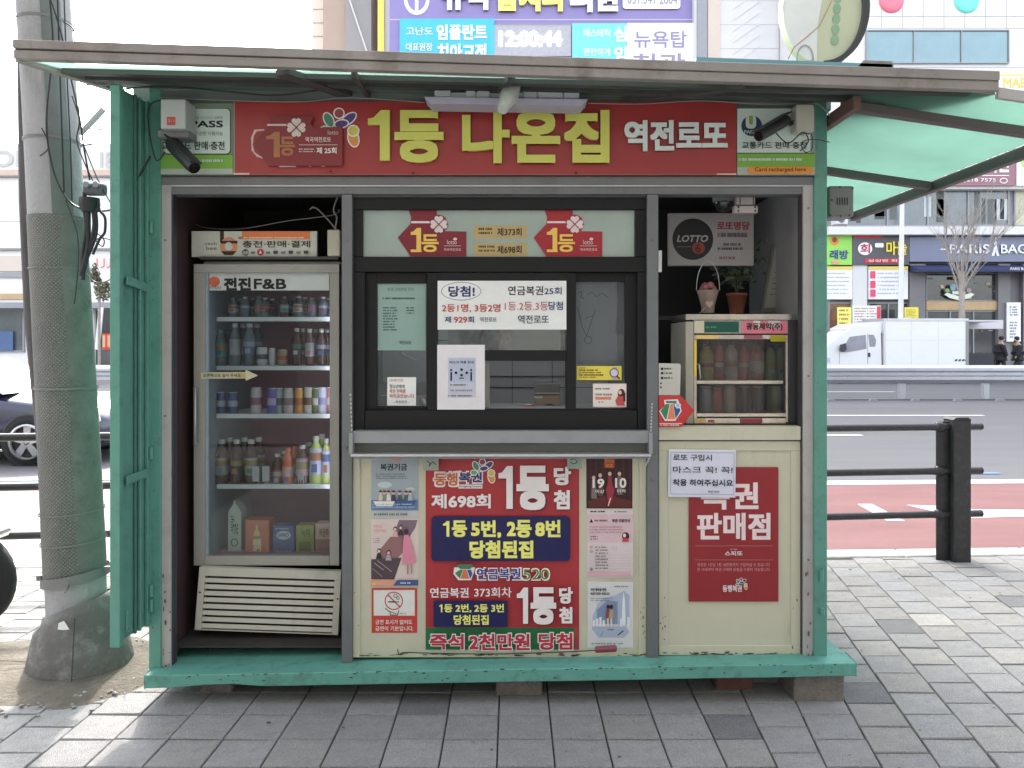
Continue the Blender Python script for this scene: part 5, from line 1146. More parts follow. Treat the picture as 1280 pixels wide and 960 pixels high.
s.rect(921.5, 136, 1013, 191, PALE).rect(921.5, 191, 1018, 192, BLACK).rect(921.5, 192, 1018, 209, GRN).rect(921.5, 209, 1018, 218.5, ink(150, 155, 145))
s.ell(939.5, 157.5, 13, 13, ink(38, 55, 75)).rrect(932, 144, 945, 161, 5, PALE).rrect(936, 143, 941, 156, 2.3, ink(120, 150, 80)).rect(930, 143, 947, 145, PALE).text('PASS', 930, 163, 943, 167, PALE, .03)
s.text('교통카드 판매·충전', 927, 177.5, 1008, 186, BLACK, .02).lines(923, 198, 1008, 202, 1, PALE, .8, 4).rrect(934, 208.5, 1016, 217.8, 4, ink(190, 125, 55)).text('Card recharged here', 943, 209.5, 1007, 216, BLACK, .01)
s.end()

# ---------------------------------------------------------------- light fitting, cameras, boxes, wires under the canopy
FIX = pm('fitting_white', (.52, .58, .60), rough=.4, var=.05)
LF = thing('strip_light', 'white strip light fitting hung under the canopy above the sign', 'light fitting', g(632, 133, 2.98))
m = MB(); m.prism([(g(530, 122, 2.98).x, g(530, 121, 2.98).z), (g(735, 122, 2.98).x, g(735, 124, 2.98).z), (g(727, 132, 2.98).x, g(727, 132.5, 2.98).z), (g(538, 131, 2.98).x, g(538, 129.5, 2.98).z)], 'y', 2.98, 3.08, pm('fitting_shade', (.40, .40, .50), rough=.35)); m.build('reflector', LF, .003)
for x0, x1 in ((543, 563), (582, 594), (596, 612), (654, 671), (672, 704), (705, 724)): m = MB(); m.pbox(x0, 112.5 + (x0 - 540) * .012, x1, 121 + (x0 - 540) * .012, 3.0, .06, FIX); m.build('ballast_cover', LF, .003)
m = MB(); m.pbox(545, 116, 722, 121.5, 3.01, .05, FIX); m.build('spine', LF)
CM = thing('camera', 'pale translucent camera hood aimed down in the middle of the strip light', 'camera', g(632, 138, 2.9))
m = MB(); m.pbox(629, 104, 647, 113, 2.93, .06, pm('clear_plastic', (.45, .46, .44), rough=.25, var=.1)); m.build('bracket', CM, .004)
m = MB(); m.tube([g(641, 108, 2.96), g(636, 122, 2.92), g(628, 137, 2.87)], [.032, .038, .02], pm('clear_plastic', (.45, .46, .44), rough=.25, var=.1), n=10); m.build('hood', CM)
m = MB(); m.tube([g(634, 90, 2.9), g(636, 106, 2.95)], .008, SOFB); m.build('stem', CM)
SB2 = thing('alarm_box', 'light grey security box with a red square badge at the top left of the kiosk', 'alarm box', g(216, 166, YK - .12))
m = MB(); m.pbox(200, 123.5, 232, 161, YK - .13, .1, pm('box_grey', (.37, .40, .385), rough=.4, var=.05)); m.build('housing', SB2, .006, 2)
m = MB(); m.pbox(196, 162, 236, 172, YK - .10, .08, ALUD); m.build('bracket', SB2, .004)
s_ = Print(YK - .1303); s_.rrect(208.5, 146, 219.5, 156.5, 1, ink(150, 65, 60)).text('S-1', 210, 149, 218, 153, ink(190, 120, 110), .02); s_.done(SB2, 'badge')
def bullet(lab, p, q, r, Y, mat):
    c = thing('camera', lab, 'camera', g(*q, Y)); a, b = g(*p, Y + .04), g(*q, Y - .05)
    m = MB(); m.tube([a, a + (b - a) * .15, a + (b - a) * .9, b], [r * .7, r, r, r * .93], mat, n=14); m.build('body', c)
    d = (b - a).normalized(); m = MB(); m.tube([b - d * .004, b + d * .004], r * .75, pm('lens_black', (.005, .005, .006), rough=.08), n=14); m.build('lens', c)
    up = d.cross(Vector((1, 0, .3))).normalized()
    m = MB(); m.bar(a + Vector((0, 0, r * 1.05)), b + Vector((0, 0, r * 1.05)) + d * .015, r * 1.9, .004, mat); m.build('sun_hood', c)
    return c, a
BM = pm('camera_black', (.022, .024, .026), rough=.45, var=.15)
c1, a1 = bullet('black bullet camera aimed down right below the alarm box', (212, 178), (243, 210), .027, YK - .12, BM)
m = MB(); m.tube([g(213, 166, YK - .06), g(214, 176, YK - .09), a1], .012, BM); m.build('mount_arm', c1)
c2, a2 = bullet('dark bullet camera with a bent hood aimed down left over the right card sign', (984, 149), (948, 170), .024, YK - .1, BM)
m = MB(); m.tube([g(996, 150, YK - .03), g(988, 155, YK - .06), a2], .01, BM); m.build('mount_arm', c2)
m = MB(); m.pbox(995.5, 130, 1018, 164.5, YK - .09, .065, pm('box_ivory', (.44, .45, .38), rough=.5, var=.05)); tag(m.build('junction_box', None, .004), 'ivory junction box at the top right corner of the kiosk', 'junction box')
for lab, pts, r_, mt in (
    ('black cable sagging along the soffit left of the strip light', [(150, 112, 3.1), (205, 108, 3.05), (300, 116, 3.08), (350, 119, 3.08), (420, 110, 3.08), (470, 109, 3.1)], .0035, CAB),
    ('pale thin wire strung along the top edge of the red sign, left part', [(200, 122, 3.1), (300, 126, 3.1), (380, 127, 3.1), (438, 122, 3.1), (530, 128, 3.1)], .0018, LCAB),
    ('pale thin wire strung along the top edge of the red sign, right part', [(735, 129, 3.1), (800, 130, 3.1), (876, 126, 3.1), (950, 130, 3.1), (1020, 129, 3.1)], .0018, LCAB),
    ('black cable looping down beside the alarm box', [(206, 124, 3.08), (187, 132, 3.07), (186, 160, 3.06), (195, 200, 3.07), (206, 190, 3.07)], .003, CAB),
    ('black cable drooping over the right card sign', [(969, 165, 3.04), (985, 179, 3.03), (1002, 166, 3.03), (1008, 168, 3.03), (1010, 178, 3.03), (1000, 189, 3.03)], .0025, CAB),
    ('thin cable loop at the corner of the right card sign', [(1000, 168, 3.05), (1014, 168, 3.05), (1015, 186, 3.05), (1006, 190, 3.05), (1002, 178, 3.05), (1018, 174, 3.05), (1037, 178, 3.05)], .0018, CAB),
    ('pale wire slanting from the ivory box to the roof flap', [(1018, 129, 3.1), (1027, 133, 3.1), (1038, 145, 3.1)], .003, LCAB),
    ('yellowish wire hanging from the left tip of the canopy', [(120, 101, 3.0), (128, 107, 3.0), (140, 104, 3.0), (148, 104, 3.05), (180, 108, 3.08)], .002, LCAB)):
    cable('cable', lab, pts, r_, mt)
GB = thing('vent_box', 'grey slotted metal box on the outer right wall of the kiosk', 'electrical box', g(1052, 272, 3.3))
m = MB(); m.pbox(1036, 232, 1068, 271, 3.3, .12, pm('box_metal', (.20, .21, .20), rough=.5, metal=.3, var=.1)); m.build('housing', GB, .01, 2)
for k in range(5): m = MB(); m.pbox(1046 + k * 3.1, 247, 1047.3 + k * 3.1, 256, 3.298, .001, BK); m.build('slot', GB)
for x, y in ((1050, 233.5), (1066, 235), (1040, 250), (1038, 269), (1051, 270), (1062, 269)): m = MB(); a = g(x, y, 3.297); m.ball(a, .004, BK, n=4); m.build('screw', GB)
RS = thing('round_sign', 'tall oval cream sign disc with a dark rim standing on the kiosk roof', 'sign', g(1020, 78, 3.35))
c = g(1027, 10, 3.35); n = 48
def ov(rx, ry, ox=0): return [(c.x + ox + rx * math.cos(2 * math.pi * i / n), c.z + ry * math.sin(2 * math.pi * i / n)) for i in range(n)]
m = MB(); m.prism(ov(.172, .242), 'y', 3.34, 3.40, pm('sign_cream', (.62, .66, .46), rough=.5, var=.08, vs=3), True); m.build('face', RS)
o_, i_ = ov(.188, .256, .010), ov(.170, .240); m = MB(); vs = [(p[0], 3.32, p[1]) for p in o_] + [(p[0], 3.32, p[1]) for p in i_] + [(p[0], 3.42, p[1]) for p in o_] + [(p[0], 3.42, p[1]) for p in i_]
fs = []
for a in [q % n for q in range(-12, 8)]: b2 = (a + 1) % n; fs += [(a, b2, n + b2, n + a), (2 * n + a, 3 * n + a, 3 * n + b2, 2 * n + b2), (a, 2 * n + a, 2 * n + b2, b2), (n + a, n + b2, 3 * n + b2, 3 * n + a)]
m.add(vs, fs, pm('rim_dark', (.05, .055, .06), rough=.4)); m.build('rim', RS)
s_ = Print(3.339)
s_.poly([(1010, -54), (1036, -54), (1022, 34), (1021, 76), (1008, 75), (990, 58), (980, 30), (980, -10), (990, -38)], WHITE)
for k in range(5): s_.ell(1047 - k * .9, k * 13 - 2, 5, 6.5, pm('leaf_print', (.30, .46, .30)))
s_.pline([(985, 74), (992, 60), (1024, 33), (1040, 0)], 1.2, pm('line_print', (.5, .33, .25))).ring(1006, 74, 11, 18, 2, pm('line_grey', (.4, .4, .42))); s_.done(RS, 'print')
m = MB(); a = g(1018, 76, 3.36); m.tube([(a.x, 3.37, 2.5), (a.x, 3.37, a.z + .1)], .02, BK); m.build('stand', RS)
m = MB(); a = g(1068, 88, 2.84); m.prism([(a.x, a.z), (a.x + .135, a.z - .01), (a.x + .135, a.z + .03), (a.x + .03, a.z + .034)], 'y', 2.83, 2.95, GUT); tag(m.build('roof_bracket', None, .003), 'small bent grey metal wedge on the gutter below the oval sign', 'bracket')

# ================================================================ fridge niche
FY = 3.34
FG = pm('fridge_frame', (.34, .342, .305), rough=.45, metal=.15, var=.06, vs=5, dirt=(.2, .19, .16), dk=.4, ds=6)
FR = thing('fridge', 'tall glass door drinks fridge with grey frame standing in the left niche', 'fridge', g(333, 806, FY + .3))
def fpart(n_, x0, y0, x1, y1, Y, d, mt, bv=.0015, par=None): m = MB(); m.pbox(x0, y0, x1, y1, Y, d, mt); return m.build(n_, par or FR, bv)
FI = pm('fridge_interior', (.34, .15, .18), rough=.6, var=.05); FIT = pm('fridge_side_blue', (.28, .36, .40), rough=.5)
fd = fpart('door', 242, 330, 424, 341, FY, .04, FG)
for a in ((242, 341.2, 256, 707), (412, 341.2, 424, 707), (256.2, 695, 411.8, 707)): fpart('door_frame', *a, FY, .04, FG, .0015, fd)
fpart('door_frame', 256.2, 341.2, 260.5, 694.8, FY + .008, .03, FIT, 0, fd)
m = MB(); m.pbox(260.7, 363, 411.8, 694.8, FY + .02, .003, glass_mat('fridge_glass', (.86, .90, .90), refl=.3, dirty=.012)); m.build('glass_pane', fd)
kx0, kx1 = g(258, 0, FY).x, g(414, 0, FY).x; zf, zc = g(0, 697, FY).z, g(0, 343, FY).z
for nm, a, mt in (('cabinet_back', (kx0 - .02, kx1 + .02, FY + .58, FY + .60, zf - .03, zc + .03), FI), ('cabinet_side', (kx0 - .03, kx0 - .002, FY + .045, FY + .58, zf - .03, zc + .03), FIT), ('cabinet_side', (kx1 + .002, kx1 + .03, FY + .045, FY + .58, zf - .03, zc + .03), FI),
                  ('cabinet_floor', (kx0 - .001, kx1 + .001, FY + .045, FY + .58, zf - .03, zf), FI), ('cabinet_top', (kx0 - .03, kx1 + .03, FY + .045, FY + .6, zc + .031, zc + .06), FG)):
    m = MB(); m.box(*a, mt); m.build(nm, FR)
SHW = pm('shelf_wire_white', (.62, .64, .66), rough=.4, var=.03)
SHELVES = [398, 459, 519, 607]
for y in SHELVES:
    z = g(0, y, FY + .09).z; sh = MB(); sh.box(kx0 + .012, kx1 - .004, FY + .085, FY + .10, z - .013, z + .006, SHW)
    for k in range(18): xx = kx0 + .02 + k * (kx1 - kx0 - .03) / 17; sh.box(xx - .002, xx + .002, FY + .101, FY + .5, z - .006, z - .001, SHW)
    sh.build('shelf', FR)
LED = pm('led_strip', (.85, .9, 1.0), emit=6.0)
m = MB()
zt_ = g(0, 366, FY).z; zb_ = g(0, 640, FY).z
k = 0
while zt_ - k * .0115 > zb_: z = zt_ - k * .0115; m.box(kx1 - .012, kx1 - .007, FY + .052, FY + .056, z - .006, z, LED); k += 1
m.build('led_strip', FR)
s_ = Print(FY + .02 - .0005); s_.rect(257, 341.5, 411.5, 363, ink(170, 178, 176))
s_.ell(268, 352, 7, 6.3, ink(185, 90, 60)).rect(266, 352, 274, 353, ink(120, 100, 90)).rect(268, 354, 273, 355, ink(120, 100, 90)).text('Jumbo', 256.5, 356.5, 276.5, 362.5, ink(70, 75, 80), .0).text('전진', 280, 347, 314, 363, BLACK, .07).text('F&B', 317.5, 348.5, 358, 361.5, BLACK, .05)
s_.done(FR, 'door_header')
s = Sheet('arrow_sticker', 'cream arrow sticker with small black Korean writing pointing right on the fridge door', 'sticker', 251, 464.5, 322, 474, FY - .001, ink(175, 172, 145), thick=.0008, outline=[(251, 465.5), (307, 465), (307, 462), (322.5, 469.5), (307, 476), (307, 473), (251, 473.5)], part='paper')
s.rect(297, 465.8, 307, 472.2, ink(165, 150, 105)).text('오른쪽으로 밀어 주세요', 254, 467, 301, 471.5, BLACK, .02).end()
m = MB(); m.tube([g(246, 486, FY - .0), g(243.5, 484, FY - .03), g(243.5, 556, FY - .03), g(246, 554, FY)], .006, ALUB, n=8); m.build('door_handle', FR)
# louvred base panel hanging crooked
LV = pm('louvre_ivory', (.55, .54, .45), rough=.45, var=.06, dirt=(.35, .32, .25), dk=.5, ds=7)
def lv(u, v, Y=FY - .03):      # u 0..1 across, v 0..1 down
    x0 = 249 + (243 - 249) * v; x1 = 426.5 + (422.5 - 426.5) * v; y0 = 709 + 5.5 * u; y1 = 787.5 + 6.5 * u
    return g(x0 + (x1 - x0) * u, y0 + (y1 - y0) * v, Y)
def lvq(name, u0, v0, u1, v1, Y, d, mt, tilt=0):
    m = MB(); a, b, c, d_ = lv(u0, v1, Y), lv(u1, v1, Y), lv(u1, v0, Y), lv(u0, v0, Y)
    D = Vector((0, d, 0)); T = Vector((0, tilt, 0)); m.hexa([a, b, b + D, a + D, d_ + T, c + T, c + D + T, d_ + D + T], mt); return m.build(name, FR, .001)
lvq('louvre_backing', .02, .02, .98, .98, FY + .01, .01, BK)
lvq('louvre_top', 0, 0, 1, .135, FY - .03, .03, LV); lvq('louvre_end', 0, .136, .045, 1, FY - .03, .03, LV); lvq('louvre_end', .955, .136, 1, 1, FY - .03, .03, LV)
for k in range(8):
    v = .17 + k * .1035
    lvq('louvre_slat', .046, v, .954, v + .066, FY - .028, .004, LV, .004)
lvq('louvre_foot', .046, .985, .954, 1.0, FY - .029, .03, LV)
for u, v in ((.018, .40), (.985, .43)): m = MB(); c = lv(u, v, FY - .031); m.ball(c, .004, BK, n=5); m.build('screw', FR)
m = MB(); m.pbox(250, 795, 420, 798, FY + .02, .4, ALUD); m.build('base_rail', FR)
for x in (258, 417):
    m = MB(); a = g(x, 806, FY + .05); m.lathe([(.006, -.008), (.02, -.008), (.02, .008), (.006, .008)], (a.x, a.y, a.z + .006), GSTL, n=14, axis='x'); m.tube([a + Vector((0, 0, .01)), a + Vector((.004, 0, .05))], .006, GSTL); m.build('castor', FR)
cable('cable', 'black coiled cable on the floor left of the fridge base', [(262, 803, 3.35), (261, 818, 3.3), (245, 824, 3.28), (228, 818, 3.3), (221, 808, 3.32)], .0028, LCAB)
m = MB(); m.pbox(401, 815, 430, 824.5, 3.3, .1, pm('wood_offcut', (.28, .2, .12), rough=.8)); tag(m.build('wood_offcut', None, .002), 'short brown wood offcut on the floor right of the fridge base', 'wood offcut')
s = Sheet('card_banner', 'white cash bee banner with a brown and orange letter on top of the fridge', 'sign', 239.5, 289, 396, 321, FY + .02, ink(178, 182, 170), thick=.02, part='board')
OR = ink(205, 115, 70); BR = ink(50, 36, 28)
s.rect(275, 289, 280, 302, BR).ell(286, 308, 11, 11.5, ink(190, 130, 95)).rect(275.5, 301, 297, 304.5, BR).poly([(276, 314), (296, 314), (291, 319), (281, 319)], BR).ell(286, 308, 5, 5.2, ink(178, 182, 170))
s.text('cash', 256, 302.5, 271, 306.5, ink(90, 85, 80)).text('bee', 258, 308, 271, 312.5, ink(90, 85, 80)).rect(303, 289.3, 387.5, 299, OR).rect(298, 296, 303, 299, ink(150, 110, 80)).lines(305, 296.5, 385, 298.5, 1, ink(235, 200, 170), .8, 3)
s.text('충전·판매·결제', 303.5, 301, 388, 309.5, BR, .02)
for k, x in enumerate((307, 316.5, 326, 335.5, 345, 354.5, 364, 373.5, 383)):
    if k == 0: s.ring(x, 315.5, 4, 4, 1, BR).text('T', x - 1.5, 313, x + 1.5, 318, BR)
    elif k == 2: s.ell(x, 315.5, 4.2, 4.2, ink(165, 50, 55)).poly([(x, 312.5), (x + 1.6, 317), (x - 1.6, 317)], WHITE)
    else: s.rrect(x - 2.8, 313.5 + (k % 2), x + 2.8, 317.5, .8, ink(110, 112, 115) if k % 2 else ink(55, 60, 70))
s.end()
m = MB(); m.pbox(409, 287, 425, 320, FY - .01, .05, pm('ivory_plastic', (.58, .57, .45), rough=.45, var=.04)); tag(m.build('plug_box', None, .004), 'small ivory plug box at the right end of the cash bee banner', 'plug box')
m = MB(); m.box(kx0 - .03, kx1 + .03, FY + .0, FY + .5, zc + .066, zc + .078, DARKG); tag(m.build('dark_shelf'), 'dark shelf board between the fridge top and the cash bee banner', 'shelf')
cable('cable', 'grey wire drooping across the dark top of the fridge niche', [(228, 265, 3.5), (250, 283, 3.45), (300, 286, 3.4), (360, 276, 3.38), (415, 269, 3.36), (424, 262, 3.35)], .0018, LCAB)
cable('cable', 'grey cable hook bending down to the ivory plug box', [(387, 262, 3.36), (392, 259, 3.36), (400, 264, 3.35), (412, 277, 3.34), (420, 287, 3.34)], .0035, LCAB)
cable('cable', 'twisted pale cables beside the mullion above the ivory plug box', [(419, 286, 3.34), (421, 272, 3.34), (417, 262, 3.34), (422, 246, 3.34)], .004, LCAB)

# drinks
ORD = ['first', 'second', 'third', 'fourth', 'fifth', 'sixth', 'seventh', 'eighth', 'ninth', 'tenth', 'eleventh']
def pl(name, c, rough=.25): return pm(name, c, rough=rough, var=.1, vs=25)
def bottle(x, ybot, ytop, wpx, Y, body, cap, label, lab, group, lb=(.25, .62), cat='bottle'):
    a = g(x, ybot, Y); s = Y / F; r = wpx / 2 * s; H = (ybot - ytop) * s
    t = thing('bottle', lab, cat, a, group)
    m = MB(); m.lathe([(r * .86, 0), (r, H * .03), (r, H * .22), (r * .95, H * .25), (r * .95, H * .62), (r, H * .66), (r * .92, H * .72), (r * .45, H * .87), (r * .38, H * .93)], a, body, n=14); m.build('body', t)
    m = MB(); m.lathe([(r * .5, H * .90), (r * .52, H * .995), (r * .45, H)], a, cap, n=12); m.build('cap', t)
    m = MB(); m.lathe([(r * .99, H * lb[0]), (r * .99, H * lb[1])], a, label, n=16); m.build('wrapper', t)
    q = BANDS[int(x * 7 + ytop) % len(BANDS)]; m = MB(); e = lb[1] - lb[0]
    m.lathe([(r * 1.004, H * (lb[0] + e * .55)), (r * 1.004, H * (lb[0] + e * .85))], a, q, n=16); m.box(a.x - r * .45, a.x + r * .4, a.y - r * 1.02, a.y - r * .9, a.z + H * (lb[0] + e * .12), a.z + H * (lb[0] + e * .42), BANDS[int(x * 3) % len(BANDS)]); m.build('printed_band', t)
    if ybot > 420 and Y > 3.4 or ybot < 400:
        copy_thing(t, (a.x + .006, a.y + .085, a.z), lab + ', back row')
    return t
def can(x, ybot, ytop, wpx, Y, body, lab, group, band=None):
    a = g(x, ybot, Y); s = Y / F; r = wpx / 2 * s; H = (ybot - ytop) * s
    t = thing('drink_can', lab, 'can', a, group)
    m = MB(); m.lathe([(r * .8, 0), (r, H * .05), (r, H * .90), (r * .86, H * .965)], a, body, n=14); m.build('body', t)
    m = MB(); m.lathe([(r * .86, H * .966), (r * .87, H * .99), (r * .8, H)], a, ALUB, n=14); m.build('rim', t)
    if band: m = MB(); m.lathe([(r * 1.01, H * .35), (r * 1.01, H * .62)], a, band, n=14); m.build('printed_band', t)
    return t
BANDS = [pl('band_%d' % i_, c_) for i_, c_ in enumerate(((.3, .3, .3), (.28, .06, .06), (.06, .10, .26), (.26, .2, .08), (.07, .15, .09), (.26, .26, .3), (.3, .13, .06)))]
CL = pl('clear_bottle', (.10, .12, .13), .12); TEA = pl('tea_bottle', (.07, .03, .025), .12); GRNB = pl('green_bottle', (.08, .22, .18)); WC = pl('white_cap', (.5, .5, .48)); GC = pl('grey_cap', (.22, .23, .25))
BLUEL = pl('blue_label', (.10, .13, .26)); WHL = pl('white_label', (.4, .4, .42)); ORB = pl('orange_bottle', (.55, .14, .06)); PKL = pl('pink_label', (.45, .28, .34)); DKL = pl('dark_label', (.05, .05, .06)); REDL = pl('red_label', (.30, .06, .06)); LGR = pl('lime_drink', (.45, .52, .16)); LVL = pl('lavender_label', (.45, .45, .62)); GRL = pl('grey_label', (.28, .28, .30))
SY = FY + .13
k = 0
for x, c, l in ((292, CL, GRL), (307, CL, BLUEL), (324, CL, BLUEL), (331, CL, DKL), (356, TEA, GRNB), (373, CL, WHL), (390, CL, BLUEL), (404, CL, BLUEL)):
    bottle(x, 397, 372 - (k % 3), 12.5, SY, c, (GC, WC)[k % 2], l, '%s bottle from the left on the top shelf of the fridge' % ORD[k], 'bottles on the top fridge shelf'); k += 1
for k, (x, yt, wd, c, cp, l, d) in enumerate(((276, 412, 16, CL, GRNB, GRNB, 'squat teal bottle'), (294, 404, 15, CL, WC, GRL, 'clear bottle with a pale cap'), (312, 404, 15, CL, WC, BLUEL, 'clear bottle with a blue wrapper'), (371, 410, 12, TEA, WC, DKL, 'dark tea bottle with a white cap'), (387, 411, 12, TEA, WC, GRL, 'dark tea bottle with a grey wrapper'), (402, 411, 12, TEA, WC, DKL, 'dark tea bottle close to the light strip'))):
    bottle(x, 457, yt, wd, SY, c, cp, l, d + ', %s from left, second fridge shelf' % ORD[k], 'bottles on the second fridge shelf')
for k, (x, yt, wd, c, bnd, d) in enumerate(((328, 434, 14, pl('can_grey', (.42, .42, .45)), DKL, 'grey short can with a dark band'), (340.5, 435, 8, pl('can_white', (.5, .5, .52)), None, 'slim white can'), (353, 437, 13, pl('can_olive', (.25, .2, .12)), REDL, 'olive brown can with a red band'))):
    can(x, 457, yt, wd, SY - .01, c, d + ' in the middle of the second fridge shelf', 'cans on the second fridge shelf', bnd)
for k, (x, yt, wd, c, bnd, d) in enumerate(((277, 490, 12, (.06, .09, .22), (.35, .38, .45), 'short blue can with a silver band'), (291.5, 490, 13, (.07, .10, .24), (.35, .38, .45), 'short blue can beside its twin'), (320.5, 484, 14, (.50, .44, .46), (.25, .12, .14), 'tall pale pink can'), (341, 485, 14, (.13, .09, .33), (.35, .3, .5), 'tall violet can'), (349.5, 485, 10, (.28, .34, .33), (.1, .12, .1), 'tall grey green can'), (361, 485, 13, (.42, .38, .38), (.2, .15, .15), 'tall silver pink can'), (374, 485, 11, (.60, .30, .06), (.35, .12, .04), 'tall orange can'), (386, 484, 12, (.50, .46, .40), (.12, .06, .04), 'tall cream can'), (395, 485, 11, (.14, .15, .06), (.5, .5, .45), 'tall olive can with a white ring'), (403, 484, 12, (.55, .56, .72), (.3, .3, .5), 'tall pale lavender can'), (411, 484, 7, (.32, .14, .13), (.5, .4, .4), 'brown can by the light strip'))):
    can(x, 517.5, yt, wd, SY, pl('can_%d' % k, c), d + ' on the third fridge shelf', 'cans on the third fridge shelf', pl('can_band_%d' % k, bnd))
for k, (x, yt, wd, c, cp, l, d, lb) in enumerate(((277, 549, 17, TEA, WC, GRL, 'clear brown bottle with a long pale cap', (.2, .6)), (296, 549, 16, TEA, WC, DKL, 'brown bottle with a pale cap', (.2, .6)), (314, 549, 16, TEA, WC, GRL, 'brown bottle behind the pale boxes', (.2, .6)), (347, 567, 13, TEA, WC, REDL, 'slim red brown bottle', (.02, .5)), (360, 560, 14, ORB, ORB, pl('orange_label', (.75, .25, .10)), 'orange bottle with an orange cap', (.02, .5)), (378, 556, 16, TEA, WC, PKL, 'tea bottle with a pink and white wrapper', (.05, .68)), (395, 545, 16, LGR, WC, LVL, 'bottle with a lavender white wrapper', (.2, .75)), (408, 548, 12, LGR, WC, LVL, 'bottle half hidden by the light strip', (.2, .75)))):
    bottle(x, 605, yt, wd, SY, c, cp, l, d + ', %s from left, fourth fridge shelf' % ORD[k], 'bottles on the fourth fridge shelf', lb)
def carton(x0, y0, x1, y1, Y, mt, lab, paint=None, cat='carton', d=.07, nm='carton', gable=False):
    r = thing(nm, lab, cat, g((x0 + x1) / 2, y1, Y)); m = MB(); m.pbox(x0, y0, x1, y1, Y, d, mt); m.build('box', r, .001)
    if gable:
        m = MB(); a, b = g(x0, y0, Y), g(x1, y0, Y); mx = (a.x + b.x) / 2
        m.prism([(a.x, a.z), (b.x, b.z), (mx + .006, a.z + .035), (mx - .006, a.z + .035)], 'y', Y, Y + d, mt); m.pbox((x0 + x1) / 2 - 1, y0 - 14, (x0 + x1) / 2 + 1, y0 - 9, Y + .01, d - .02, mt); m.build('gable_top', r)
    if paint: s_ = Print(Y - .0003); paint(s_); s_.done(r, 'print')
    return r
for k, (x0, x1) in enumerate(((315, 324), (327.5, 336.5))): carton(x0, 583, x1, 602, SY - .025, WHL, ('left' if k == 0 else 'right') + ' one of two small pale grey boxes on the fourth fridge shelf', None, 'box', .03, 'box')
carton(285, 640, 301.5, 689, SY - .03, pl('carton_white', (.42, .47, .42), .5), 'white gable top milk carton on the fridge floor', lambda s: (s.text('Fine', 291, 648, 297.5, 668, BLACK), s.ring(293, 678, 4.5, 5, 1, BLACK), s.lines(289, 645, 292, 665, 6, BLACK, .5, 3)), gable=True)
carton(306.5, 650, 336.5, 692, SY - .04, pl('box_orange', (.52, .16, .08), .5), 'orange red carton with a bottle picture on the fridge floor', lambda s: (s.poly([(320, 656), (322, 656), (322.5, 662), (325, 667), (325, 670), (317, 670), (317, 667), (319.5, 662)], ink(190, 175, 130)), s.text('쌍화', 316, 673, 327, 689, ink(200, 190, 150), .04)))
carton(340.5, 658, 367.5, 693, SY - .035, pl('box_blue', (.09, .12, .27), .5), 'blue carton with a white oval emblem on the fridge floor', lambda s: (s.ell(354.5, 669, 9, 5.5, ink(175, 180, 185)), s.text('HMO', 348, 666.5, 361, 671.5, ink(50, 55, 100), .04), s.lines(344, 660, 365, 663, 1, ink(160, 165, 180), .5, 6), s.lines(345, 688, 365, 691, 1, ink(140, 145, 170), .6, 7)))
carton(370, 657, 392.5, 692, SY - .03, pl('box_green', (.27, .30, .07), .5), 'olive green carton on the fridge floor', lambda s: (s.text('녹차', 376, 661, 388, 671, ink(80, 95, 35), .04), s.rect(374, 677, 389, 689, ink(95, 105, 45))))
carton(394, 655, 413, 690, SY - .035, pl('box_peach', (.52, .36, .28), .5), 'peach coloured carton at the right end of the fridge floor', lambda s: (s.rect(394, 674, 413, 690, ink(140, 95, 85)), s.text('복숭아', 399, 660, 411, 671, ink(120, 70, 50), .02)))

# ================================================================ window band: transom ribbons, labels, notices
TY_ = YK + .05
for k, (x, red, d, by) in enumerate(((498, (112, 38, 46), 'darker', 'left'), (668, (145, 40, 48), 'brighter', 'right'))):
    rc = ink(*red); dx = x - 498
    s = Sheet('first_prize_ribbon', '%s red ribbon sign with clover and gold lettering, %s half of the transom' % (d, by), 'sign', 498 + dx, 263, 583 + dx, 321, TY_ - .003, rc, thick=.001, outline=[(511 + dx, 263), (546 + dx, 263), (546 + dx, 268), (556 + dx, 272), (560 + dx, 280), (556 + dx, 289), (583 + dx, 289.5), (583 + dx, 320.5), (513 + dx, 320.5), (497 + dx, 297), (513 + dx, 280), (514 + dx, 272)], part='ribbon', group='ribbon signs in the transom')
    s.rect(514 + dx, 276.5, 537 + dx, 279, ink(200, 190, 188)); s.ell(548.5 + dx, 280, 11, 11.5, rc); clover(s, 548.5 + dx, 280.5, 10.3, ink(195, 185, 185), rc)
    s.text('1', 513.5 + dx, 285, 526.5 + dx, 315, ink(220, 175, 85), .07).rect(513.5 + dx, 312, 527 + dx, 315.2, ink(220, 175, 85)).text('등', 527 + dx, 293, 548.5 + dx, 315.2, ink(220, 175, 85), .035)
    s.text('lotto', 559 + dx, 300, 571 + dx, 305.5, ink(200, 180, 175)).ell(569 + dx, 299, 2.5, 1.8, ink(200, 180, 175)).rect(555 + dx, 307.2, 576 + dx, 307.8, ink(200, 180, 175)).text('역곡역전로또', 555 + dx, 310.5, 576.5 + dx, 314, ink(200, 180, 175), .01)
    s.end()
TANP = ink(165, 145, 100)
for y0, num, en in ((282, '제373회', 'upper tan paper strip ending in 373'), (304, '제698회', 'lower tan paper strip ending in 698')):
    s = Sheet('draw_label', en + ', in the middle of the transom', 'label', 592, y0, 659, y0 + 16, TY_ - .001, TANP, thick=.0008, part='paper')
    s.lines(598, y0 + 3, 619, y0 + 13, 2, ink(60, 50, 35), .5, y0).text(num, 621.5, y0 + 3, 652, y0 + 13, BLACK, .02).end()
PW = YK + .0435
s = Sheet('paper_sheet', 'translucent teal paper list taped in the upper left window pane', 'paper', 472, 355, 532, 438, YK + .066, pm('teal_paper', (.27, .42, .37), rough=.5, var=.08, vs=4), thick=.0008, part='paper')
TK_ = ink(40, 62, 58)
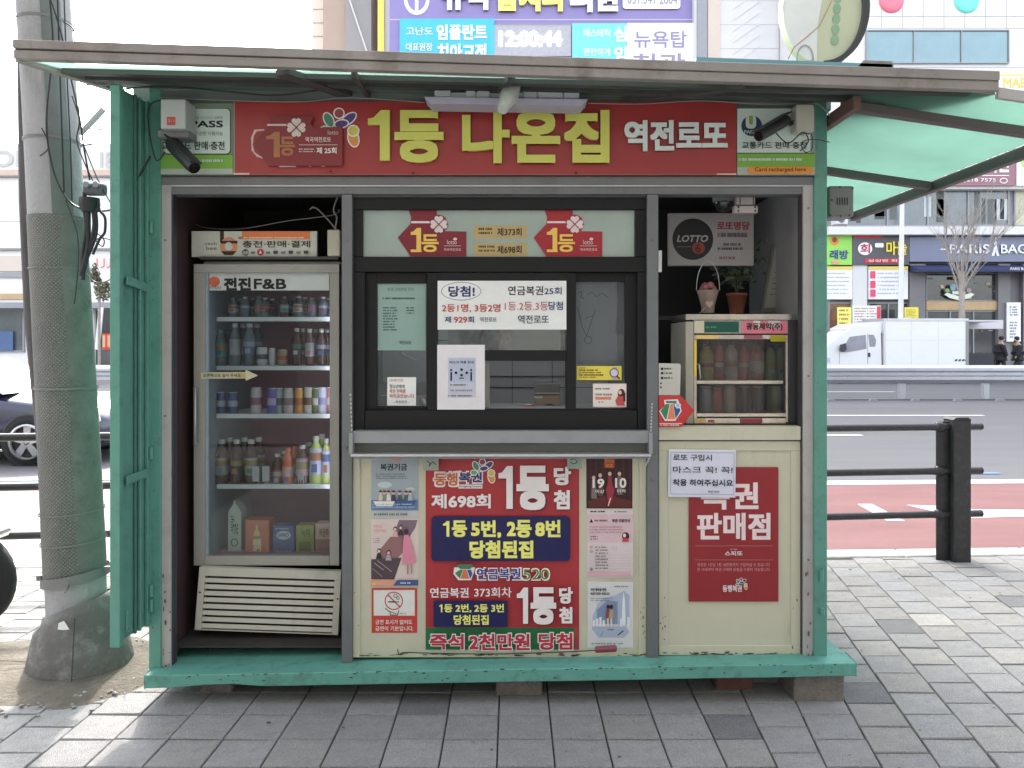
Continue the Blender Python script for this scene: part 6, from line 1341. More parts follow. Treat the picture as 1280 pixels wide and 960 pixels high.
s.text('제 회 당첨번호 안내', 484, 359.5, 517, 364, TK_).lines(478, 372, 521, 376, 1, TK_, .5, 4).lines(479, 384, 498, 415, 9, TK_, .42, 5).lines(508, 384, 520, 394, 3, TK_, .42, 6).text('역전로또', 499, 426, 514, 430.5, TK_, .01).end()
s = Sheet('notice', 'small white notice with red and black lines at the foot of the left window pane', 'notice', 484, 471.5, 520, 507, YK + .0662, WHITE, thick=.0008, part='paper', rot=.5)
RT = ink(165, 60, 60)
s.text('19세미만', 487, 473.5, 504, 477.5, RT).text('청소년에게', 487, 480.5, 505.5, 485.5, BLACK, .01).text('복권 판매를', 487, 486.5, 507, 491.5, RT, .01).text('하지않겠습니다', 487, 492.5, 518, 497.5, RT, .01).text('- 역전로또 -', 492, 500.5, 512, 504.5, BLACK).end()
s = Sheet('winning_banner', 'wide white winning numbers banner across the top of the middle window', 'banner', 547, 351, 708, 412, YK + .032, WHITE, thick=.0012, part='paper', bevel=0)
NB = ink(38, 45, 95)
s.ring(576.5, 364, 25, 11.5, .7, ink(110, 90, 110), 30).text('당첨!', 560.5, 357.5, 593.5, 371, NB, .04).text('연금복권', 635, 357.5, 679, 369, BLACK, .02).text('25회', 680.5, 359, 702, 368.5, NB, .015)
s.text('2등1명, 3등2명', 552.5, 380, 625.5, 390.5, ink(168, 58, 55), .02).text('1등.2등.3등', 631, 377.5, 685, 388, ink(160, 60, 60), .0).text('당첨', 685.5, 377, 703.5, 387.5, NB, .02)
s.text('제', 556, 395.5, 564, 403.5, NB, .02).text('929', 567.5, 396, 584, 403.5, ink(168, 58, 55), .03).text('회', 585, 395.5, 592.5, 403.5, NB, .02).text('역전로또', 600, 396.5, 621, 402.5, ink(60, 65, 90), .01).text('역전로또', 647.5, 394, 686, 404.5, ink(35, 40, 65), .01).end()
s = Sheet('notice', 'plain white sheet with a grey mask wearing leaflet, lower left of the middle window', 'notice', 546.5, 431, 606, 512, YK + .030, ink(200, 198, 200), thick=.0012, part='paper')
LGY = ink(160, 168, 185)
s.rect(560, 447, 595, 497, ink(178, 180, 190)).rect(561, 448, 594, 478, LGY).text('마스크 착용 안내', 562, 451, 592, 454.5, BLACK, .03)
for x in (564, 589): s.ell(x, 462.5, 1.3, 1.3, BLACK).rect(x - 1, 465, x + 1, 476, BLACK)
for x, y in ((570, 466), (577, 469), (583.5, 466), (577, 462)): s.ell(x, y, 1.7, 1.7, BLACK)
s.rect(574, 472, 580, 473.2, BLACK).lines(563, 480, 592, 484, 1, ink(110, 115, 125), .5, 2).lines(563, 487, 592, 491, 1, ink(120, 125, 135), .5, 3).lines(560, 494, 592, 497, 1, ink(70, 70, 75), .5, 4).end()
s = Sheet('sticker', 'yellow sticker with a magnifying glass on the right window pane', 'sticker', 721, 456.5, 777, 476, YK + .070, ink(205, 195, 80), thick=.0008, part='paper')
s.rect(721, 456.5, 777, 457.3, BLACK).rect(721, 475.2, 777, 476, BLACK).text('당첨확인', 724, 459, 732, 461, BLACK).lines(724, 462, 748, 464, 1, BLACK, .7, 1).lines(724, 465, 760, 467, 1, ink(150, 60, 40), .7, 2).lines(724, 468, 756, 470, 1, BLACK, .7, 3).lines(725, 471, 746, 473, 1, ink(150, 80, 50), .6, 4)
s.ell(768, 461.5, 3.4, 3.2, ink(170, 140, 190)).ell(768, 472, 3, 2.6, ink(170, 140, 190)).ring(767.5, 466, 5.6, 5.6, 1, BLACK).ell(767.5, 466, 4.6, 4.6, ink(190, 185, 200)).line(771, 470, 774.5, 474, 1.6, BLACK).end()
s = Sheet('sticker', 'pale pink card picturing a woman in red, foot of the right window pane', 'sticker', 741, 479.5, 783, 509, YK + .0592, ink(205, 190, 185), thick=.0008, part='paper')
s.rrect(742, 480.5, 782, 508, 2, ink(208, 200, 192)).lines(744, 485, 763, 488, 1, ink(60, 90, 75), .6, 1).text('건전한 복권문화', 744, 492, 765, 494.5, BLACK, .02).rect(744, 496, 764, 499.5, ink(200, 120, 95)).lines(748, 502, 756, 504, 1, ink(80, 110, 95), .6, 2)
s.ell(776.5, 492, 4.4, 6, ink(60, 30, 30)).ell(775, 490.5, 2.2, 2.6, ink(215, 180, 160)).poly([(769, 501), (772, 495), (779, 495), (781, 507), (771, 507)], ink(175, 75, 70)).rect(779, 491, 781.5, 502, ink(60, 30, 30)).end()
# room behind the window
RMY = 4.15
m = MB(); m.box(g(440, 0, RMY).x, g(760, 0, RMY).x, RMY, RMY + .03, .18, 2.15, pm('panel_wall', (.50, .50, .51), rough=.6, var=.06)); m.build('inner_partition', K)
m = MB()
for y in (385, 405, 425, 470, 484): m.pbox(540, y, 760, y + .7, RMY - .003, .003, BK)
for x in (560, 600, 640, 690): m.pbox(x, 370, x + .6, 520, RMY - .0035, .003, BK)
m.build('wall_joint', K)
m = MB(); m.pbox(560, 400, 720, 438, RMY - .3, .02, pm('shelf_clutter', (.34, .32, .32), rough=.5, var=.7, vs=9)); m.pbox(640, 405, 700, 450, RMY - .35, .02, pm('green_grey', (.28, .34, .31), rough=.5)); tag(m.build('wall_cabinet'), 'dim grey cabinet inside the kiosk behind the middle window', 'cabinet')
m = MB(); m.tube([g(590 + 24 + 13 * math.cos(R(a)), 425 + 20 * math.sin(R(a)), 3.7) for a in range(180, 361, 20)], .012, pm('pinkish', (.3, .14, .14), rough=.6), n=6); m.build('red_decor', K)
s = Sheet('paper_sheet', 'grey paper with faint pen scribbles hanging behind the right window pane', 'paper', 719, 352, 771, 455, YK + .12, pm('grey_paper', (.34, .33, .37), rough=.6, var=.06), thick=.001, part='paper')
PEN = pm('pen', (.05, .05, .07))
s.pline([(722, 366), (728, 364), (726, 372), (731, 373)], .8, PEN).pline([(734, 368), (740, 365), (745, 371), (752, 366), (760, 372)], .8, PEN).pline([(722, 384), (728, 410), (733, 420), (738, 405), (744, 388)], .8, PEN).pline([(731, 398), (742, 394)], .8, PEN).ring(735, 425, 5, 5, .8, PEN).end('pen_marks')
m = MB(); m.tube([g(718 + 9 + 11 * math.cos(R(a)), 446 + 13 * math.sin(R(a)), 3.4) for a in range(180, 365, 15)], .009, BM, n=6); tag(m.build('headset'), 'black curved headset hanging behind the right window pane', 'headset')
m = MB(); m.pbox(772, 418, 782, 440, 3.5, .05, pm('till_grey', (.2, .22, .2), rough=.5)); tag(m.build('small_device'), 'small grey device behind the right edge of the window', 'device')
CN = thing('box', 'tan and grey cardboard box with a blue disc inside the ticket window', 'box', g(684, 511, 3.45))
m = MB(); m.pbox(668, 494, 699, 511, 3.45, .06, pm('card_tan', (.42, .33, .24), rough=.8)); m.pbox(668, 480, 700, 493.5, 3.455, .06, pm('card_grey', (.22, .22, .21), rough=.7)); m.build('body', CN, .002)
s_ = Print(3.449); s_.poly([(678 + 10 * math.cos(R(a)) + 9, 514 + 9.5 * math.sin(R(a))) for a in range(180, 361, 15)], ink(50, 85, 120)).rect(668, 491, 700, 492, ink(190, 190, 190)).rect(668, 495, 678, 498, ink(180, 180, 180)); s_.done(CN, 'print')
m = MB(); m.pbox(606, 455, 612, 511, 3.36, .03, pm('cream_side', (.55, .54, .45), rough=.5)); tag(m.build('card_holder'), 'narrow cream card holder just right of the mask leaflet', 'card holder')
m = MB(); m.bar(g(620, 511, 3.4), g(662, 506, 3.5), .04, .004, WHITE); tag(m.build('paper_slip'), 'white paper slip lying on the ledge inside the ticket window', 'paper')
m = MB(); m.tube([g(640, 510, 3.38), g(668, 507, 3.42)], .005, pm('red_pen', (.5, .06, .06), rough=.4)); tag(m.build('pen'), 'red pen on the ledge inside the ticket window', 'pen')
m = MB(); m.pbox(456, 512, 797, 514, YK + .08, .35, INTG); m.build('inner_ledge', K)
LMP = thing('tube_lamp', 'lit tube lamp under the kiosk ceiling behind the service window', 'lamp', (-.05, 3.75, 2.10))
m = MB(); m.box(-.40, .30, 3.70, 3.80, 2.12, 2.155, WHITE); m.build('housing', LMP)
m = MB(); m.tube([(-.38, 3.75, 2.10), (.28, 3.75, 2.10)], .014, pm('lamp_tube', (.9, .95, 1.0), emit=5.0), n=10); m.build('tube', LMP)
m = MB(); m.pbox(474, 478, 532, 494, 3.5, .05, pm('till_grey2', (.17, .17, .17), rough=.5)); m.pbox(474, 495, 500, 512, 3.45, .05, DARKG); tag(m.build('ticket_machine'), 'dark ticket machine behind the left window pane', 'machine')
m = MB(); m.tube([g(500, 440, 3.45), g(505, 445, 3.45), g(522, 452, 3.4)], [.008, .012, .006], pm('pale_tool', (.6, .6, .58), rough=.3)); tag(m.build('light_streak_rod'), 'small pale rod standing in for the tube light streak in the left window pane', 'lamp')  # unlit pale rod stands in for the tube light's streak on the pane
m = MB(); m.tube([g(527, 500, 3.3), g(534, 510, 3.28)], [.012, .010], pm('pale_tool', (.6, .6, .58), rough=.3), n=10); tag(m.build('tape_roll'), 'small white roll at the right foot of the left window pane', 'roll')
s = Sheet('hanging_tag', 'small grey green tag hanging at the left top corner of the red poster', 'tag', 529, 572.5, 548, 588, YK - .02, ink(130, 138, 125), thick=.0006, part='card', group='tags under the counter shelf')
s.pline([(533, 576), (538, 579), (536, 583), (541, 577), (545, 581)], .9, BLACK).end('marks')
s = Sheet('hanging_tag', 'small grey green tag hanging at the right top corner of the red poster', 'tag', 709, 571, 727.5, 586, YK - .02, ink(125, 140, 128), thick=.0006, part='card', group='tags under the counter shelf')
s.pline([(713, 575), (718, 573), (722, 578), (716, 580), (713, 577)], .9, BLACK).end('marks')

# ================================================================ posters under the window
PY_ = YK + .0285
s = Sheet('lottery_poster', 'big red lottery poster with white first prize lettering under the counter shelf', 'poster', 532, 573, 724, 812, PY_, ink(150, 48, 52), thick=.002, part='sheet')
OG = ink(185, 110, 70)
s.rect(532, 784.5, 718, 812, ink(40, 100, 62)).rect(718, 784.5, 724, 812, ink(150, 60, 62))
WT = ink(205, 200, 198)
s.text('동행', 541, 588.5, 574, 609, WT, .10).text('복권', 571, 588, 604, 605, WT, .10).text('동행', 543, 591, 572, 607, ink(170, 95, 60), .045).text('복권', 573.5, 590, 602.5, 603, ink(38, 50, 100), .05).rect(573, 605.5, 603, 610.5, WT).text('Donghang Lottery', 574, 606.5, 602, 609.6, BLACK, .02)
flower(s, 603, 586, .62, 1.1)
s.text('제698회', 539.5, 617, 613.5, 635, WT, .045)
DS = ink(95, 32, 36)
for dx, c in ((1.5, DS), (0, WT)): s.text('1', 623 + dx, 582 + dx, 641 + dx, 635.5 + dx, c, .065).text('등', 645.5 + dx, 581.5 + dx, 686 + dx, 637 + dx, c, .06).text('당', 692 + dx * .6, 583 + dx * .6, 713.5 + dx * .6, 606 + dx * .6, c, .06).text('첨', 692 + dx * .6, 612 + dx * .6, 712 + dx * .6, 636 + dx * .6, c, .06)
s.rrect(539.5, 644.5, 712.5, 700.5, 5, NAVY)
YT = ink(222, 212, 110)
s.text('1', 554, 650.5, 562, 670, YT).text('등', 565, 649.5, 584, 670.5, YT, .055).text('5번,', 589, 649.5, 626.5, 671.5, YT, .055).text('2등', 633.5, 649, 664.5, 671, YT, .055).text('8번', 669, 649, 700.5, 670.5, YT, .055).text('당첨된집', 587, 674.5, 666.5, 697, YT, .06)
for pts, c in (([(568, 708), (594, 708), (592, 716), (589, 724), (573, 724), (567, 716)], WT), ([(569, 715), (575, 711), (579, 711), (575, 722)], ink(60, 120, 75)), ([(576, 722), (579.5, 711), (583, 711), (587, 722)], ink(190, 105, 70)), ([(584, 711), (589, 711), (591, 716), (588, 722)], ink(50, 80, 140)), ([(571, 706), (576, 710), (588, 710), (592, 706), (590, 704), (574, 704)], ink(70, 110, 80))): s.poly(pts, c)
for dx in (0,): s.text('연금복권', 594, 707.5, 652.5, 724.5, WT, .09).text('연금복권', 596, 709, 650.5, 723, ink(45, 62, 125), .035).text('520', 652.5, 708.5, 687.5, 724.5, ink(215, 215, 190), .06).text('520', 654, 710, 686, 723, ink(75, 120, 75), .01)
s.text('연금복권', 538, 733, 586, 745.5, WT, .03).text('373회차', 593, 732.5, 639.5, 745, WT, .02)
s.rrect(542.5, 749, 634.5, 782, 2.5, NAVY).text('1', 549.5, 753.5, 553.5, 763.5, YT).text('등 2번, 2등 3번', 555.5, 753, 630, 764, YT, .04).text('당첨된집', 567.5, 766.5, 611, 779, YT, .04)
for dx, c in ((1.3, DS), (0, WT)): s.text('1', 646 + dx, 732.5 + dx, 660 + dx, 777.5 + dx, c, .065).text('등', 663 + dx, 732 + dx, 695 + dx, 778.5 + dx, c, .06).text('당', 698.5 + dx * .6, 732 + dx * .6, 715.5 + dx * .6, 752.5 + dx * .6, c, .06).text('첨', 698.5 + dx * .6, 756.5 + dx * .6, 715 + dx * .6, 777 + dx * .6, c, .06)
for c, q, bo in ((WT, 1.3, .10), (ink(160, 45, 62), 0, .045)):
    s.text('즉석', 538 - q, 790 - q, 580 + q, 809 + q, c, bo).text('2천만원', 587 - q, 789.5 - q, 662 + q, 810 + q, c, bo).text('당첨', 673 - q, 788.5 - q, 715 + q, 809.5 + q, c, bo)
s.end()
s = Sheet('poster', 'pale blue lottery fund poster with figures in boats, top of the left poster column', 'poster', 464, 573.5, 523, 648, PY_, ink(168, 172, 168), thick=.0015)
s.rect(464, 574, 523, 638, ink(140, 152, 158)).rect(464, 625, 523, 638, ink(95, 118, 150)).rect(488, 573.5, 502, 576.5, ink(190, 130, 130)).text('복권기금', 475.5, 579.5, 509, 588, BLACK, .03).lines(470, 592, 518, 600, 3, ink(90, 100, 110), .4, 2)
s.ell(481, 606, 9, 4, ink(165, 180, 178)).ell(513, 612, 6, 3, ink(165, 180, 178))
for x, c in ((476, (190, 180, 165)), (481, (120, 130, 120)), (486, (195, 190, 180)), (492, (60, 60, 75)), (500, (70, 75, 90)), (508, (70, 90, 80)), (513, (150, 160, 170))): s.poly([(x - 3, 626), (x - 2, 618), (x + 2, 618), (x + 3.5, 626)], ink(*c)).ell(x, 615.5, 2, 2.3, ink(200, 175, 160)).ell(x, 614, 2.2, 1.5, ink(90, 60, 50))
s.poly([(467, 626), (494, 626), (491, 632), (471, 632)], ink(205, 205, 200)).poly([(494, 625), (521, 625), (517, 632), (498, 632)], ink(60, 80, 125)).lines(466, 629, 520, 636, 2, ink(150, 170, 190), .4, 7).lines(468, 641, 520, 646, 1, ink(90, 95, 100), .5, 6).end()
s = Sheet('poster', 'pinkish poster with angled photographs and a girl in a pink dress, left column', 'poster', 463.5, 648.5, 523, 731.5, PY_, ink(190, 178, 170), thick=.0015)
s.poly([(499, 650), (522, 650), (519, 660), (510, 674), (498, 671), (494, 662)], ink(110, 95, 105)).poly([(488, 671), (505, 671), (512, 682), (495, 700), (470, 700), (474, 688)], ink(130, 95, 95)).poly([(464, 699), (502, 697), (493, 724), (464, 724)], ink(75, 62, 66))
for x, y, c in ((494, 661, (190, 150, 150)), (501, 659, (60, 45, 50)), (507, 664, (95, 60, 75)), (474, 688, (40, 40, 45)), (486, 690, (150, 140, 150))): s.ell(x, y, 2.4, 3, ink(60, 40, 42)).ell(x, y + .6, 1.6, 1.9, ink(205, 175, 160)).poly([(x - 4, y + 10), (x - 2, y + 3), (x + 2, y + 3), (x + 4, y + 10)], ink(*c))
s.line(468, 703, 480, 712, 1.2, ink(140, 130, 130)).line(472, 700, 490, 714, 1, ink(150, 130, 130)).line(466, 710, 478, 720, 1, ink(130, 120, 120))
s.poly([(505, 668), (511, 668), (515, 680), (520, 703), (503, 705), (504, 682)], ink(190, 120, 140)).ell(508, 664, 2.6, 3.4, ink(70, 40, 45)).rect(509, 705, 511, 717, ink(150, 120, 115)).rect(514, 704, 515.6, 717, ink(150, 120, 115)).text('복권기금', 467, 655, 478, 659.5, ink(185, 110, 105)).text('따뜻한 세상', 467, 661, 483, 665, ink(185, 110, 105)).lines(467, 672, 476, 679, 3, ink(140, 120, 120), .4, 4)
s.rect(464, 724, 494, 731, ink(195, 140, 115)).poly([(497, 724), (523, 724), (523, 731), (492, 731)], ink(60, 80, 120)).lines(501, 727, 516, 729, 1, WT, .7, 5).ell(468, 729, 2, 1.6, ink(200, 170, 90)).end()
s = Sheet('no_smoking_sign', 'red and white no smoking sign at the foot of the left poster column', 'sign', 464.5, 735, 521.5, 791, PY_, ink(175, 60, 52), thick=.0015)
s.rect(467, 737.5, 518.5, 769.5, ink(195, 198, 190)).ring(492.3, 751, 11.5, 11.5, 1.3, ink(170, 50, 55)).rect(485, 751.5, 496, 753, BLACK).rect(497, 751.5, 498.5, 753, BLACK).line(484.5, 743, 500.5, 759, 1.4, ink(170, 50, 55)).ring(494.5, 744.5, 2.6, 2.4, .6, BLACK).ring(497.5, 747.5, 2, 2, .6, BLACK)
s.pline([(481.5, 760), (488, 765), (488, 768.5), (497, 768.5), (499, 762)], .9, BLACK).line(488, 764, 496, 767, .7, BLACK).lines(500, 766, 508, 767.5, 1, ink(110, 115, 115), .7, 3).text('금연 표시가 없어도', 469.5, 774, 515.5, 780, ink(225, 205, 195), .02).text('금연이 기본입니다.', 469.5, 782, 517, 788, ink(225, 205, 195), .02).end()
s = Sheet('poster', 'dark wine red poster with numbers 19 and 10, top of right column', 'poster', 733, 571, 790.5, 635.5, PY_, ink(50, 28, 32), thick=.0015)
for x in (737, 744, 752, 768, 778, 786): s.rect(x, 573, x + 2.4, 620, ink(72, 30, 38))
s.poly([(735, 626), (760, 618), (789, 626), (789, 634), (735, 634)], ink(85, 34, 34)).rrect(755, 571.5, 768, 585, 1.5, ink(150, 70, 40)).text('청소년', 756, 574, 767, 578, ink(215, 130, 70), .02).text('보호', 757, 579.5, 766, 583.5, ink(215, 130, 70), .02)
for x, y, c in ((742, 597, (110, 100, 100)), (750, 594, (90, 60, 60)), (762, 592, (130, 45, 55)), (774, 592, (100, 90, 90))): s.ell(x, y, 2.2, 2.6, ink(190, 165, 150)).poly([(x - 3, y + 26), (x - 2.5, y + 3), (x + 2.5, y + 3), (x + 4, y + 26)], ink(*c))
s.poly([(757, 612), (762, 596), (768, 612), (764, 628), (760, 628)], ink(135, 45, 58)).line(763, 622, 760, 632, 1.4, ink(200, 175, 160)).text('19', 740.5, 598, 755, 609.5, WT, .05).text('10', 768.5, 597, 782.5, 609.5, WT, .05).text('이상', 744, 611.5, 755, 616, WT, .02).text('이하', 771, 611, 782, 615.5, WT, .02).end()
s = Sheet('poster', 'long pale pink and white poster with lists of small print in the right poster column', 'poster', 734, 637, 791.5, 722, PY_, ink(192, 182, 182), thick=.0015)
s.rect(734.5, 643, 791, 678, ink(192, 168, 172)).lines(738, 638.5, 758, 641, 1, BLACK, .7, 1).lines(768, 639, 788, 641, 1, ink(80, 80, 85), .6, 2).poly([(737, 653), (739, 648.5), (741.5, 653)], BLACK).lines(743, 649.5, 760, 652.5, 1, ink(120, 80, 90), .7, 3).text('복권 이용안내', 765, 648.5, 787, 653, BLACK, .03)
s.lines(737, 658, 782, 668, 3, ink(165, 120, 130), .35, 4).lines(738, 670, 749, 676, 2, ink(80, 60, 70), .35, 5).ell(782, 670, 4.5, 5, ink(50, 35, 40)).ell(780.5, 669, 2, 2.4, ink(210, 180, 170)).poly([(777, 677), (780, 672), (785, 673), (786, 677)], ink(170, 60, 75))
s.ell(739, 683.5, 2, 2, ink(190, 150, 110)).ell(739, 689, 2, 2, ink(150, 155, 150)).lines(744, 683, 760, 713, 8, ink(60, 55, 60), .3, 8).lines(764, 683, 772, 688, 2, ink(160, 160, 165), .4, 7).lines(764, 711, 772, 713, 1, ink(160, 160, 165), .5, 9).ell(739, 711, 2, 2, ink(110, 110, 115)).rect(734.5, 714.5, 788, 719, ink(190, 150, 158))
for k in range(6): s.rect(737, 693 + k * 3.4, 788, 693.3 + k * 3.4, ink(165, 155, 158))
s.end()
s = Sheet('poster', 'white poster with a blue city scene and two figures, foot of right column', 'poster', 734.5, 727.5, 791.5, 809.5, PY_, ink(188, 190, 190), thick=.0015)
s.poly([(747, 755), (756, 747), (770, 744), (780, 738), (787, 745), (787, 775), (782, 783), (787, 790), (780, 797), (748, 797), (740, 786), (741, 770)], ink(150, 162, 180)).poly([(746, 762), (760, 750), (772, 752), (772, 780), (746, 780)], ink(112, 128, 152)).rect(740, 780, 789, 783, ink(175, 182, 190))
s.poly([(777, 781), (778, 750), (779.5, 739), (781, 750), (782, 781)], ink(200, 205, 208))
for k, x in enumerate((741, 745, 749, 753, 775, 784)): s.rect(x, 775 - (k % 3) * 2, x + 3, 783, ink(200, 204, 205))
s.text('국민 행복을 위한', 738, 735, 758, 738.5, BLACK, .04).text('복권기금은 쓰입니다', 738, 740, 762, 743.5, BLACK, .04).lines(738, 747, 768, 752, 2, ink(110, 112, 118), .35, 3).lines(768, 732, 788, 734, 1, ink(90, 90, 95), .6, 5)
for x in (760, 764): s.ell(x, 758, 2.1, 2.6, ink(45, 38, 42)).poly([(x - 3.4, 772), (x - 2, 761), (x + 2.2, 761), (x + 3.2, 772)], ink(150, 140, 115) if x > 762 else ink(120, 62, 62)).rect(x - 1.2, 772, x + .8, 783, ink(200, 185, 175))
s.rect(759, 786, 767, 787, ink(70, 75, 90)).line(772, 793, 779, 787.5, 1.4, ink(50, 55, 70)).line(750, 795, 754, 788, .9, ink(120, 125, 135)).lines(739, 803, 788, 805, 1, ink(110, 112, 118), .6, 6).end()
m = MB(); m.tube([g(743.5, 812, YK - .035), g(745, 812, YK - .035), g(769, 810.5, YK - .03), g(771, 810.5, YK - .03)], [.008, .013, .014, .009], pm('red_handle', (.22, .05, .07), rough=.35, var=.2), n=10); tag(m.build('screwdriver_handle'), 'dark red tool handle lying on the green base board below the right posters', 'tool handle')
cable('cable', 'thin black wire lying on the base board under the red lottery poster', [(497, 812, 3.13), (499, 818, 3.11), (506, 815.5, 3.12), (540, 816.5, 3.12), (620, 817.5, 3.12), (700, 815, 3.12), (745, 813, 3.12)], .0022)

# ================================================================ right bay
RY = YK + .0235
s = Sheet('sales_poster', 'dark red poster for a licensed lottery seller on the right cream panel', 'poster', 861, 584, 973, 752, RY, ink(128, 38, 42), thick=.0015)
PWH = ink(205, 190, 190)
s.text('복권', 876, 603, 948, 637, PWH, .045).text('판매점', 871, 641, 963, 675, PWH, .045).rect(869, 682, 966, 682.5, ink(170, 110, 105)).rect(869, 699.5, 966, 700, ink(170, 110, 105)).lines(913, 686, 924, 687.6, 1, ink(185, 140, 135), .7, 2).text('스피또', 906, 688.5, 928, 694.5, PWH, .04)
s.text('복권은 1인당 1회 10만원까지 구입하실 수 있습니다', 871.5, 703.5, 962, 707.8, ink(190, 140, 140)).text('만 19세부터 복권 구매와 당첨금 수령이 가능합니다', 871.5, 709.5, 962, 713.8, ink(190, 140, 140)).text('동행복권', 903, 731, 927, 739.5, PWH, .04)
flower(s, 926, 728, .3, .5); s.end()
s = Sheet('mask_notice', 'white handmade notice asking for masks taped over the corner of the dark red poster', 'notice', 835.5, 562, 919.5, 621.5, RY - .009, ink(190, 192, 205), thick=.0012, part='paper', rot=.6)
s.rect(835.5, 562, 919.5, 563.2, ink(215, 215, 222)); FRM = ink(120, 122, 140)
for a in ((838, 565.5, 917.5, 566), (838, 617.5, 917.5, 618), (838, 565.5, 838.5, 618), (917, 565.5, 917.5, 618)): s.rect(*a, FRM)
s.text('로또 구입시', 841, 568, 889.5, 576, BLACK, .02).text('마스크 꼭! 꼭!', 841, 583, 915.5, 591.5, BLACK, .01).text('착용 하여주십시요', 841, 599, 916, 607.5, BLACK, .03).text('백전 로또', 885, 613, 899.5, 616, BLACK, .01).end()
# recess fittings
BXY = 3.62
m = MB(); m.pbox(824, 395, 1003, 400, 3.5, .3, INT); m.build('recess_shelf', K)
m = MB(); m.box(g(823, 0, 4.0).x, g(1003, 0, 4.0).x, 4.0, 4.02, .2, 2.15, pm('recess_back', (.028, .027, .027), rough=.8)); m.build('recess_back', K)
m = MB(); m.box(g(823.5, 0, 3.2).x, 1.235, 3.24, 4.0, g(0, 531, 3.2).z - .02, g(0, 531, 3.2).z, INT); m.build('recess_floor', K)
s = Sheet('lotto_sign', 'white sign with a black LOTTO roundel and faded red lettering hung inside the right bay', 'sign', 836, 266.5, 942, 332, 3.5, pm('faded_white', (.34, .33, .32), rough=.4, var=.08), thick=.03, part='panel')
s.ell(866, 299, 25.5, 26, ink(26, 26, 27), 32).text('LOTTO', 846, 294, 884, 302.5, ink(150, 148, 145), .045, slant=.25).ell(873, 310, 8, 7.5, ink(120, 60, 45)).text('6', 869, 304.5, 876, 316, ink(90, 25, 25), .05).rect(846, 308, 864, 309, ink(90, 90, 90))
s.text('로또명당', 896, 277, 937, 287.5, ink(130, 55, 58), .05).lines(897, 291, 936, 297, 1, ink(85, 80, 80), .9, 4).lines(904, 304, 930, 308, 1, ink(85, 80, 80), .8, 5).lines(897, 309.5, 937, 313, 1, ink(70, 68, 68), .8, 6).lines(899, 321, 920, 325, 1, ink(120, 80, 70), .8, 7).end()
DC = thing('camera', 'smoked dome camera under the top beam of the right bay', 'camera', g(905, 243, 3.32))
m = MB(); a = g(905, 250, 3.34); m.lathe([(.048, .0), (.05, .03), (.046, .045)], (a.x, a.y, a.z - .01), pm('dome_grey', (.17, .18, .19), rough=.5), n=20); m.build('base', DC)
m = MB(); m.ball((a.x, a.y, a.z - .01), .042, pm('dome_smoke', (.02, .022, .025), rough=.08, spec=.8), n=12); m.build('dome', DC)
BW_ = thing('bracket_box', 'pinkish white metal bracket under the top beam beside the dome camera', 'bracket', g(933, 266, 3.25))
pk = pm('bracket_pinkish', (.50, .45, .43), rough=.5)
m = MB(); m.pbox(921, 240, 944, 256, 3.27, .04, pk); m.build('body', BW_, .002); m = MB(); m.pbox(918.5, 257, 947.5, 266, 3.26, .04, pk); m.build('plate', BW_, .002)
for x, y in ((923, 259), (923, 263.5), (944, 259), (944, 263.5)): m = MB(); m.ball(g(x, y, 3.259), .0045, BK, n=4); m.build('screw', BW_)
for x in (924.5, 941): m = MB(); m.pbox(x, 241, x + 1.2, 256, 3.268, .001, BK); m.build('slot', BW_)
m = MB(); m.pbox(823.2, 313, 827.5, 340, YK - .0, .02, ALUB); tag(m.build('latch_plate', None, .001), 'bright metal latch plate on the right edge of the window mullion', 'latch')
# plant in a terracotta pot, behind the mini fridge
a = g(921, 392, 3.6); PT = thing('potted_plant', 'small leafy plant in a terracotta pot on top of the mini fridge', 'potted plant', a)
m = MB(); m.lathe([(.032, 0), (.045, .082), (.048, .082), (.048, .095), (.042, .095)], a, pm('terracotta', (.30, .10, .06), rough=.8), n=16); m.build('pot', PT)
m = MB(); rt = random.Random(2); GL_ = pm('plant_green', (.07, .10, .06), rough=.6, var=.4, vs=20)
for k in range(14):
    an = k * .7; top = a + Vector((math.cos(an) * rt.uniform(.03, .12), math.sin(an) * .05, rt.uniform(.19, .34))); m.tube([a + Vector((0, 0, .09)), a + Vector((math.cos(an) * .02, 0, .15)), top], .002, GL_, n=4)
    for q in range(13):
        c = a + Vector((0, 0, .1)) + (top - a - Vector((0, 0, .1))) * rt.uniform(.35, 1.05) + Vector((rt.gauss(0, .022), rt.gauss(0, .02), rt.gauss(0, .016))); L = rt.uniform(.012, .022)
        d = Vector((rt.uniform(-1, 1), rt.uniform(-.6, .6), rt.uniform(-.5, .8))).normalized() * L; e = d.cross(Vector((rt.random(), 1, rt.random()))).normalized() * L * .45
        m.add([c - d, c + e, c + d, c - e], [(0, 1, 2, 3)], GL_)
m.build('leaves', PT)
a = g(885, 391, 3.42); BQ = thing('flower_bouquet', 'small wrapped bouquet with a wire handle on top of the mini fridge', 'bouquet', a)
WR = pm('wrapping_paper', (.34, .27, .22), rough=.7, var=.2, vs=20)
m = MB(); m.lathe([(.028, 0), (.03, .03), (.045, .085), (.05, .10)], a, WR, n=9); m.build('wrapping', BQ)
m = MB()
for k in range(7): m.ball(a + Vector((math.cos(k) * .022, math.sin(k) * .02, .105 + .008 * (k % 3))), .017, pm('rose_pink', (.36, .14, .15), rough=.7, var=.3, vs=40), n=5)
m.build('flowers', BQ)
m = MB(); m.tube([a + Vector((.052 * math.cos(R(t)), 0, .10 + .13 * math.sin(R(t)))) for t in range(0, 181, 15)], .0018, ALUB, n=5); m.build('handle', BQ)
